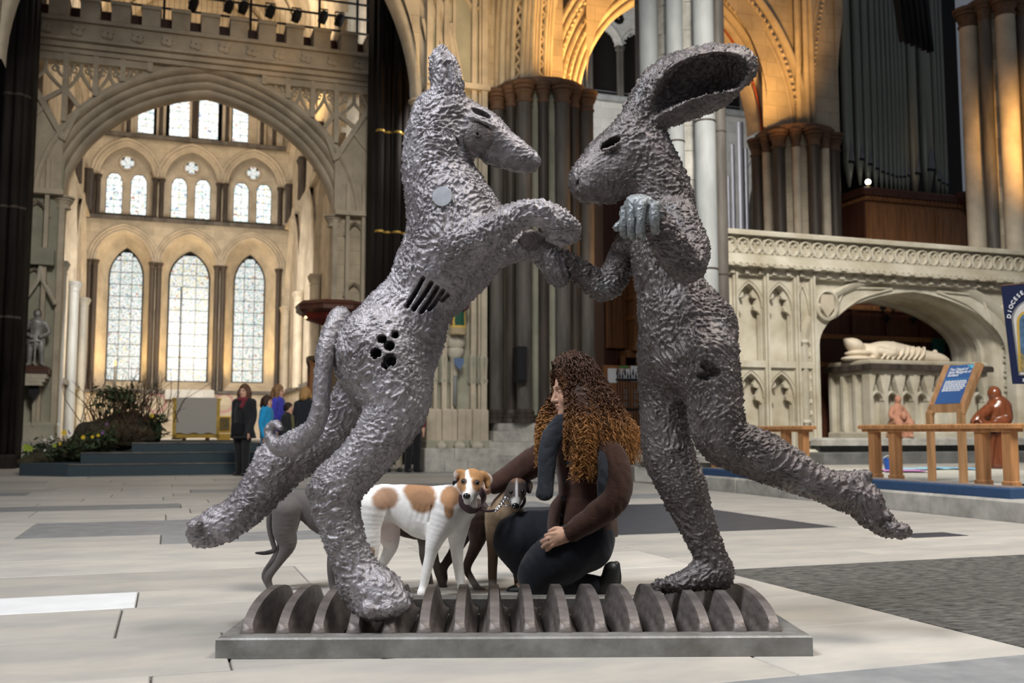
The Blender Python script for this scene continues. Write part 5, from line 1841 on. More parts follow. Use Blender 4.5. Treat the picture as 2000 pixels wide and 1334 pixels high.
# ---------------------------------------------------------------- the finned base
BR = math.radians(1.2)
Fr = MB()
Fr.box(-1.01, 1.02, -.40, -.315, 0, .068, bev=.006).box(-1.01, 1.02, .415, .49, 0, .068, bev=.006)
Fr.box(-1.01, -.935, -.32, .42, 0, .066, bev=.004).box(.935, 1.02, -.32, .42, 0, .066, bev=.004)
Fr.build('base_frame', M['bronze_base'], SCULPT, rot=(0, 0, BR))
fin = MB()
n = 26
prof = []
for i in range(n + 1):
    a = math.pi * i / n
    prof.append((-.335 + .735 * (1 - math.cos(a)) / 2 - 0.0, .055 + .110 * max(0, math.sin(a)) ** .75))
lev = [(0.0, .058), (.12, .042), (.36, .031), (.8, .0225), (1.0, .0165)]   # flares into the frame at its foot
verts, faces = [], []
m = len(lev) * 2
for y, zt in prof:
    for t, hw in lev:
        verts.append((-hw, y, .03 + (zt - .03) * t))
    for t, hw in lev[::-1]:
        verts.append((hw, y, .03 + (zt - .03) * t))
for i in range(n):
    for k in range(m):
        l = (k + 1) % m
        faces.append((i * m + k, i * m + l, (i + 1) * m + l, (i + 1) * m + k))
faces += [tuple(range(m))[::-1], tuple(range(n * m, n * m + m))]
fin.add(verts, [f[::-1] for f in faces])
fm = fin.mesh('fin')
fm.materials.append(M['bronze_fin'])
fm.polygons.foreach_set('use_smooth', [True] * len(fm.polygons))
fm.set_sharp_from_angle(angle=math.radians(50))
for k in range(16):
    x = -.922 + .1222 * k
    o = link('fin', fm, None, SCULPT, loc=(x * math.cos(BR), x * math.sin(BR), 0), rot=(0, 0, BR))
# ================================================================== KNEELING WOMAN
M['skin'] = material('skin', (.5, .3, .2), .5, attr='hide_colour', var=.04, scale=40, spec=.35)
M['jacket'] = material('brown_wool_jacket', (.052, .023, .0155), .95, var=.25, scale=18, bump=.3, bscale=160, sheen=.12)
M['trousers'] = material('black_navy_trousers', (.0085, .0095, .015), .85, var=.2, scale=30, sheen=.1)
M['scarf'] = material('grey_blue_scarf', (.020, .0235, .031), .95, var=.2, scale=30, bump=.2, bscale=150, sheen=.3)
M['boot'] = material('dark_boot', (.016, .018, .018), .45, spec=.4)
M['hair_red'] = material('curly_auburn_hair', (.1, .05, .02), .55, attr='hide_colour', spec=.45)
W_O = np.array((.36, 4.68, 0))
WOMAN = thing('person', 'kneeling woman with long curly auburn hair in a brown jacket stroking the dogs', 'person', tuple(W_O))
# head frame: forward, side (towards the viewer), up
_fa = math.radians(14)
HF = Vector((-math.cos(_fa), -math.sin(_fa), -.16)).normalized()
HSD = Vector((math.sin(_fa), -math.cos(_fa), 0)).normalized()
HU = HSD.cross(HF).normalized()
if HU.z < 0: HU = -HU
HC = P(1121, 764, 4.66)
HM = np.array([[HF.x, HSD.x, HU.x], [HF.y, HSD.y, HU.y], [HF.z, HSD.z, HU.z]])
hs_ = .93


def hl(f, s, u):
    return HC + (HF * f + HSD * s + HU * u) * hs_


def hpath(S, pts, rad, k, **kw):
    S.path([tuple(hl(*q)) for q in pts], [r * hs_ for r in rad], k, **kw)


def hell(S, c, r, k, **kw):
    S.ell(tuple(hl(*c)), [q * hs_ for q in r], k, rot=HM, **kw)


S = SDF((-.14, 4.30, 0), (.62, 5.0, 1.12), .0042)
hell(S, (-.008, 0, .030), (.100, .076, .106), .0)
hell(S, (.030, 0, -.035), (.062, .058, .075), .03)
hell(S, (.052, 0, -.080), (.040, .040, .040), .03)
hell(S, (.082, 0, -.105), (.016, .018, .015), .025)
hpath(S, [(.090, 0, .022), (.104, 0, -.006), (.117, 0, -.030)], [.009, .0095, .0115], .012)
for s in (-1, 1):
    hell(S, (.104, .011 * s, -.034), (.010, .008, .008), .008)
    hell(S, (.088, .033 * s, .012), (.013, .017, .010), .012, cut=True)
    hell(S, (.078, .032 * s, .010), (.0135, .0135, .0125), .004)
    hpath(S, [(.094, .012 * s, .030), (.092, .033 * s, .035), (.078, .054 * s, .026)], [.006, .006, .005], .012)
    hell(S, (.062, .044 * s, -.028), (.026, .022, .026), .03)
    hpath(S, [(.0, .074 * s, .03), (-.012, .080 * s, .015), (-.005, .078 * s, -.015)], [.010, .012, .008], .008)
hpath(S, [(.088, .020, -.062), (.102, .006, -.056), (.102, -.006, -.056), (.088, -.020, -.062)], [.004, .007, .007, .004], .006)
hpath(S, [(.086, .018, -.066), (.098, .0, -.073), (.086, -.018, -.066)], [.004, .0085, .004], .006)
hpath(S, [(.098, .024, -.0645), (.106, 0, -.0645), (.098, -.024, -.0645)], [.0018, .0022, .0018], .003, cut=True)
p_, r_ = pp([(1130, 800, 24, 4.68), (1132, 835, 27, 4.70), (1136, 880, 48, 4.70), (1142, 940, 46, 4.70), (1144, 990, 38, 4.70), (1142, 1030, 40, 4.70)])
S.path(p_, r_, .03, flat=(1, 1.2, 1))
px_path(S, [(1180, 872, 24, 4.55), (1202, 920, 21, 4.50), (1198, 975, 20, 4.46), (1158, 1010, 18, 4.46), (1120, 1036, 14, 4.46), (1104, 1045, 14, 4.455)], .02)
px_path(S, [(1090, 880, 24, 4.84), (1042, 905, 20, 4.90), (1000, 930, 18, 4.90), (962, 948, 13, 4.88), (948, 955, 12, 4.86)], .02)
px_path(S, [(1146, 1055, 38, 4.60), (1098, 1082, 40, 4.56), (1050, 1118, 34, 4.55), (1062, 1150, 26, 4.56), (1115, 1152, 22, 4.60), (1168, 1148, 14, 4.64)], .02)
px_path(S, [(1145, 1030, 44, 4.82), (1070, 1040, 42, 4.84), (1010, 1048, 36, 4.84), (1024, 1090, 28, 4.86), (1050, 1140, 20, 4.88), (1020, 1150, 15, 4.88)], .02)
# near hand resting on the thigh
px_path(S, [(1108, 1044, 13, 4.452), (1092, 1050, 14.5, 4.440), (1082, 1055, 13, 4.435)], .012, flat=(1, .7, 1))
for x0, y0, x1, y1, dy in ((1086, 1042, 1066, 1046, .0), (1080, 1049, 1058, 1058, -.004), (1079, 1056, 1060, 1068, -.006), (1083, 1061, 1068, 1074, -.004)):
    px_path(S, [(x0, y0, 5.6, 4.432 + dy), (lerp(x0, x1, .5), lerp(y0, y1, .45), 5.0, 4.428 + dy), (x1, y1, 4.0, 4.442 + dy)], .004)
px_path(S, [(1100, 1036, 6, 4.455), (1086, 1033, 5.2, 4.460), (1074, 1038, 4.2, 4.466)], .006)
# far hand on the dog
for dx, dy in ((-10, -4), (-13, 2), (-11, 8), (-7, 13)):
    px_path(S, [(950, 953, 8, 4.86), (945 + dx, 955 + dy, 5.5, 4.85), (940 + dx, 962 + dy, 4.5, 4.845)], .005)
px_path(S, [(954, 948, 6, 4.85), (948, 938, 5, 4.84)], .005)
me = S.mesh('body')
v = coords(me)
loc = (v - np.array(HC)) @ HM / hs_
col = np.tile(np.array((.56, .335, .235), np.float32), (len(v), 1))
nz = fbm(v * 30, 2)[:, None]
col *= 1 + .10 * nz
lip = np.exp(-((loc[:, 0] - .10) / .016) ** 2 - (loc[:, 1] / .022) ** 2 - ((loc[:, 2] + .064) / .010) ** 2)
cheek = np.exp(-((loc[:, 0] - .075) / .03) ** 2 - ((np.abs(loc[:, 1]) - .045) / .025) ** 2 - ((loc[:, 2] + .025) / .025) ** 2)
brow = np.exp(-((loc[:, 2] - .034 - .0) / .005) ** 2) * (np.abs(loc[:, 1]) > .010) * (np.abs(loc[:, 1]) < .055) * (loc[:, 0] > .06)
lash = np.exp(-((loc[:, 2] - .006) / .0035) ** 2) * (np.abs(np.abs(loc[:, 1]) - .032) < .017) * (loc[:, 0] > .07)
for wgt, c in ((lip * .75, (.40, .13, .11)), (cheek * .4, (.58, .26, .19)), (brow * .7, (.10, .05, .03)), (lash * .8, (.05, .03, .025))):
    col = col * (1 - wgt[:, None]) + np.array(c) * wgt[:, None]
set_color(me, col)
set_coords(me, v - W_O)
body = link('body', me, M['skin'], WOMAN)


def cloth(S, name, mat, parent, off, amp=.004, freq=14, seed=0, label=None):
    me = S.mesh(name)
    v = coords(me)
    if amp:
        n = normals(me)
        q = v + seed + .05 * np.stack([pnoise(v * 6 + 3), pnoise(v * 6 + 9), pnoise(v * 6 + 15)], 1)
        set_coords(me, v + n * (amp * (1 - 2.4 * np.abs(pnoise(q * np.array((freq, freq, freq * .55))))))[:, None])
    set_coords(me, coords(me) - off)
    return link(name, me, mat, parent, label=label)


# jacket
S = SDF((-.16, 4.28, .2), (.66, 5.05, 1.02), .0048)
px_path(S, [(1132, 838, 38, 4.69), (1138, 885, 58, 4.70), (1142, 940, 53, 4.70), (1142, 985, 56, 4.70), (1138, 1015, 68, 4.70), (1138, 1036, 70, 4.70)], .03, flat=(1, 1.15, 1))
px_path(S, [(1176, 866, 36, 4.57), (1203, 915, 31, 4.50), (1203, 968, 30, 4.455), (1166, 1006, 27, 4.45), (1128, 1032, 22, 4.455), (1114, 1041, 20, 4.455)], .025)
px_path(S, [(1096, 876, 36, 4.84), (1045, 902, 30, 4.90), (1002, 928, 25, 4.90), (966, 946, 19, 4.88)], .025)
S.ell(P(1132, 842, 4.68), (.085, .10, .05), .02)
px_path(S, [(1107, 1046, 14, 4.452), (1120, 1037, 15, 4.455)], .0, cut=True, smooth=False)
zc = P(1146, 1047, 4.7).z
S.plane_cut(zc)
px_path(S, [(1112, 895, 2.6, 4.57), (1106, 960, 2.6, 4.57), (1098, 1010, 2.6, 4.57), (1096, 1045, 2.6, 4.55)], .004, flat=(1, 3, 1), cut=True)
jk = cloth(S, 'jacket', M['jacket'], WOMAN, W_O, .0055, 13)
for k in range(4):
    c = P(1108 - 4 * k, 905 + 34 * k, 4.575) - Vector(W_O)
    MB().lathe([(0, -.004), (.011, -.003), (.011, .003), (0, .004)], n=12).build('button', M['boot'], jk, loc=c, rot=(math.pi / 2, 0, -.5))
# trousers
S = SDF((-.10, 4.33, 0), (.58, 5.05, .50), .0048)
px_path(S, [(1146, 1025, 50, 4.70), (1150, 1045, 52, 4.66), (1150, 1066, 46, 4.62)], .03, flat=(1, 1.15, 1))
px_path(S, [(1146, 1060, 50, 4.60), (1100, 1085, 54, 4.56), (1056, 1118, 44, 4.55), (1058, 1138, 34, 4.55), (1110, 1148, 30, 4.60), (1158, 1146, 23, 4.64), (1180, 1145, 20, 4.645)], .03)
px_path(S, [(1145, 1035, 52, 4.82), (1075, 1048, 52, 4.84), (1010, 1050, 46, 4.83), (1016, 1085, 34, 4.86), (1046, 1135, 25, 4.88)], .03)
S.plane_cut(.004)
cloth(S, 'trousers', M['trousers'], WOMAN, W_O, .004, 12, 5)
# boots
for pts, nm in (([(1178, 1146, 19, 4.64), (1190, 1134, 18, 4.62), (1195, 1112, 15, 4.615), (1196, 1150, 14, 4.63)], 'boot'), ([(1050, 1145, 21, 4.88), (1022, 1154, 17, 4.88), (1000, 1157, 12, 4.88)], 'boot')):
    S = SDF((-.12, 4.45, -.01), (.62, 5.0, .26), .0045)
    px_path(S, pts, .01)
    if pts[0][0] > 1100:
        px_path(S, [(1204, 1103, 7, 4.62), (1207, 1130, 7, 4.62), (1203, 1152, 7, 4.63)], .006)
    S.plane_cut(.002)
    finish(S, nm, M['boot'], WOMAN, 0, off=W_O)
# scarf
S = SDF((.05, 4.30, .4), (.50, 4.95, 1.0), .0045)
px_path(S, [(1098, 822, 15, 4.60), (1080, 850, 17, 4.56), (1070, 890, 15, 4.54), (1067, 930, 14, 4.53), (1064, 966, 14, 4.52)], .01, flat=(1.3, .62, 1))
px_path(S, [(1094, 826, 15, 4.62), (1120, 838, 17, 4.58), (1150, 836, 15, 4.60), (1166, 830, 13, 4.68), (1150, 824, 14, 4.80), (1112, 820, 14, 4.80), (1096, 822, 14, 4.70)], .012)
px_path(S, [(1165, 840, 14, 4.58), (1178, 880, 13, 4.50), (1181, 920, 13, 4.455), (1178, 965, 12, 4.445)], .01, flat=(1.1, .7, 1))
cloth(S, 'scarf', M['scarf'], WOMAN, W_O, .005, 24, 2)
bd = MB()
c = P(1117, 858, 4.535) - Vector(W_O)
bd.lathe([(0, -.003), (.012, -.003), (.012, .003), (0, .003)], n=6)
bd.build('purple_badge', material('purple_badge', (.08, .03, .25), .5), jk, loc=c, rot=(math.pi / 2, .4, -.2))
MB().lathe([(.0085, -.002), (.0105, 0), (.0085, .002)], n=10).build('ring', M['black'], body, loc=P(1072, 1054, 4.42) - Vector(W_O), rot=(.2, 1.2, 0))


# hair: a soft core with several hundred corkscrew curls grown from the scalp
def curls(name, n, seed, parent, spec, col_fn, r0=.0032, seg=46):
    rg = np.random.RandomState(seed)
    V, Q, C = [], [], []
    base = 0
    for i in range(n):
        path, amp, wl = spec(rg)
        q = catmull(path, max(2, seg // (len(path) - 1)))
        d = np.concatenate([[0], np.cumsum(np.linalg.norm(np.diff(q, axis=0), axis=1))])
        ns = seg
        t = np.linspace(0, d[-1], ns)
        c = np.stack([np.interp(t, d, q[:, j]) for j in range(3)], 1)
        u = t / d[-1]
        tg = np.gradient(c, axis=0)
        tg /= np.linalg.norm(tg, axis=1)[:, None] + 1e-9
        a = np.cross(tg, np.array((.3, .9, .2)))
        a /= np.linalg.norm(a, axis=1)[:, None] + 1e-9
        b = np.cross(tg, a)
        ph = rg.uniform(0, 6.28)
        sg = rg.choice((-1, 1))
        w = ph + sg * 2 * np.pi * t / wl
        am = amp * np.clip(u * 3, .15, 1) * (1 - .3 * u)
        c = c + a * (np.cos(w) * am)[:, None] + b * (np.sin(w) * am)[:, None]
        rr = r0 * rg.uniform(.7, 1.3) * (1 - .55 * u ** 2)
        tg = np.gradient(c, axis=0)
        tg /= np.linalg.norm(tg, axis=1)[:, None] + 1e-9
        a = np.cross(tg, np.array((.2, .3, .93)))
        a /= np.linalg.norm(a, axis=1)[:, None] + 1e-9
        b = np.cross(tg, a)
        ring = np.stack([c + (a * math.cos(x) + b * math.sin(x)) * rr[:, None] for x in (0, 2.094, 4.189)], 1)
        V.append(ring.reshape(-1, 3))
        k = np.arange(ns - 1)[:, None] * 3
        for j in range(3):
            l = (j + 1) % 3
            Q.append(base + np.stack([k[:, 0] + j, k[:, 0] + l, k[:, 0] + 3 + l, k[:, 0] + 3 + j], 1))
        cc = col_fn(u, c, rg)
        C.append(np.repeat(cc, 3, axis=0))
        base += ns * 3
    me = mesh_np(name, np.vstack(V) - W_O, np.vstack(Q))
    set_color(me, np.vstack(C))
    return link(name, me, M['hair_red'], parent)


hcv = np.array(HC)
fv, sv, uvv = np.array(HF), np.array(HSD), np.array(HU)


def hair_spec(rg):
    while True:
        th = rg.uniform(-math.pi, math.pi)               # azimuth about the head: 0 = forward, + = towards the viewer
        el = rg.uniform(-.15, 1.45)
        if abs(th) < .95 and el < .80: continue
        if abs(th) < 1.30 and el < .25: continue
        break
    dirh = fv * math.cos(th) + sv * math.sin(th)
    d0 = dirh * math.cos(el) + uvv * math.sin(el)
    root = hcv + (fv * -.008 + uvv * .03) * hs_ + (fv * (d0 @ fv) * .096 + sv * (d0 @ sv) * .072 + uvv * (d0 @ uvv) * .102) * hs_
    # where the lock ends up: a wide skirt of hair on the shoulders and back
    th2 = th + rg.normal(0, .22)
    if abs(th2) < 1.12: th2 = math.copysign(1.12 + abs(rg.normal(0, .25)), th2 if th2 else 1)
    dh = fv * math.cos(th2) + sv * math.sin(th2)
    dh = np.array((dh[0], dh[1], 0))
    dh /= np.linalg.norm(dh)
    back = max(0, -math.cos(th2))
    side = abs(math.sin(th2))
    lay = rg.uniform(.35, 1.0) ** .7
    R = (.155 + .175 * back) * lay
    L = rg.uniform(.62, 1.0)
    end = np.array((hcv[0], hcv[1], hcv[2])) + dh * R + np.array((.012, 0, -.345 * L))
    if math.sin(th2) < -.3 and math.cos(th2) > -.2:         # the far lock falling before her shoulder
        end += np.array((-.10 * lay, .02, .0))
    mid1 = root + d0 * rg.uniform(.02, .055) + np.array((0, 0, .008))
    mid2 = hcv + dh * R * .80 + np.array((0.004, 0, -.03 - .08 * rg.rand()))
    mid2 = .5 * mid2 + .5 * (hcv + dh * (.11 + .03 * lay) + np.array((0, 0, -.05)))
    mid3 = .45 * mid2 + .55 * end + dh * .018
    return [root, mid1, mid2, mid3, end], rg.uniform(.006, .0125), rg.uniform(.030, .050)


def hair_col(u, c, rg):
    root = np.array((.036, .014, .007))
    midc = np.array((.125, .045, .014)) * rg.uniform(.7, 1.3)
    tip = np.array((.52, .245, .075)) * rg.uniform(.6, 1.35)
    w = np.clip(u * 1.6, 0, 1)[:, None]
    x = np.clip((u - .45) / .5, 0, 1)[:, None]
    return (root * (1 - w) + midc * w) * (1 - x) + tip * x


S = SDF((.02, 4.32, .55), (.66, 5.0, 1.12), .007)
hell(S, (-.022, 0, .045), (.098, .084, .100), .0)
for th in np.linspace(1.5, 2 * math.pi - 1.5, 11):
    dh = fv * math.cos(th) + sv * math.sin(th)
    dh = np.array((dh[0], dh[1], 0)); dh /= np.linalg.norm(dh)
    back = max(0, -math.cos(th))
    R = .11 + .12 * back
    S.path([hcv + dh * .05 + (0, 0, .05), hcv + dh * .09 + (0, 0, -.04), hcv + dh * R + (0, 0, -.16), hcv + dh * R * 1.05 + (0, 0, -.27)], [.05, .05, .045, .02], .03)
hell(S, (.075, 0, -.03), (.075, .052, .085), .02, cut=True)
me = S.mesh('hair')
v = coords(me)
n = normals(me)
v = v + n * (.008 * fbm(v * 40, 2))[:, None]
tt = np.clip((hcv[2] + .10 - v[:, 2]) / .40, 0, 1)[:, None]
set_color(me, np.array((.022, .009, .005)) * (1 - tt) + np.array((.085, .033, .011)) * tt)
set_coords(me, v - W_O)
hair = link('hair', me, M['hair_red'], WOMAN, label='long curly auburn hair with golden ends')
curls('curls', 1500, 5, hair, hair_spec, hair_col)


def fringe_spec(rg):
    th = rg.uniform(-1.0, 1.2)
    d0 = fv * math.cos(th) * .75 + sv * math.sin(th) * .75 + uvv * .72
    root = hcv + (fv * -.008 + uvv * .03) * hs_ + (fv * (d0 @ fv) * .094 + sv * (d0 @ sv) * .074 + uvv * (d0 @ uvv) * .104) * hs_
    s = 1 if th > 0 else -1
    end = hcv + fv * .055 * rg.uniform(.5, 1.3) + sv * s * (.078 + .02 * rg.rand()) + uvv * rg.uniform(-.06, .04)
    mid = .5 * (root + end) + fv * .022 + uvv * .035
    return [root, root + uvv * .02 + fv * .012, mid, end], rg.uniform(.005, .009), rg.uniform(.026, .04)


curls('fringe_curls', 150, 8, hair, fringe_spec, lambda u, c, rg: hair_col(u * .75, c, rg), seg=30)


def front_spec(rg):                          # the bright locks over her near shoulder
    root = hcv + sv * .075 + fv * rg.uniform(-.05, .03) + uvv * rg.uniform(-.05, .06)
    ex, ey = rg.uniform(1108, 1165), rg.uniform(880, 945)
    end = np.array(P(ex, ey, 4.50 + rg.uniform(-.015, .03)))
    m1 = root + sv * .035 + np.array((0, 0, -.04))
    m2 = .5 * m1 + .5 * end + sv * .04
    return [root, m1, m2, end], rg.uniform(.008, .014), rg.uniform(.034, .05)


def far_spec(rg):                            # pale locks hanging before the far shoulder
    root = hcv - sv * .070 + fv * rg.uniform(-.06, .02) + uvv * rg.uniform(-.02, .08)
    ex, ey = rg.uniform(1044, 1084), rg.uniform(850, 918)
    end = np.array(P(ex, ey, 4.80 + rg.uniform(-.05, .05)))
    m1 = root - sv * .035 + fv * .02 + np.array((-.02, 0, -.05))
    mx_ = np.array(P(lerp(ex, 1075, .35), 815 + rg.uniform(-12, 12), 4.80))
    return [root, m1, mx_, end], rg.uniform(.008, .014), rg.uniform(.032, .046)


def side_spec(rg):                           # the heavy fall of hair over her near ear and shoulder
    th = rg.uniform(.75, 2.9)
    el = rg.uniform(-.35, 1.2)
    d0 = (fv * math.cos(th) + sv * math.sin(th)) * math.cos(el) + uvv * math.sin(el)
    root = hcv + (fv * -.012 + uvv * .03) * hs_ + (fv * (d0 @ fv) * .096 + sv * (d0 @ sv) * .080 + uvv * (d0 @ uvv) * .102) * hs_
    th2 = max(1.0, th + rg.normal(0, .15))
    dh = fv * math.cos(th2) + sv * math.sin(th2)
    dh = np.array((dh[0], dh[1], 0)); dh /= np.linalg.norm(dh)
    R = rg.uniform(.125, .17) + .10 * max(0, -math.cos(th2))
    m1 = root + d0 * .022
    m2 = hcv + dh * R * .86 + np.array((0, 0, -.05 - .05 * rg.rand()))
    end = hcv + dh * R * 1.12 + np.array((0, 0, -.16 - .16 * rg.rand()))
    return [root, m1, m2, end], rg.uniform(.006, .012), rg.uniform(.028, .045)


curls('side_curls', 520, 41, hair, side_spec, lambda u, c, rg: hair_col(u * .78, c, rg), seg=44)
curls('far_locks', 230, 33, hair, far_spec, lambda u, c, rg: hair_col(np.clip(u * 1.35, 0, 1), c, rg), seg=48)
curls('front_locks', 170, 21, hair, front_spec, lambda u, c, rg: hair_col(np.clip(u * 1.25, 0, 1), c, rg), seg=54)


# ================================================================== VISITORS in the background
def visitor(label, px, Y, height, face, coat, trousers, hair, coat_len=.5, shirt=None, hair_len=.1, bag=False, scarf=None, stride=.0, group=None, z=0, lean=0, skirt=.0):
    """face = heading in the plan, 0 = to the right of the photo, -90 = towards the viewer"""
    g = G(px, 900, 0)
    d = ray(px, 845)
    x = d.x / d.y * Y
    t = thing('person', label, 'person', (x, Y, z), math.radians(face), group)
    k = height / 1.7
    Z = lambda q: q * k
    S = SDF((-.5 * k, -.45 * k, -.0), (.55 * k, .45 * k, 1.78 * k), .0135)

    def limb(S, pts, rad, kk=.02, **kw):
        S.path([(a * k, b * k, c * k) for a, b, c in pts], [r * k for r in rad], kk, **kw)
    limb(S, [(0, 0, 1.60), (.01, 0, 1.57)], [.092, .095], smooth=False, flat=(1.02, .82, 1.12))
    limb(S, [(.035, 0, 1.535), (.06, 0, 1.50)], [.062, .035], .03, smooth=False)
    limb(S, [(.095, 0, 1.59), (.112, 0, 1.565)], [.010, .014], .01, smooth=False)
    for s in (-1, 1):
        S.ell((.085 * k, .034 * s * k, 1.602 * k), (.014 * k, .016 * k, .009 * k), .006, cut=True)
    limb(S, [(-.01, 0, 1.50), (-.015, 0, 1.42)], [.052, .058], .03, smooth=False)
    limb(S, [(-.01, 0, 1.38), (0, 0, 1.2), (0, 0, 1.0), (-.01, 0, .9)], [.12, .13, .12, .135], .04, flat=(.85, 1.25, 1))
    arms = []
    for s in (-1, 1):
        arm = [(-.01, .17 * s, 1.38), (-.02 + stride * .1 * s, .215 * s, 1.12), (.05 + stride * .25 * s, .21 * s, .88), (.07 + stride * .28 * s, .20 * s, .80)]
        arms.append(arm)
        limb(S, arm, [.055, .045, .035, .028], .03)
        limb(S, [arm[3], (arm[3][0] + .015, arm[3][1] - .01 * s, .735)], [.038, .026], .02, smooth=False, flat=(1, .6, 1))
        for q in range(4):
            limb(S, [(arm[3][0] + .02 * (q - 1.5), arm[3][1], .745), (arm[3][0] + .022 * (q - 1.5) + .01, arm[3][1] - .012 * s, .69 - .008 * (q in (1, 2)))], [.011, .009], .004, smooth=False)
        leg = [(0, .085 * s, .90), (.02 + stride * .10 * s, .09 * s, .50), (-.01 + stride * .28 * s, .095 * s, .09)]
        limb(S, leg, [.09, .062, .042], .03)
        limb(S, [(leg[2][0] - .03, leg[2][1], .045), (leg[2][0] + .12, leg[2][1] + .015 * s, .032)], [.042, .034], .02, smooth=False)
    me = S.mesh('body')
    v = coords(me)
    col = np.tile(np.array((.52, .30, .21), np.float32), (len(v), 1))
    zz = v[:, 2] / k
    rr = np.abs(v[:, 1] / k)
    eye = (np.abs(zz - 1.602) < .012) & (np.abs(rr - .034) < .016) & (v[:, 0] > .06 * k)
    col[eye] = (.10, .06, .05)
    mouth = (np.abs(zz - 1.525) < .008) & (rr < .024) & (v[:, 0] > .05 * k)
    col[mouth] = (.36, .12, .10)
    set_color(me, col)
    link('body', me, M['skin'], t)
    fr = lambda c: material('visitor_cloth', c, .9, var=.18, scale=9, sheen=.15)
    # trousers and shoes
    S = SDF((-.5 * k, -.45 * k, -.0), (.55 * k, .45 * k, 1.1 * k), .0135)
    for s in (-1, 1):
        limb(S, [(0, .085 * s, .95), (.02 + stride * .10 * s, .09 * s, .50), (-.01 + stride * .28 * s, .095 * s, .06)], [.115, .082, .072], .02)
    limb(S, [(0, 0, 1.02), (0, 0, .92)], [.125, .135], .03, smooth=False, flat=(.9, 1.25, 1))
    S.plane_cut(.035)
    cloth(S, 'trousers', fr(trousers), t, 0, .006, 9)
    for s in (-1, 1):
        S = SDF((-.5 * k, -.3 * k, -.0), (.6 * k, .3 * k, .14 * k), .012)
        fx = -.01 + stride * .28 * s
        limb(S, [(fx - .045, .095 * s, .05), (fx + .05, .10 * s, .045), (fx + .15, .115 * s, .036)], [.05, .048, .038], .01)
        S.plane_cut(.004)
        cloth(S, 'shoe', M['boot'], t, 0, 0)
    # coat
    S = SDF((-.55 * k, -.5 * k, .1 * k), (.6 * k, .5 * k, 1.6 * k), .0135)
    b = 1.42 - coat_len * 1.2
    limb(S, [(-.012, 0, 1.40), (0, 0, 1.22), (0, 0, 1.02), (-.0, 0, max(.9, b)), (-.0, 0, b)], [.135, .152, .145, .16 + skirt * .3, .165 + skirt], .04, flat=(.88, 1.25, 1))
    for arm in arms:
        limb(S, arm[:3] + [(arm[3][0], arm[3][1], .815)], [.085, .070, .058, .050], .03)
    limb(S, [(-.02, 0, 1.46), (-.015, 0, 1.40)], [.075, .085], .02, smooth=False)
    S.plane_cut(b * k)
    ct = cloth(S, 'coat', fr(coat), t, 0, .010, 8, px)
    if shirt:
        S = SDF((-.0, -.1 * k, .85 * k), (.3 * k, .1 * k, 1.5 * k), .012)
        limb(S, [(.06, 0, 1.42), (.115, 0, 1.25), (.125, 0, 1.0)], [.05, .045, .04], .01, flat=(.8, 1.2, 1))
        cloth(S, 'shirt_front', fr(shirt), t, 0, 0)
    if scarf:
        S = SDF((-.2 * k, -.2 * k, 1.2 * k), (.25 * k, .2 * k, 1.56 * k), .012)
        limb(S, [(.07, .05, 1.44), (.08, -.05, 1.44), (-.04, -.08, 1.46), (-.06, .06, 1.46), (.07, .07, 1.44), (.12, .02, 1.30)], [.04, .042, .04, .04, .04, .04], .01)
        cloth(S, 'neck_scarf', fr(scarf), t, 0, 0)
    S = SDF((-.3 * k, -.25 * k, 1.15 * k), (.2 * k, .25 * k, 1.80 * k), .0125)
    limb(S, [(-.018, 0, 1.63), (-.02, 0, 1.60)], [.108, .108], smooth=False, flat=(1, .86, 1.08))
    if hair_len > .08:
        for s in (-1, 1):
            limb(S, [(-.02, .075 * s, 1.62), (.0, .10 * s, 1.55), (.0, .105 * s, 1.62 - hair_len)], [.05, .045, .03], .03)
        limb(S, [(-.08, 0, 1.62), (-.10, 0, 1.52), (-.10, 0, 1.62 - hair_len)], [.06, .065, .05], .03, flat=(1, 1.5, 1))
    S.ell((.105 * k, 0, 1.565 * k), (.075 * k, .070 * k, .085 * k), .01, cut=True)
    me = S.mesh('hair')
    v = coords(me); n = normals(me)
    set_coords(me, v + n * (.010 * fbm(v * 26, 2))[:, None])
    link('hair', me, material('visitor_hair', hair, .7, var=.3, scale=30), t)
    if bag:
        MB().box(.10 * k, .19 * k, -.14 * k, .10 * k, .78 * k, 1.0 * k, bev=.03).build('shoulder_bag', M['black'], t)
        MB().tube([(.14 * k, .10 * k, .95 * k), (.13 * k, .06 * k, 1.2 * k), (.02 * k, -.12 * k, 1.46 * k)], .012, 6).build('bag_strap', M['black'], t)
    return t


visitor('woman in a long black coat with burgundy scarf walking past the blue steps', 475, 17.7, 1.59, -105, (.010, .010, .013), (.009, .009, .010), (.085, .04, .022), coat_len=.60, hair_len=.26, bag=True, scarf=(.13, .015, .025), stride=.22, skirt=.045)
visitor('girl in a turquoise jacket and jeans with dark hair beside the blue coated woman', 521, 17.9, 1.40, -12, (.010, .245, .50), (.14, .22, .36), (.035, .018, .012), coat_len=.52, hair_len=.12, stride=.1)
visitor('light-haired woman in a violet blue jacket behind the turquoise girl', 543, 18.7, 1.63, -8, (.045, .045, .38), (.03, .035, .06), (.20, .11, .05), coat_len=.5, hair_len=.22, stride=.1)
visitor('boy with short dark hair in a dark open jacket and olive shirt', 563, 18.2, 1.28, -15, (.012, .014, .015), (.016, .018, .022), (.022, .012, .008), coat_len=.42, shirt=(.105, .095, .035), hair_len=.05)
visitor('blond visitor seen from behind in a dark navy coat beside the boy', 596, 18.4, 1.57, 75, (.011, .013, .020), (.012, .012, .016), (.30, .17, .065), coat_len=.58, hair_len=.09)
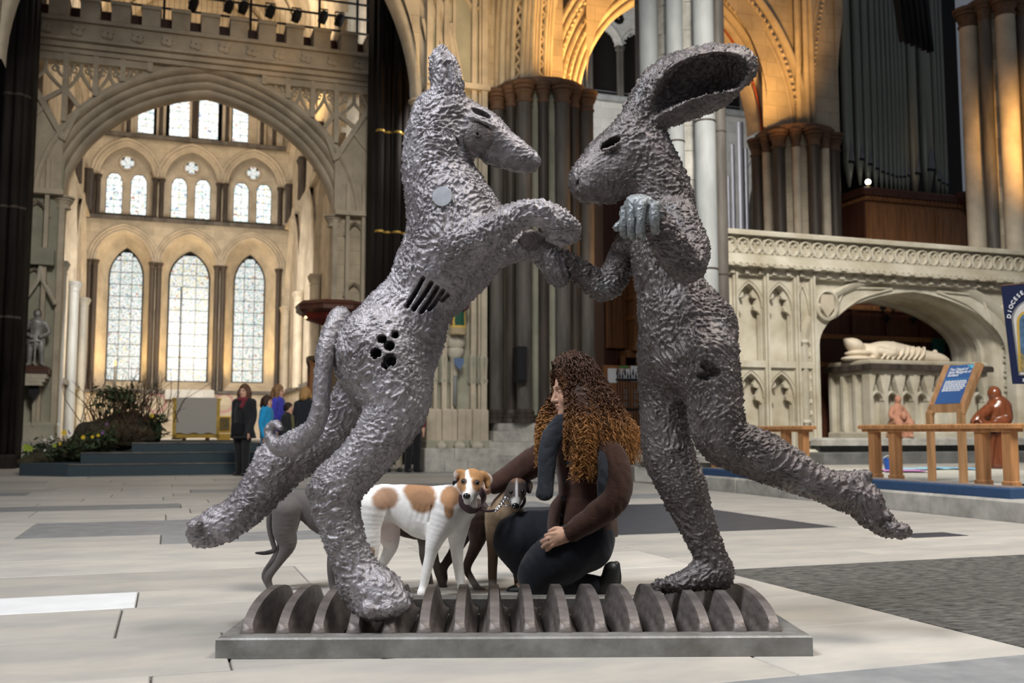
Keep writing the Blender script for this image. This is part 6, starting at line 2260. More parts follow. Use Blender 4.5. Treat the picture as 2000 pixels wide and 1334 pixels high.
visitor('visitor in dark clothes half hidden behind the hound\'s thigh near the pulpit', 679, 20.2, 1.76, 120, (.010, .011, .016), (.012, .012, .016), (.03, .018, .012), coat_len=.6, hair_len=.05)
visitor('visitor in beige trousers mostly hidden behind the hound\'s hind leg', 770, 19.5, 1.70, -80, (.09, .10, .11), (.34, .30, .22), (.05, .03, .02), coat_len=.45, hair_len=.06)
visitor('visitor in black trousers and burgundy top hidden behind the hound\'s leg', 806, 19.3, 1.66, -60, (.12, .012, .028), (.008, .008, .010), (.04, .02, .012), coat_len=.45, hair_len=.15)
# ================================================================== THE DOGS
M['fur'] = material('short_dog_fur', (.5, .5, .5), .75, attr='hide_colour', var=.05, scale=25, bump=.08, bscale=220, sheen=.1)
M['wet'] = material('wet_black', (.006, .006, .007), .12, spec=.6)
M['collar'] = material('dark_plum_collar', (.050, .028, .032), .6)
M['chrome'] = material('chrome', (.75, .75, .78), .15, metal=1.0)


def grow(n, parts, lo, hi, h=.0042):
    S = SDF(lo, hi, h)
    for seq, k, fl in parts:
        p, r = pp(seq)
        S.path(p, r, k, flat=fl)
    return S


def ell_px(v, px, py, Y, rx, ry, soft=.15, ang=0.0):
    c = P(px, py, Y)
    s = Y / F_PX
    dx, dz = (v[:, 0] - c.x) / s, -(v[:, 2] - c.z) / s
    if ang:
        dx, dz = dx * math.cos(ang) + dz * math.sin(ang), -dx * math.sin(ang) + dz * math.cos(ang)
    q = np.sqrt((dx / rx) ** 2 + (dz / ry) ** 2) + .10 * pnoise(v * 45) + .05 * pnoise(v * 110)
    return np.clip((1 + soft - q) / (2 * soft), 0, 1)[:, None]


def paint(col, w, c):
    return col * (1 - w) + np.array(c) * w


def dog(name_label, origin, parts, paintfn, eyes=(), nose=None, lo=None, hi=None, extra=None, cut=None):
    o = np.array((origin[0], origin[1], 0.0))
    pts = np.array([q for seq, k, f in parts for q in pp(seq)[0]])
    lo_, hi_ = pts.min(0) - .13, pts.max(0) + .13
    lo_[2] = -.01
    S = grow(0, parts, lo_, hi_)
    if cut: cut(S)
    S.plane_cut(.001)
    t = thing('whippet', name_label, 'dog', tuple(o))
    me = S.mesh('body')
    v = coords(me)
    n = normals(me)
    set_coords(me, v + n * (.0012 * fbm(v * 22, 2))[:, None])
    set_color(me, np.clip(paintfn(v) * (1 + .07 * fbm(v * 60, 2))[:, None], 0, 1))
    set_coords(me, coords(me) - o)
    b = link('body', me, M['fur'], t)
    for px, py, Y, r in eyes:
        c = P(px, py, Y) - Vector(o)
        rr = r * Y / F_PX
        MB().lathe([(rr * math.cos(a), rr * math.sin(a)) for a in np.linspace(-1.57, 1.57, 9)], n=14).build('eye', M['wet'], t, smooth=True, loc=c)
    if nose:
        px, py, Y, r = nose
        rr = r * Y / F_PX
        S = SDF(P(px - 14, py + 14, Y - .03), P(px + 14, py - 14, Y + .03), .0022)
        S.ell(P(px, py, Y), (rr, rr * .8, rr * .8), 0)
        for s in (-1, 1):
            S.ell(P(px + s * r * .45, py + 1, Y - rr * .8), (rr * .25, rr * .4, rr * .2), .002, cut=True)
        finish(S, 'nose', M['wet'], t, 0, off=o)
    return t, o


N1 = (1, 1, 1)
# ---- white dog with tan patches, looking at us
WY = 4.74
parts = [
    ([(718, 992, 27, WY), (742, 980, 33, WY), (768, 980, 33, WY), (800, 990, 43, WY), (838, 1002, 52, WY), (876, 996, 44, WY), (900, 990, 32, WY)], .02, (1, .62, 1)),
    ([(876, 985, 34, WY), (898, 972, 27, WY - .03), (914, 955, 23, WY - .06)], .03, (1, .85, 1)),
    ([(922, 936, 21, 4.66), (919, 946, 21, 4.645)], .02, (1.03, .95, 1)),
    ([(918, 950, 16, 4.62), (915, 961, 11.5, 4.585), (912, 970, 9.0, 4.56)], .02, N1),
    ([(916, 972, 9, 4.60), (913, 979, 7, 4.575)], .012, N1),
    ([(902, 924, 8, 4.68), (894, 926, 8, 4.70), (892, 938, 4, 4.72)], .012, (1, .6, 1)),
    ([(942, 928, 9, 4.68), (953, 936, 9, 4.69), (952, 950, 5, 4.68)], .012, (1, .6, 1)),
    ([(872, 992, 34, 4.70), (858, 1030, 24, 4.685), (847, 1060, 16, 4.675), (840, 1088, 11, 4.675), (833, 1116, 9.5, 4.675), (827, 1145, 8, 4.675), (823, 1158, 8.5, 4.66)], .02, N1),
    ([(894, 1000, 30, 4.78), (893, 1040, 20, 4.785), (892, 1066, 14, 4.785), (894, 1096, 10.5, 4.78), (898, 1124, 9.5, 4.775), (902, 1148, 8, 4.77), (904, 1159, 8.5, 4.755)], .02, N1),
    ([(724, 990, 32, 4.69), (720, 1026, 25, 4.68), (722, 1062, 20, 4.675), (727, 1092, 11, 4.67), (729, 1118, 8.5, 4.67), (729, 1146, 7.5, 4.67), (733, 1160, 8.5, 4.65)], .02, N1),
    ([(748, 995, 28, 4.80), (756, 1032, 25, 4.82), (763, 1064, 15, 4.82), (752, 1092, 10, 4.82), (738, 1114, 9, 4.82), (738, 1142, 7, 4.82), (744, 1158, 8, 4.80)], .02, N1),
    ([(698, 1000, 8, 4.74), (694, 1030, 6, 4.75), (700, 1060, 5, 4.77)], .01, N1)]


def white_paint(v):
    c = np.tile(np.array((.80, .775, .745), np.float32), (len(v), 1))
    tan, dtan = (.355, .19, .095), (.27, .145, .075)
    c = paint(c, ell_px(v, 757, 972, WY, 24, 21), (.34, .205, .13))
    c = paint(c, ell_px(v, 822, 962, WY, 33, 22, ang=.35), tan)
    c = paint(c, ell_px(v, 828, 978, WY, 24, 22), dtan)
    c = paint(c, ell_px(v, 882, 968, WY, 20, 20) * (v[:, 1:2] > 4.60), tan)
    c = paint(c, ell_px(v, 880, 990, WY, 9, 20) * (v[:, 1:2] > 4.60), tan)
    c = paint(c, ell_px(v, 729, 1076, 4.67, 5, 9), (.42, .27, .16))
    head = (v[:, 2:3] > P(920, 962, 4.62).z) & (v[:, 1:2] < 4.74) & (v[:, 0:1] > P(884, 940, 4.66).x)
    c = paint(c, np.maximum(ell_px(v, 903, 938, 4.64, 13, 22), np.maximum(ell_px(v, 940, 940, 4.64, 19, 22), ell_px(v, 922, 920, 4.66, 36, 13))) * head, (.40, .205, .080))
    c = paint(c, ell_px(v, 916, 946, 4.62, 5.5, 32, ang=-.18) * head, (.80, .775, .745))
    c = paint(c, np.maximum(ell_px(v, 906, 940, 4.62, 6.5, 6), ell_px(v, 931, 942, 4.62, 7, 6)) * head, (.10, .05, .03))
    belly = np.clip((P(770, 1012, WY).z - v[:, 2:3]) / .03, 0, 1) * ell_px(v, 760, 1030, WY, 40, 36, .4)
    c = paint(c, belly * .45 * (v[:, 1:2] > 4.72), (.62, .42, .38))
    return c


def white_cut(S):
    for dx in range(5):                      # ribs under the thin coat
        px_path(S, [(800 + dx * 11, 985 + dx, 2.0, WY - .079), (794 + dx * 11, 1008 + dx * 3, 2.0, WY - .078)], .010, cut=True, smooth=False)


wd, wo = dog('white dog with tan patches and a broad collar looking at the viewer', (.0, WY - .0), parts, white_paint,
             eyes=((906, 941, 4.607, 4.6), (931, 943, 4.607, 4.8)), nose=(911.5, 969, 4.542, 7.5), cut=white_cut)
mb = MB()
lp = [(892, 950, 4.70), (896, 970, 4.655), (906, 987, 4.635), (922, 997, 4.63), (938, 992, 4.65), (945, 976, 4.70), (938, 958, 4.76), (915, 945, 4.79), (898, 942, 4.76)]
cl = np.array([P(*q) for q in lp] + [P(*lp[0])])
cs = catmull(cl, 5)[:-1] - wo
V, Fc = [], []
n = len(cs)
cen = cs.mean(0)
nrm = np.cross(cs[0] - cen, cs[n // 3] - cen); nrm /= np.linalg.norm(nrm)
for q in cs:
    out = (q - cen); out /= np.linalg.norm(out)
    for a, b in ((-.019, -.003), (.019, -.003), (.019, .004), (-.019, .004)):
        V.append(q + nrm * a + out * b)
for i in range(n):
    j = (i + 1) % n
    for k in range(4):
        l = (k + 1) % 4
        Fc.append((i * 4 + k, i * 4 + l, j * 4 + l, j * 4 + k))
mb.add(V, Fc)
mb.build('collar', M['collar'], wd, smooth=True, auto=40)
c = P(889, 943, 4.70) - Vector(wo)
MB().box(-.012, .012, -.008, .008, -.01, .01, bev=.004).build('collar_buckle', M['black'], wd, loc=c)
MB().tube([Vector((.012 * math.cos(a), 0, .012 * math.sin(a))) for a in np.linspace(0, 6.28, 13)[:-1]], .003, 6, closed=True).build('collar_ring', M['chrome'], wd, loc=c + Vector((.02, -.01, -.02)), smooth=True)

# ---- slate grey dog at the left, seen from behind the bronze hind leg
GY = 4.92
parts = [
    ([(558, 996, 27, GY), (578, 988, 28, GY), (604, 990, 30, GY), (640, 1004, 42, GY), (672, 1008, 42, GY)], .02, (1, .66, 1)),
    ([(672, 992, 28, GY), (686, 974, 20, GY)], .03, N1),
    ([(688, 962, 15, GY), (695, 966, 11, GY), (704, 974, 6, GY)], .015, N1),
    ([(684, 950, 5, GY - .03), (676, 952, 3, GY - .03)], .01, N1),
    ([(559, 1000, 27, 4.87), (556, 1036, 23, 4.87), (562, 1064, 16, 4.87), (546, 1096, 8.5, 4.87), (524, 1126, 8, 4.87), (527, 1146, 6.5, 4.87), (533, 1157, 7.5, 4.855)], .02, N1),
    ([(566, 1000, 24, 4.98), (558, 1040, 20, 4.98), (554, 1068, 13, 4.98), (534, 1096, 7.5, 4.98), (518, 1122, 7, 4.98), (524, 1142, 6, 4.98), (530, 1152, 7, 4.97)], .02, N1),
    ([(652, 1030, 24, 4.88), (649, 1064, 9, 4.88), (646, 1108, 7.5, 4.88), (649, 1142, 6.5, 4.88), (655, 1157, 7.5, 4.865)], .02, N1),
    ([(672, 1030, 22, 4.98), (668, 1070, 9, 4.98), (667, 1110, 7.5, 4.98), (667, 1140, 6.5, 4.98), (673, 1152, 7.5, 4.965)], .02, N1),
    ([(545, 985, 8, GY), (529, 1000, 6.5, GY - .01), (526, 1030, 5.5, GY - .01), (533, 1060, 5, GY), (536, 1074, 4.5, GY), (520, 1080, 4, GY), (500, 1080, 2.2, GY)], .004, N1)]


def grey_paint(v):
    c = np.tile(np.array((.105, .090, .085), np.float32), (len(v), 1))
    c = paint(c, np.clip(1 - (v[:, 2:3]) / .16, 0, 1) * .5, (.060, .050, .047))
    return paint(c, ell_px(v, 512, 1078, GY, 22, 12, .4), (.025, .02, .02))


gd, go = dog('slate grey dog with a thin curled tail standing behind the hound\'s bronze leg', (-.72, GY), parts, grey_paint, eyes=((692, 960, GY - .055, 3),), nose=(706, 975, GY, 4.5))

# ---- dark brown dog behind the white one
BY = 5.02
parts = [
    ([(930, 1000, 26, BY), (912, 1000, 30, BY), (878, 1004, 34, BY), (834, 1012, 42, BY), (800, 1012, 38, BY)], .02, (1, .62, 1)),
    ([(800, 1000, 26, BY), (772, 988, 20, BY), (756, 984, 16, BY)], .03, N1),
    ([(748, 984, 13, BY), (734, 990, 8, BY), (722, 996, 5, BY)], .015, N1),
    ([(830, 1036, 20, 4.96), (827, 1062, 10, 4.96), (828, 1088, 8, 4.96), (836, 1120, 7, 4.96), (841, 1146, 6.5, 4.96), (838, 1155, 7.5, 4.94)], .02, N1),
    ([(840, 1034, 18, 5.06), (846, 1070, 9, 5.06), (852, 1104, 7.5, 5.05), (861, 1134, 7, 5.03), (868, 1150, 7.5, 5.01)], .02, N1),
    ([(930, 1008, 27, 4.97), (934, 1040, 20, 4.97), (929, 1066, 13, 4.97), (912, 1108, 8, 4.97), (922, 1132, 6.5, 4.96), (934, 1150, 6.5, 4.95), (943, 1154, 6.5, 4.93)], .02, N1),
    ([(918, 1010, 24, 5.07), (900, 1050, 17, 5.07), (888, 1076, 11, 5.07), (867, 1108, 8, 5.07), (868, 1130, 6.5, 5.06), (862, 1148, 7, 5.05)], .02, N1),
    ([(944, 992, 7, BY), (954, 1020, 5, BY), (952, 1050, 4, BY + .02)], .01, N1)]


def brown_paint(v):
    c = np.tile(np.array((.036, .020, .015), np.float32), (len(v), 1))
    st = np.clip(pnoise(v * np.array((60, 60, 14))) * 3, 0, 1)[:, None]
    c = paint(c, st * .35, (.10, .05, .028))
    c = paint(c, ell_px(v, 838, 1100, 4.98, 26, 60, .3) * .6, (.17, .145, .13))
    c = paint(c, np.clip(1 - np.abs(v[:, 2:3] - .03) / .05, 0, 1) * (v[:, 0:1] > P(915, 1100, 4.96).x), (.42, .37, .33))
    return c


bd_, bo = dog('dark brown brindle dog standing behind the white dog with its head hidden', (-.25, BY), parts, brown_paint, eyes=((747, 980, BY - .045, 3),), nose=(720, 997, BY, 4.5))

# ---- tan brindle dog facing us under the woman's hand
TY = 4.93
parts = [
    ([(985, 1010, 35, TY), (1003, 1019, 31, TY + .18), (1022, 1031, 26, TY + .36), (1028, 1036, 24, TY + .46)], .02, (.72, 1, 1)),
    ([(984, 1000, 30, TY - .02), (994, 978, 23, TY - .04), (1004, 962, 19, TY - .05)], .03, N1),
    ([(1010, 952, 19.5, 4.86), (1009, 960, 19, 4.845)], .02, N1),
    ([(1009, 966, 15, 4.82), (1008, 977, 11, 4.79), (1007, 987, 8.6, 4.77)], .02, N1),
    ([(1008, 990, 8, 4.80), (1007, 995, 6, 4.785)], .01, N1),
    ([(994, 943, 7, 4.88), (987, 942, 7, 4.88), (986, 951, 4.5, 4.87)], .01, (1, .6, 1)),
    ([(1026, 942, 7, 4.88), (1034, 947, 7, 4.88), (1034, 960, 4.5, 4.87)], .01, (1, .6, 1)),
    ([(970, 1010, 24, TY), (964, 1046, 15, TY - .01), (963, 1080, 10.5, TY - .01), (962, 1112, 9, TY - .01), (962, 1142, 8, TY - .01), (962, 1155, 9, TY - .03)], .02, N1),
    ([(1004, 1012, 24, TY), (1006, 1050, 15, TY), (1008, 1084, 10.5, TY), (1010, 1114, 9, TY), (1013, 1142, 8, TY), (1014, 1154, 9, TY - .02)], .02, N1),
    ([(1014, 1036, 22, TY + .42), (1010, 1065, 14, TY + .40), (1012, 1092, 9, TY + .44), (1011, 1118, 8, TY + .42)], .02, N1),
    ([(1036, 1038, 22, TY + .46), (1038, 1065, 14, TY + .46), (1040, 1090, 9, TY + .49), (1040, 1116, 8, TY + .47)], .02, N1)]


def tan_paint(v):
    c = np.tile(np.array((.33, .235, .145), np.float32), (len(v), 1))
    st = np.clip(pnoise(v * np.array((70, 70, 18))) * 3, 0, 1)[:, None]
    c = paint(c, st * .35, (.16, .10, .06))
    legs = np.clip((.30 - v[:, 2:3]) / .08, 0, 1)
    c = paint(c, legs * .8, (.095, .052, .032))
    c = paint(c, np.clip((.055 - v[:, 2:3]) / .02, 0, 1) * (v[:, 0:1] < P(985, 1100, TY).x), (.50, .46, .42))
    hd = (v[:, 1:2] < 4.935) & (v[:, 2:3] > P(1008, 1000, 4.82).z) & (v[:, 0:1] > P(980, 960, 4.86).x)
    c = paint(c, ell_px(v, 1010, 955, 4.84, 30, 32, .2) * hd, (.052, .038, .031))
    c = paint(c, ell_px(v, 1012, 935, 4.86, 16, 7, .3) * hd, (.17, .085, .045))
    c = paint(c, ell_px(v, 1009, 958, 4.82, 2.4, 22, .3) * hd, (.55, .52, .50))
    c = paint(c, ell_px(v, 1008, 981, 4.78, 11, 10, .25) * hd, (.52, .49, .46))
    c = paint(c, ell_px(v, 957, 972, TY, 8, 14), (.60, .52, .44))
    return c


td, to = dog('tan brindle dog with dark face and white blaze beside the woman\'s knee', (.02, TY + .1), parts, tan_paint,
             eyes=((998, 961, 4.795, 4.2), (1021, 960, 4.795, 4.2)), nose=(1007, 988, 4.752, 7.2))

# ---- lead between the dogs
LD = thing('dog_lead', 'dark dog lead with a chrome clip between the white dog and the brindle dog', 'lead', tuple(P(960, 997, 4.66)))
lo_ = np.array(LD.location)
MB().tube(catmull([P(934, 994, 4.645), P(950, 998, 4.64), P(967, 997, 4.66)], 5) - lo_, .0062, 8).build('strap', M['collar'], LD, smooth=True)
ch = catmull([P(968, 997, 4.66), P(976, 988, 4.68), P(984, 978, 4.72), P(988, 970, 4.76)], 4) - lo_
for i, (a, b) in enumerate(zip(ch, ch[1:])):
    m_ = (a + b) / 2
    d_ = Vector(b - a).normalized()
    s_ = d_.orthogonal().normalized() if i % 2 else d_.cross(d_.orthogonal()).normalized()
    MB().tube([Vector(m_) + d_ * .013 * math.cos(t) + s_ * .007 * math.sin(t) for t in np.linspace(0, 6.28, 11)[:-1]], .0026, 5, closed=True).build('chain_link', M['chrome'], LD, smooth=True)
c = P(990, 981, 4.745) - Vector(lo_)
MB().tube([c + Vector((.016 * math.cos(t), 0, .018 * math.sin(t))) for t in np.linspace(0, 6.28, 15)[:-1]], .004, 6, closed=True).build('clip_ring', M['chrome'], LD, smooth=True)
MB().lathe([(0, -.02), (.008, -.018), (.009, .01), (.005, .02), (0, .022)], n=10).build('clip', M['chrome'], LD, smooth=True, loc=c + Vector((-.015, 0, .012)), rot=(.3, .7, 0))
mb = MB()
mb.tube(catmull([P(985, 968, 4.92), P(990, 985, 4.87), P(1004, 994, 4.86), P(1020, 988, 4.88), P(1024, 972, 4.94), P(1006, 962, 4.98)], 5) - to, .008, 8, closed=True)
mb.build('collar', M['collar'], td, smooth=True)
# ================================================================== CHAPEL STEPS, ALTAR, FLOWERS (left)
ST = bthing('chapel_steps', 'broad flight of three dark teal carpeted steps before the stained glass chapel', 'steps', 0, 0)
_a, _b = UV(G(33, 930)), UV(G(126, 932))
vf = _b.y + .15
for k, (h0, h1, dv, ul) in enumerate(((0, .21, 0, -1.62), (.21, .40, .42, -1.45), (.40, .57, .84, -.62))):
    ur = 1.75
    poly = [(ul, vf + dv), (ur, vf + dv), (ur, vf + 7.5), (ul - (.85 if k == 0 else .0), vf + 7.5), (ul - (.85 if k == 0 else .0), vf + dv + (.75 if k == 0 else 0.0))]
    if k: poly = [(ul, vf + dv), (ur, vf + dv), (ur, vf + 7.5), (ul, vf + 7.5)]
    MB().prism(poly, h0 - .01, h1, 'z').build('step', M['carpet'], ST)
    MB().box(ul, ur, vf + dv - .012, vf + dv + .03, h1 - .012, h1 + .008).build('step_nosing', M['shaft_grey'], ST)
MB().box(-3.1, 4.25, vf + 5.5, VE, .2, .57).build('chapel_floor', M['slab'], ST)
u0, _z = onV(336, 858, 25.8); u1, _ = onV(428, 858, 25.8)
AL = bthing('altar', 'altar with a gilt frame and a plain grey linen front', 'altar', (u0 + u1) / 2, 25.8, .57)
w = (u1 - u0) / 2
MB().box(-w, w, 0, .6, .06, 1.0).build('altar_body', M['gold'], AL)
for x0, x1, z0, z1 in ((-w, -w + .1, .06, 1.0), (w - .1, w, .06, 1.0), (-w, w, .06, .16)):
    MB().box(x0, x1, -.04, .02, z0, z1, bev=.01).build('frame_bar', M['gold'], AL)
MB().box(-w - .03, w + .03, -.06, .62, 1.0, 1.04, bev=.01).build('altar_top', M['gold'], AL)
mb = MB()
n = 16
vs, fs = [], []
for i in range(n + 1):
    x = lerp(-w + .08, w - .08, i / n)
    for j in range(6):
        z = 1.05 - .88 * j / 5 + (.02 * math.sin(i * 1.1) if j == 5 else 0)
        vs.append((x, -.065 - .006 * math.sin(i * 1.9 + j), z))
fs = [(i * 6 + j, i * 6 + j + 1, i * 6 + j + 7, i * 6 + j + 6) for i in range(n) for j in range(5)]
mb.add(vs, fs)
mb.build('altar_cloth', M['linen'], AL, smooth=True)
for x in (-w * .5, w * .5):
    MB().box(x - .05, x + .05, 0, .1, 0, .06).build('altar_foot', M['oak_dark'], AL)
pg = bthing('icon', 'small gilt painted icon standing on the platform beside the altar', 'painting', onV(437, 850, 27)[0], 27, .57)
MB().box(-.17, .17, 0, .05, .18, .62, bev=.02).box(-.17, .17, 0, .05, -.0, .16).build('panel', M['gold'], pg)
MB().box(-.13, .13, -.02, .0, .25, .57).build('picture', material('dark_gilt_picture', (.25, .17, .05), .5, c2=(.08, .09, .06), scale=20), pg)
# flower display: mossy mound, twigs, leaves, spring flowers
moss = material('mossy_mound', (.062, .050, .028), .95, c2=(.020, .019, .013), scale=9, bump=.6, bscale=30)
leafm = material('dark_leaves', (.050, .075, .028), .6, c2=(.015, .028, .012), scale=12)
twig = material('brown_twigs', (.060, .036, .020), .85)
fx = P(222, 840, 19.6)
FD = thing('flower_display', 'dark mossy flower display with twigs spilling over the left end of the steps', 'flowers', (fx.x, fx.y, .2))
fo = np.array(FD.location)
S = SDF((fx.x - 2.4, 17.6, -.02), (fx.x + 1.3, 20.9, 1.5), .03)
for px, py, r, Y in ((235, 845, 46, 19.8), (185, 852, 40, 19.6), (280, 850, 34, 19.9), (130, 885, 30, 19.0), (90, 895, 26, 18.8), (175, 880, 28, 19.2), (62, 905, 18, 18.6), (250, 830, 34, 19.9)):
    S.ell(P(px, py, Y), (r * Y / F_PX, .42, r * .75 * Y / F_PX), .12)
finish(S, 'mound', moss, FD, 0, off=fo)
me = FD.children[0].data
set_coords(me, coords(me) + normals(me) * (.05 * fbm(coords(me) * 5, 4))[:, None])
rg = random.Random(5)
mb = MB()
for k in range(150):
    px = rg.gauss(240, 38); Y = 19.7 + rg.uniform(-.3, .3)
    a = P(px, 825, Y)
    L = rg.uniform(.35, 1.25)
    d = Vector((rg.gauss(.12, .45), rg.gauss(0, .3), 1)).normalized()
    p1 = a + d * L * .5 + Vector((rg.gauss(0, .05), 0, 0))
    p2 = a + d * L + Vector((rg.gauss(.05, .12), 0, -.05))
    mb.tube([a - Vector(fo), p1 - Vector(fo), p2 - Vector(fo)], [.010, .007, .003], 4)
for k in range(60):
    px = rg.uniform(60, 300); Y = 19.0
    a = P(px, lerp(905, 850, (px - 60) / 240), Y)
    d = Vector((rg.gauss(0, .8), -.4, rg.uniform(.1, 1))).normalized()
    mb.tube([a - Vector(fo), a + d * .35 - Vector(fo), a + d * .6 + Vector((0, 0, -.1)) - Vector(fo)], [.012, .008, .004], 4)
mb.build('twigs', twig, FD, kind='stuff')
mb = MB()
for k in range(1500):
    z = rg.random()
    if z < .55:
        px = rg.uniform(45, 225); py = lerp(905, 862, (px - 45) / 180) + rg.gauss(-6, 12); Y = 18.7 + rg.uniform(-.3, .6)
    elif z < .8:
        px = rg.gauss(300, 10); py = rg.uniform(810, 855); Y = 19.7
    else:
        px = rg.gauss(235, 26); py = rg.gauss(785, 16); Y = 19.7 + rg.uniform(-.3, .3)
    c = P(px, py, Y) - Vector(fo)
    a, b = Vector((rg.gauss(0, 1), rg.gauss(0, 1), rg.gauss(0, 1))).normalized(), Vector((rg.gauss(0, 1), rg.gauss(0, 1), rg.gauss(0, 1))).normalized()
    s = rg.uniform(.04, .10)
    mb.add([c - a * s, c + b * s * .35, c + a * s, c - b * s * .35], [(0, 1, 2, 3)])
mb.build('foliage', leafm, FD, kind='stuff')
yel, whi, pur, lim = material('yellow_petals', (.75, .52, .04), .6), material('white_petals', (.75, .75, .70), .6), material('purple_petals', (.25, .10, .30), .6), material('lime_petals', (.32, .40, .05), .6)
for px, py, r, m_ in ((126, 845, 7, yel), (163, 854, 5, yel), (181, 853, 4, yel), (118, 866, 4, yel), (192, 850, 4, yel), (101, 853, 3, whi), (88, 859, 3, whi), (103, 857, 3, whi), (88, 880, 3, whi), (115, 828, 4, whi),
                      (201, 845, 4, pur), (136, 846, 3, pur), (209, 828, 3, pur), (52, 874, 9, lim), (60, 876, 7, lim), (107, 870, 5, lim), (297, 812, 5, yel)):
    Y = 18.45 if px < 220 else 19.4
    c = P(px, py, Y) - Vector(fo)
    s = r * Y / F_PX
    mb = MB()
    for q in range(6):
        a = q * math.pi / 3
        u_, w_ = Vector((math.cos(a), -.25, math.sin(a))), Vector((-math.sin(a), 0, math.cos(a)))
        mb.add([Vector((0, 0, 0)), u_ * s * .6 + w_ * s * .3, u_ * s, u_ * s * .6 - w_ * s * .3], [(0, 1, 2, 3)])
    mb.lathe([(0, -s * .2), (s * .3, -s * .1), (s * .3, s * .2), (0, s * .25)], n=8)
    mb.build('flower', m_, FD, loc=c)
# small clipped tree and candle on the mound
tr = thing('potted_tree', 'small dark tree standing in the flower display before the left window', 'tree', tuple(P(222, 822, 19.8)))
MB().tube([(0, 0, -.1), (.01, 0, .2), (-.01, 0, .42)], [.03, .026, .02], 7).build('trunk', twig, tr)
mb = MB()
for k in range(420):
    a = Vector((rg.gauss(0, .17), rg.gauss(0, .15), .50 + rg.gauss(0, .07)))
    d1, d2 = Vector((rg.gauss(0, 1), rg.gauss(0, 1), rg.gauss(0, 1))).normalized(), Vector((rg.gauss(0, 1), rg.gauss(0, 1), rg.gauss(0, 1))).normalized()
    mb.add([a - d1 * .05, a + d2 * .02, a + d1 * .05, a - d2 * .02], [(0, 1, 2, 3)])
mb.build('foliage', leafm, tr, kind='stuff')
cd_ = thing('candle', 'tall lit candle on a stand above the flower display', 'candle', tuple(P(222, 800, 20.1)))
zc_ = lambda py: P(222, py, 20.1).z - P(222, 800, 20.1).z
MB().lathe([(.03, -.5), (.015, -.4), (.015, zc_(762)), (.05, zc_(760)), (.05, zc_(757)), (0, zc_(757))], n=10).build('stand', M['iron'], cd_, smooth=True)
MB().lathe([(.026, zc_(757)), (.026, zc_(716)), (0, zc_(715))], n=10).build('wax', M['marble'], cd_, smooth=True)
MB().lathe([(0, zc_(716)), (.02, zc_(712)), (.024, zc_(709)), (.012, zc_(705)), (0, zc_(701))], n=8).build('flame', material('candle_flame', (1, .6, .2), .5, emit=(1, .42, .12), emit_s=2.2), cd_, smooth=True)
ls = thing('lamp_stand', 'thin dark metal rod rising beside the altar', 'stand', tuple(P(345, 858, 25)))
MB().tube([(0, 0, 0), (0, 0, P(345, 560, 25).z - P(345, 858, 25).z)], .014, 6).build('rod', M['iron'], ls)
MB().lathe([(.12, 0), (.12, .03), (.02, .05), (0, .05)], n=12).build('foot', M['iron'], ls)

# ================================================================== STATUES
kn_u, kn_z = onV(70, 716, VS - .12)
kw = B(kn_u, VS - .22, kn_z)
KN = thing('knight_statue', 'grey armoured knight statue with a long sword in the left pier niche', 'statue', tuple(kw), ROT - math.pi / 2)
S = SDF((-.3, -.4, 0), (.3, .4, 1.35), .011)
for s in (-1, 1):
    S.path([(0, .10 * s, .62), (.03, .12 * s, .34), (.0, .13 * s, .06)], [.085, .062, .048], .02)
    S.path([(-.01, .13 * s, .04), (.10, .16 * s, .03)], [.045, .03], .02, smooth=False)
    S.path([(0, .17 * s, .98), (.01, .25 * s, .78), (.12, .09 * s, .66)], [.065, .052, .045], .02)
S.path([(0, 0, .62), (0, 0, .80), (0, 0, .98)], [.12, .115, .14], .03, flat=(.8, 1.2, 1))
S.path([(0, 0, 1.05), (0, 0, 1.12)], [.05, .05], .02, smooth=False)
S.ell((.01, 0, 1.19), (.085, .075, .10), .02)
S.path([(-.03, 0, .60), (-.02, 0, .50)], [.13, .145], .02, smooth=False)
finish(S, 'armoured_body', M['armour'], KN, .4, 1.0, off=0)
MB().bar((.16, 0, .04), (.15, 0, .60), .035, .02).bar((.15, -.11, .56), (.15, .11, .56), .03).bar((.15, 0, .58), (.14, 0, .72), .03).build('sword', M['armour'], KN)
hd_ = SDF((-.15, -.13, 1.05), (.1, .13, 1.35), .01)
hd_.ell((-.02, 0, 1.20), (.085, .088, .11), 0)
hd_.ell((.10, 0, 1.17), (.07, .06, .09), .01, cut=True)
finish(hd_, 'hair', M['oak_dark'], KN, .3, off=0)
lx = kn_u
for z0, z1, r0, mt in ((-.05, .0, .27, 'oak_dark'), (-.18, -.05, .30, 'oak_dark'), (-.28, -.18, .27, 'stone_pale'), (-.36, -.28, .23, 'stone_pale'), (-.44, -.36, .18, 'stone_pale')):
    MB().box(lx - r0, lx + r0, -.44, .2, kn_z + z0, kn_z + z1, bev=.01).build('statue_bracket', M[mt], SC)
MB().prism([(lx - .10, kn_z - .44), (lx + .10, kn_z - .44), (lx + .10, kn_z - .62), (lx, kn_z - .78), (lx - .10, kn_z - .62)], -.30, -.2).build('carved_shield', M['iron'], SC)
MB().box(lx - .035, lx + .035, -.16, .2, .9, kn_z - .7).build('bracket_shaft', M['stone_pale'], SC)
for s in (-1, 1):                            # ogee canopy over the knight
    pts = catmull([(lx + s * .34, 0, kn_z + 1.45), (lx + s * .20, 0, kn_z + 1.72), (lx + s * .05, 0, kn_z + 2.0), (lx, 0, kn_z + 2.35)], 4)
    MB().tube([(p[0], -.02, p[2]) for p in pts], .05, 6).build('canopy_bar', M['stone_pale'], SC)
MB().box(lx - .28, lx + .28, -.14, .2, kn_z + 2.35, kn_z + 2.75, bev=.04).build('canopy_top', M['stone_green'], SC)

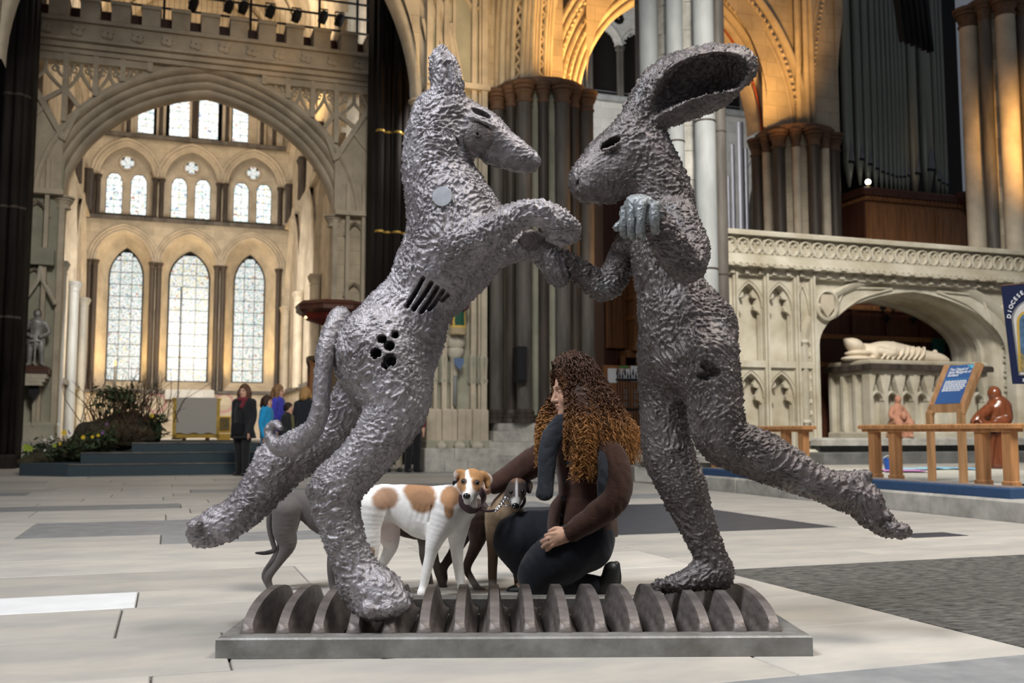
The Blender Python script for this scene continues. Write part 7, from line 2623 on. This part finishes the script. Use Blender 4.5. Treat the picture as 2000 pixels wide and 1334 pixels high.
pw = B(un, VN - .20, zn)
PS = thing('painted_statue', 'painted statue in green and gold robe on the pier corbel', 'statue', tuple(pw), ROT - math.pi / 2)
S = SDF((-.22, -.25, 0), (.22, .25, 1.15), .010)
S.path([(0, 0, .05), (0, 0, .40), (0, 0, .70)], [.16, .135, .12], .03, flat=(.8, 1.1, 1))
for s in (-1, 1):
    S.path([(0, .13 * s, .76), (.02, .17 * s, .58), (.11, .06 * s, .52)], [.055, .05, .035], .02)
    S.path([(.06, .06 * s, .03), (.13, .07 * s, .02)], [.035, .025], .01, smooth=False)
S.path([(0, 0, .8), (0, 0, .9)], [.045, .05], .02, smooth=False)
S.ell((.01, 0, .96), (.07, .06, .085), .02)
me = S.mesh('robed_body')
v = coords(me)
c = np.tile(np.array((.10, .03, .05), np.float32), (len(v), 1))
z, y = v[:, 2], np.abs(v[:, 1])
c[(z > .18) & (z < .48) & (y < .13)] = (.015, .075, .045)
c[((z > .14) & (z < .19)) | ((z < .5) & (z > .15) & (y > .10) & (y < .135))] = (.60, .40, .08)
c[z < .15] = (.38, .30, .18)
c[z > .88] = (.42, .27, .18)
set_color(me, c)
link('robed_body', me, M['fur'], PS)

# tomb effigy
ec = P(1770, 700, 19.5)
EF = thing('effigy', 'white marble effigy lying on the tomb chest under the low arch', 'statue', (B(cu0 + 1.2, VT + .75).x, B(cu0 + 1.2, VT + .75).y, 2.18))
S = SDF((-1.45, -.45, -.03), (1.45, .5, .62), .015)
for c_, r_ in (((-1.02, 0, .05), (.34, .30, .07)), ((-1.0, 0, .16), (.28, .26, .06)),):
    S.ell(c_, r_, .02)
S.path([(-.98, 0, .26), (-.84, 0, .27)], [.11, .10], .02, smooth=False)
S.path([(-1.00, 0, .27), (-1.12, 0, .33), (-1.30, 0, .42)], [.12, .15, .05], .02, flat=(1, 1.2, .9))
S.path([(-.70, 0, .18), (-.35, 0, .20), (.1, 0, .17), (.55, 0, .13), (.95, 0, .10), (1.15, 0, .07)], [.20, .24, .21, .16, .13, .08], .05, flat=(1, 1.25, .95))
S.path([(.85, 0, .18), (.90, 0, .24)], [.07, .05], .02, smooth=False)
for s in (-1, 1):
    S.path([(-.66, .25 * s, .2), (-.42, .30 * s, .16), (-.22, .10 * s, .36)], [.085, .08, .05], .03)
for k in range(8):
    x = -.52 + .13 * k
    S.path([(x - .20, -.34, .04), (x - .06, -.31, .16), (x + .06, -.20, .30), (x + .08, .0, .38 - .02 * k)], [.024, .030, .026, .012], .015)
finish(S, 'lying_figure', M['marble'], EF, .5, 2.0, off=0)
EF.rotation_euler = (0, 0, ROT)

# reddish wood sculpture of a bowed figure
wsx = G(1948, 915, .182)
WS = thing('wood_figure', 'polished red-brown wooden sculpture of a bowed figure behind the near altar rail', 'statue', tuple(wsx))
Yw = wsx.y
S = SDF(np.array(P(1890, 925, Yw)) - (0, .45, 0), np.array(P(1985, 745, Yw)) + (0, .45, 0), .012)
px_path(S, [(1950, 905, 18, Yw), (1946, 870, 15, Yw), (1944, 835, 18, Yw), (1946, 805, 22, Yw), (1950, 792, 20, Yw)], .05)
S.ell(P(1942, 769, Yw), (.105, .11, .125), .03)
px_path(S, [(1962, 795, 13, Yw - .05), (1964, 820, 12, Yw - .12), (1940, 832, 10, Yw - .2), (1915, 830, 11, Yw - .2)], .04)
px_path(S, [(1930, 800, 11, Yw - .08), (1912, 815, 10, Yw - .16), (1905, 826, 10, Yw - .18)], .04)
S.ell(P(1908, 830, Yw - .2), (.10, .10, .07), .03)
S.ell(P(1908, 826, Yw - .26), (.05, .06, .035), .02, cut=True)
px_path(S, [(1930, 912, 8, Yw - .05), (1936, 880, 6, Yw - .1), (1940, 850, 5, Yw - .12)], .03)
S.plane_cut(.182)
finish(S, 'carved_figure', M['walnut'], WS, 0, off=np.array(wsx))

# terracotta seated figure on the tomb ledge
q = B(onV(1758, 856, VT - .12)[0], VT - .12, .66)
TF = thing('terracotta_figure', 'small terracotta seated figure on the ledge before the tomb chest', 'statue', tuple(q), ROT - math.pi / 2)
S = SDF((-.35, -.3, 0), (.3, .3, .85), .012)
S.path([(-.05, 0, .28), (-.05, 0, .42), (-.04, 0, .56)], [.13, .12, .10], .03, flat=(.9, 1.15, 1))
S.path([(-.05, 0, .62), (-.03, 0, .70)], [.04, .05], .02, smooth=False)
S.ell((-.02, 0, .74), (.065, .06, .075), .02)
for s in (-1, 1):
    S.path([(-.02, .09 * s, .28), (.14, .13 * s, .28), (.12, .12 * s, .06)], [.085, .08, .06], .03)
    S.path([(.12, .12 * s, .04), (.18, .13 * s, .03)], [.05, .035], .02, smooth=False)
    S.path([(-.04, .12 * s, .56), (.0, .19 * s, .42), (.12, .13 * s, .36)], [.05, .05, .04], .02)
S.path([(-.08, 0, .0), (-.08, 0, .22)], [.2, .17], .03, smooth=False)
S.ell((.12, 0, .42), (.06, .06, .09), .03)
finish(S, 'seated_figure', M['terracotta'], TF, .6, 1.0, off=0)

# ================================================================== ALTAR RAILS, KNEELERS, SIGN (right)
def altar_rail(label, v0, v1, posts):
    t = bthing('altar_rail', label, 'rail', 7.22, (v0 + v1) / 2, .183, 'oak altar rails')
    c = (v0 + v1) / 2
    MB().box(-.10, .10, v0 - c, v1 - c, .615, .66, bev=.012).build('top_rail', M['oak'], t)
    MB().box(-.07, .07, v0 - c + .03, v1 - c - .03, .585, .617).build('under_rail', M['oak'], t)
    for p in posts:
        MB().box(-.045, .045, p - c - .05, p - c + .05, .06, .59, bev=0).build('post', M['oak'], t)
        MB().box(-.055, .055, p - c - .06, p - c + .06, .0, .14, bev=.008).build('post_foot', M['oak'], t)
    MB().box(-.03, .03, v0 - c + .1, v1 - c - .1, .02, .07).build('bottom_rail', M['oak_dark'], t)
    return t


fv_ = lambda px: onU(px, 880, 7.22)


def onU(px, py, u0):
    d = ray(px, py)
    t = u0 / (d.x * CA + d.y * SA)
    w = Vector((0, 0, CAM_Z)) + d * t
    return -w.x * SA + w.y * CA, w.z


PV = [onU(px, 880, 7.22)[0] for px in (1709, 1749, 1919, 1973)]
altar_rail('near oak altar rail on square posts in front of the blue sign', onU(1992, 835, 7.22)[0], onU(1690, 835, 7.22)[0], PV)
PV = [onU(px, 880, 7.22)[0] for px in (1570, 1536, 1440, 1400)]
altar_rail('far oak altar rail partly hidden behind the hare\'s raised leg', onU(1581, 838, 7.22)[0], onU(1395, 838, 7.22)[0], PV)
for k, (a, b, lab) in enumerate(((1978, 1672, 'long blue kneeling cushion on the step below the near altar rail'), (1590, 1375, 'long blue kneeling cushion on the step below the far altar rail'))):
    v0, v1 = onU(a, 960, 6.9)[0], onU(b, 935, 6.9)[0]
    t = bthing('kneeler', lab, 'kneeler', 7.0, (v0 + v1) / 2, .190, 'blue kneelers')
    h = (v1 - v0) / 2
    MB().box(-.13, .13, -h, h, 0, .092, bev=.012).build('cushion', M['kneeler'], t)
    MB().box(-.118, .118, -h + .012, h - .012, .09, .098).build('patterned_top', M['kneeler_top'], t)

su = UV(G(1820, 941, .183)).x
vL, vR = onU(1818, 860, su)[0], onU(1879, 860, su)[0]
SG = bthing('sign_stand', 'oak stand holding a tilted blue information sign behind the altar rail', 'sign', su, (vL + vR) / 2, .183)
hv = (vL - vR) / 2
zb = onU(1815, 805, su)[1] - .183
zt_ = onU(1840, 715, su + .2)[1] - .183
ln = .30
for s in (-1, 1):
    MB().bar((0, s * hv, 0), (0, s * hv, zb), .075, .06).bar((0, s * hv, zb - .03), (ln, s * hv, zt_), .085, .06).build('upright', M['oak_pale'], SG)
MB().bar((.02, -hv, zb + .04), (.02, hv, zb + .04), .05, .10).build('cross_rail', M['oak_pale'], SG)
d_ = Vector((ln, 0, zt_ - zb)).normalized()
nrm_ = Vector((-d_.z, 0, d_.x))
pm = Matrix((Vector((0, -1, 0)).to_4d(), d_.to_4d(), nrm_.to_4d(), (0, 0, 0, 1))).transposed()   # x to the right of the sign, y up it, z out of it
for i in range(3):
    pm[3][i] = 0
base = Vector((0, 0, zb)) + d_ * .10 + nrm_ * .012
pm.translation = base
Hs = Vector((ln, 0, zt_ - zb)).length - .11
Ws = 2 * hv - .075
pb = MB().box(-Ws / 2, Ws / 2, 0, Hs, -.01, .004).build('blue_panel', M['sign_blue'], SG)
pb.matrix_local = pm


def text(body, size, mat, parent, mat4, x, y, name='lettering', align='LEFT', bold=.0):
    c = bpy.data.curves.new(name, 'FONT')
    c.body = body
    c.size = size
    c.align_x = align
    c.extrude = .001
    c.offset = bold
    c.materials.append(mat)
    tmp = bpy.data.objects.new(name, c)
    COL.objects.link(tmp)
    me = bpy.data.meshes.new_from_object(tmp.evaluated_get(bpy.context.evaluated_depsgraph_get()))
    bpy.data.objects.remove(tmp)
    o = link(name, me, mat, parent)
    o.matrix_local = mat4 @ Matrix.Translation((x, y, .0065))
    return o


L_ = -Ws * .40
for k, s in enumerate(('The Chapel of', 'Saint Margaret of', 'Scotland')):
    text(s, Ws * .118, M['white_print'], SG, pm, L_, Hs * (.86 - .075 * k), bold=.0012)
MB().box(-Ws / 2, Ws / 2, Hs * .63, Hs * .636, .004, .006).build('rule', M['cyan_print'], SG).matrix_local = pm
for k, ln_ in enumerate((.80, .82, .80, .84, .78, .70)):      # small print, too fine to read: one strip for each word
    mb = MB()
    x = L_
    while x < L_ + Ws * ln_:
        wd_ = rg.uniform(.05, .13) * Ws
        mb.box(x, min(x + wd_, L_ + Ws * ln_), Hs * (.56 - .048 * k), Hs * (.56 - .048 * k) + Ws * .042, .004, .006)
        x += wd_ + Ws * .022
    mb.build('small_print', M['white_print'], SG).matrix_local = pm
MB().box(Ws * .22, Ws * .49, Hs * .955, Hs * .985, .004, .006).box(Ws * .34, Ws * .46, Hs * .90, Hs * .955, .004, .006).build('emblem', M['cyan_print'], SG).matrix_local = pm

# blue banner on a pole at the right edge
Yb = 10.6
bt, bb = P(1956, 560, Yb), P(1970, 750, Yb)
BN = thing('banner', 'navy church banner with an arched window picture on a pole', 'banner', (bt.x, Yb, .183))
wB, zb0, zb1 = .62, bb.z - .183, bt.z - .183
tilt = .045
mb = MB()
mb.add([(.075, 0, zb0), (wB, 0, zb0 + .0), (wB, 0, zb1 + .06), (0, 0, zb1), (.075, .012, zb0), (wB, .012, zb0), (wB, .012, zb1 + .06), (0, .012, zb1)],
       [(0, 1, 2, 3), (7, 6, 5, 4), (0, 4, 5, 1), (1, 5, 6, 2), (2, 6, 7, 3), (3, 7, 4, 0)])
mb.build('banner_cloth', M['navy'], BN)
cx, hw_ = .36, .27
zs_ = zb0 + (zb1 - zb0) * .66
arch_o = arch_path(cx - hw_, cx + hw_, zs_, .24, 10)
MB().prism([(cx - hw_ + .05, zb0 + .09), (cx + hw_, zb0 + .09)] + arch_o[::-1], -.006, .0).build('picture_frame', material('grey_painted_stone', (.20, .20, .20), .9), BN)
MB().prism([(cx - hw_ + .065, zb0 + .10), (cx + hw_, zb0 + .10)] + [(cx + (x - cx) * .93, z - .012) for x, z in arch_o[::-1]], -.008, -.006).build('picture_ground', material('pale_picture', (.55, .53, .50), .9, var=.1, scale=20), BN)
for lx_ in (cx - .135, cx + .135):
    ia = arch_path(lx_ - .085, lx_ + .085, zs_ - .04, .13, 8)
    MB().prism([(lx_ - .085, zb0 + .13), (lx_ + .085, zb0 + .13)] + ia[::-1], -.010, -.008).build('gold_border', material('ochre_print', (.50, .33, .06), .9), BN)
    ib = arch_path(lx_ - .058, lx_ + .058, zs_ - .04, .10, 8)
    MB().prism([(lx_ - .058, zb0 + .16), (lx_ + .058, zb0 + .16)] + ib[::-1], -.012, -.010).build('window_picture', material('blue_window_print', (.10, .20, .34), .9, c2=(.03, .05, .08), scale=14, detail=6), BN)
    MB().prism([(lx_ - .07, zb0 + .13), (lx_ + .06, zb0 + .13), (lx_ + .055, zb0 + .25), (lx_ + .0, zb0 + .29), (lx_ - .06, zb0 + .33)], -.013, -.012).build('garden_picture', material('garden_print', (.42, .27, .10), .9, c2=(.06, .12, .08), scale=18, detail=6), BN)


def ident(x, y, z, rot=0.0):
    return Matrix.Translation((x, y, z)) @ Matrix.Rotation(math.pi / 2, 4, 'X') @ Matrix.Rotation(rot, 4, 'Z')


for k, ch in enumerate('DIOCESE OF SALISBURY'):
    a = math.pi * (1 - (k + 1.0) / 21)
    text(ch, .060, M['white_print'], BN, ident(cx + (hw_ + .012) * math.cos(a), -.004, zs_ - .03 + (.24 + .10) * math.sin(a) ** .9, a - math.pi / 2), 0, 0, align='CENTER', bold=.0012)
text("MOTHERS' UNION", .052, M['white_print'], BN, ident(cx - .185, -.004, zb0 + .022), 0, 0, bold=.001)
MB().tube([(cx, .04, 0), (cx, .04, zb1 + .2)], .022, 8).build('pole', M['black'], BN)
MB().tube([(0, .03, zb1 + .01), (wB, .03, zb1 + .07)], .012, 6).build('cross_bar', M['oak_dark'], BN)
MB().lathe([(.2, 0), (.2, .03), (.04, .07), (0, .07)], n=14).build('foot', M['black'], BN, loc=(cx, .04, 0))
# rug, bucket, bright papers on the chapel floor
rg_ = bthing('rug', 'cream rug on the chapel floor behind the altar rail', 'rug', 9.0, 11.2, .183)
MB().box(-1.3, 3.2, -3.0, 1.7, 0, .012).build('pile', M['rug'], rg_)
bk = G(1737, 919, .2)
t = thing('bucket', 'small blue bucket on the cream rug under the near altar rail', 'bucket', tuple(bk))
MB().lathe([(.055, 0), (.085, .17), (.092, .17), (.092, .18), (.078, .18), (.05, .01), (0, .01)], n=18).build('pail', material('blue_plastic', (.02, .10, .36), .4), t, auto=40)
MB().tube([(.088 * math.cos(a), 0, .16 + .06 * math.sin(a)) for a in np.linspace(0, math.pi, 9)], .004, 5).build('handle', M['white_print'], t)
for k, (px, py, c, lab) in enumerate(((1790, 917, (.35, .62, .70), 'pale turquoise sheet of craft paper on the cream rug'), (1762, 921, (.55, .25, .50), 'small pink sheet of craft paper beside the blue bucket'), (1860, 916, (.25, .50, .72), 'blue sheet of craft paper on the rug behind the sign legs'))):
    g = G(px, py, .197)
    t = thing('craft_paper', lab, 'paper', (g.x, g.y, .197), .4 + k)
    mb = MB()
    nx = 6
    v_ = [(lerp(-.45, .45, i / nx), lerp(-.3, .3, j), .006 + .018 * abs(math.sin(i * 1.3 + k + j))) for i in range(nx + 1) for j in (0, 1)]
    mb.add(v_, [(2 * i, 2 * i + 2, 2 * i + 3, 2 * i + 1) for i in range(nx)])
    mb.build('sheet', material('craft_paper_%d' % k, c, .8), t)
# ================================================================== BETWEEN THE PILLARS: wood, railing, notices, pulpit
wc = UV(P(1250, 690, 24.0))
WC = bthing('oak_stall', 'tall panelled oak stall seen between woman and hare', 'furniture', wc.x, wc.y)
zt1, zb1_ = P(1250, 440, 24).z, P(1250, 690, 24).z
MB().box(-.95, 1.2, 0, 1.5, 0, 6.6).build('stall_body', M['oak_dark'], WC)
q0 = onV(1222, 600, wc.y)[0] - wc.x
MB().box(-.05 + q0, 1.2, -.5, .1, zb1_, 4.6).build('panel_front', M['oak_panel'], WC)
for z in (zb1_ + .02, zb1_ + .75, 3.9):
    MB().box(q0 - .08, 1.25, -.56, .1, z, z + .10, bev=.02).build('panel_rail', M['oak_panel'], WC)
for x in (q0, q0 + .42, q0 + .84):
    MB().box(x - .04, x + .04, -.55, .0, zb1_, 4.6).build('panel_stile', M['oak_panel'], WC)
MB().box(-.9, q0 - .1, -.1, .1, zb1_ + .1, 4.4).build('side_panel', M['oak_panel'], WC)
for x in (-.75, -.45, -.15):
    MB().box(x - .03, x + .03, -.14, .0, zb1_ + .1, 4.4).build('panel_stile', M['oak_panel'], WC)
MB().box(q0 - .2, 1.2, -.45, .1, zb1_ - .14, zb1_ + .03, bev=.03).build('stall_cornice', M['oak_panel'], WC)
for x in (-.6, -.2, .2):
    MB().bar((x, -.3, 0), (x, -.3, zb1_ - .1), .10).build('stall_post', M['oak_panel'], WC)
nbp = UV(P(1215, 790, 21.5))
NB = bthing('notice_board', 'oak notice board with white sheets behind the iron railing', 'notice board', nbp.x, nbp.y)
X = lambda px: onV(px, 750, nbp.y)[0] - nbp.x
Zn = lambda py: onV(1215, py, nbp.y)[1]
MB().box(X(1178), X(1262), 0, .08, Zn(840), Zn(714), bev=.01).build('board', M['oak_panel'], NB)
for x in (X(1184), X(1256)):
    MB().bar((x, .04, 0), (x, .04, Zn(800)), .08).build('board_leg', M['oak_panel'], NB)
for a, b, c_, d_2, m_ in ((1187, 1206, 720, 748, M['paper']), (1208, 1230, 720, 742, M['paper']), (1232, 1254, 714, 745, M['paper']), (1208, 1214, 721, 728, M['terracotta']), (1216, 1222, 721, 728, M['terracotta']), (1210, 1227, 715, 718, material('green_strip', (.05, .32, .07), .6))):
    MB().box(X(a), X(b), -.012, .0, Zn(d_2), Zn(c_)).build('notice', m_, NB)
irp = UV(P(1232, 800, 20.4))
IR = bthing('iron_railing', 'black spiked iron railing between the woman and the hare', 'railing', irp.x, irp.y)
X2 = lambda px: onV(px, 780, irp.y)[0] - irp.x
Z2 = lambda py: onV(1232, py, irp.y)[1]
k = 0
for px in np.arange(1206, 1262, 5.2):
    top = Z2(724 if k % 3 else 718)
    MB().lathe([(.012, .15), (.012, top - .16), (.026, top - .14), (.02, top - .10), (0, top)], n=6).build('spike_bar', M['iron'], IR, loc=(X2(px), 0, 0))
    k += 1
for py in (742, 800, 880):
    MB().bar((X2(1204), 0, Z2(py)), (X2(1264), 0, Z2(py)), .05).build('rail', M['iron'], IR)
for px in (1222, 1240, 1251):
    for py in (765, 776, 790):
        MB().tube([(X2(px) + .03 * math.cos(a), -.02, Z2(py) + .04 * math.sin(a)) for a in np.linspace(0, 6.28, 9)[:-1]], .010, 5, closed=True).build('scroll', M['silver'], IR)
sp = P(1016, 712, 19.75)
SPK = thing('loudspeaker', 'slim black column loudspeaker fixed to the central pillar', 'speaker', tuple(sp), ROT)
h = 35 * 19.75 / F_PX
MB().box(-.11, .11, -.10, .14, -h, h, bev=.02).build('cabinet', M['black'], SPK)
MB().box(-.09, .09, -.115, -.10, -h + .04, h - .04).build('grille', M['iron'], SPK)
MB().box(-.03, .03, .1, .5, -.05, .05).build('wall_bracket', M['iron'], SPK)
# pulpit and its red-lined sounding board at the right of the chapel steps
Yp = 21.6
pc = P(650, 612, Yp)
TB = thing('sounding_board', 'dark red wooden sounding board hanging over the pulpit', 'canopy', (pc.x, pc.y, pc.z), ROT)
rB = 74 * Yp / F_PX
MB().lathe([(0, -.04), (rB * .9, -.04), (rB, .02), (rB, .10), (rB * 1.03, .14), (rB * .9, .22), (0, .26)], n=8, a0=.39).build('board', M['oak_dark'], TB)
MB().lathe([(rB * .15, -.30), (rB * .7, -.16), (rB * .86, -.045)], n=8, a0=.39).build('red_lining', material('dark_red_paint', (.20, .03, .02), .7), TB)
MB().box(-.06, .06, .3, .42, -3.2, .1).build('back_post', M['oak_dark'], TB)
q = P(597, 620, Yp - .6)
t = thing('canopy_lamp', 'tiny warm lamp under the edge of the sounding board', 'lamp', tuple(q))
MB().lathe([(0, -.03), (.03, -.01), (.025, .02), (0, .03)], n=8).build('bulb', material('warm_bulb', (1, .7, .4), .4, emit=(1, .62, .25), emit_s=4), t, smooth=True)
MB().box(-.01, .01, -.01, .01, .02, .12).build('lamp_stem', M['iron'], t)
pq = P(655, 760, Yp)
PU = thing('pulpit', 'dark carved pulpit behind the hound\'s tail', 'pulpit', (pq.x, pq.y, 0), ROT)
rP = 56 * Yp / F_PX
zpt = P(650, 698, Yp).z
MB().lathe([(rP * .5, 0), (rP * .55, .8), (rP * .9, 1.1), (rP * .95, zpt - .15), (rP * 1.06, zpt - .1), (rP * 1.06, zpt), (0, zpt)], n=8, a0=.39).build('tub', material('dark_carved_wood', (.085, .055, .028), .6, var=.3, scale=8), PU)
for k in range(8):
    a = .39 + 2 * math.pi * k / 8
    MB().lathe([(.07, .9), (.05, 1.1), (.05, zpt - .2), (.08, zpt - .1)], n=7).build('colonnette', M['oak_panel'], PU, loc=(rP * .93 * math.cos(a), rP * .93 * math.sin(a), 0))
MB().lathe([(.20, 0), (.24, .1), (.2, .2), (.2, .25)], n=8).build('foot', M['oak_dark'], PU)
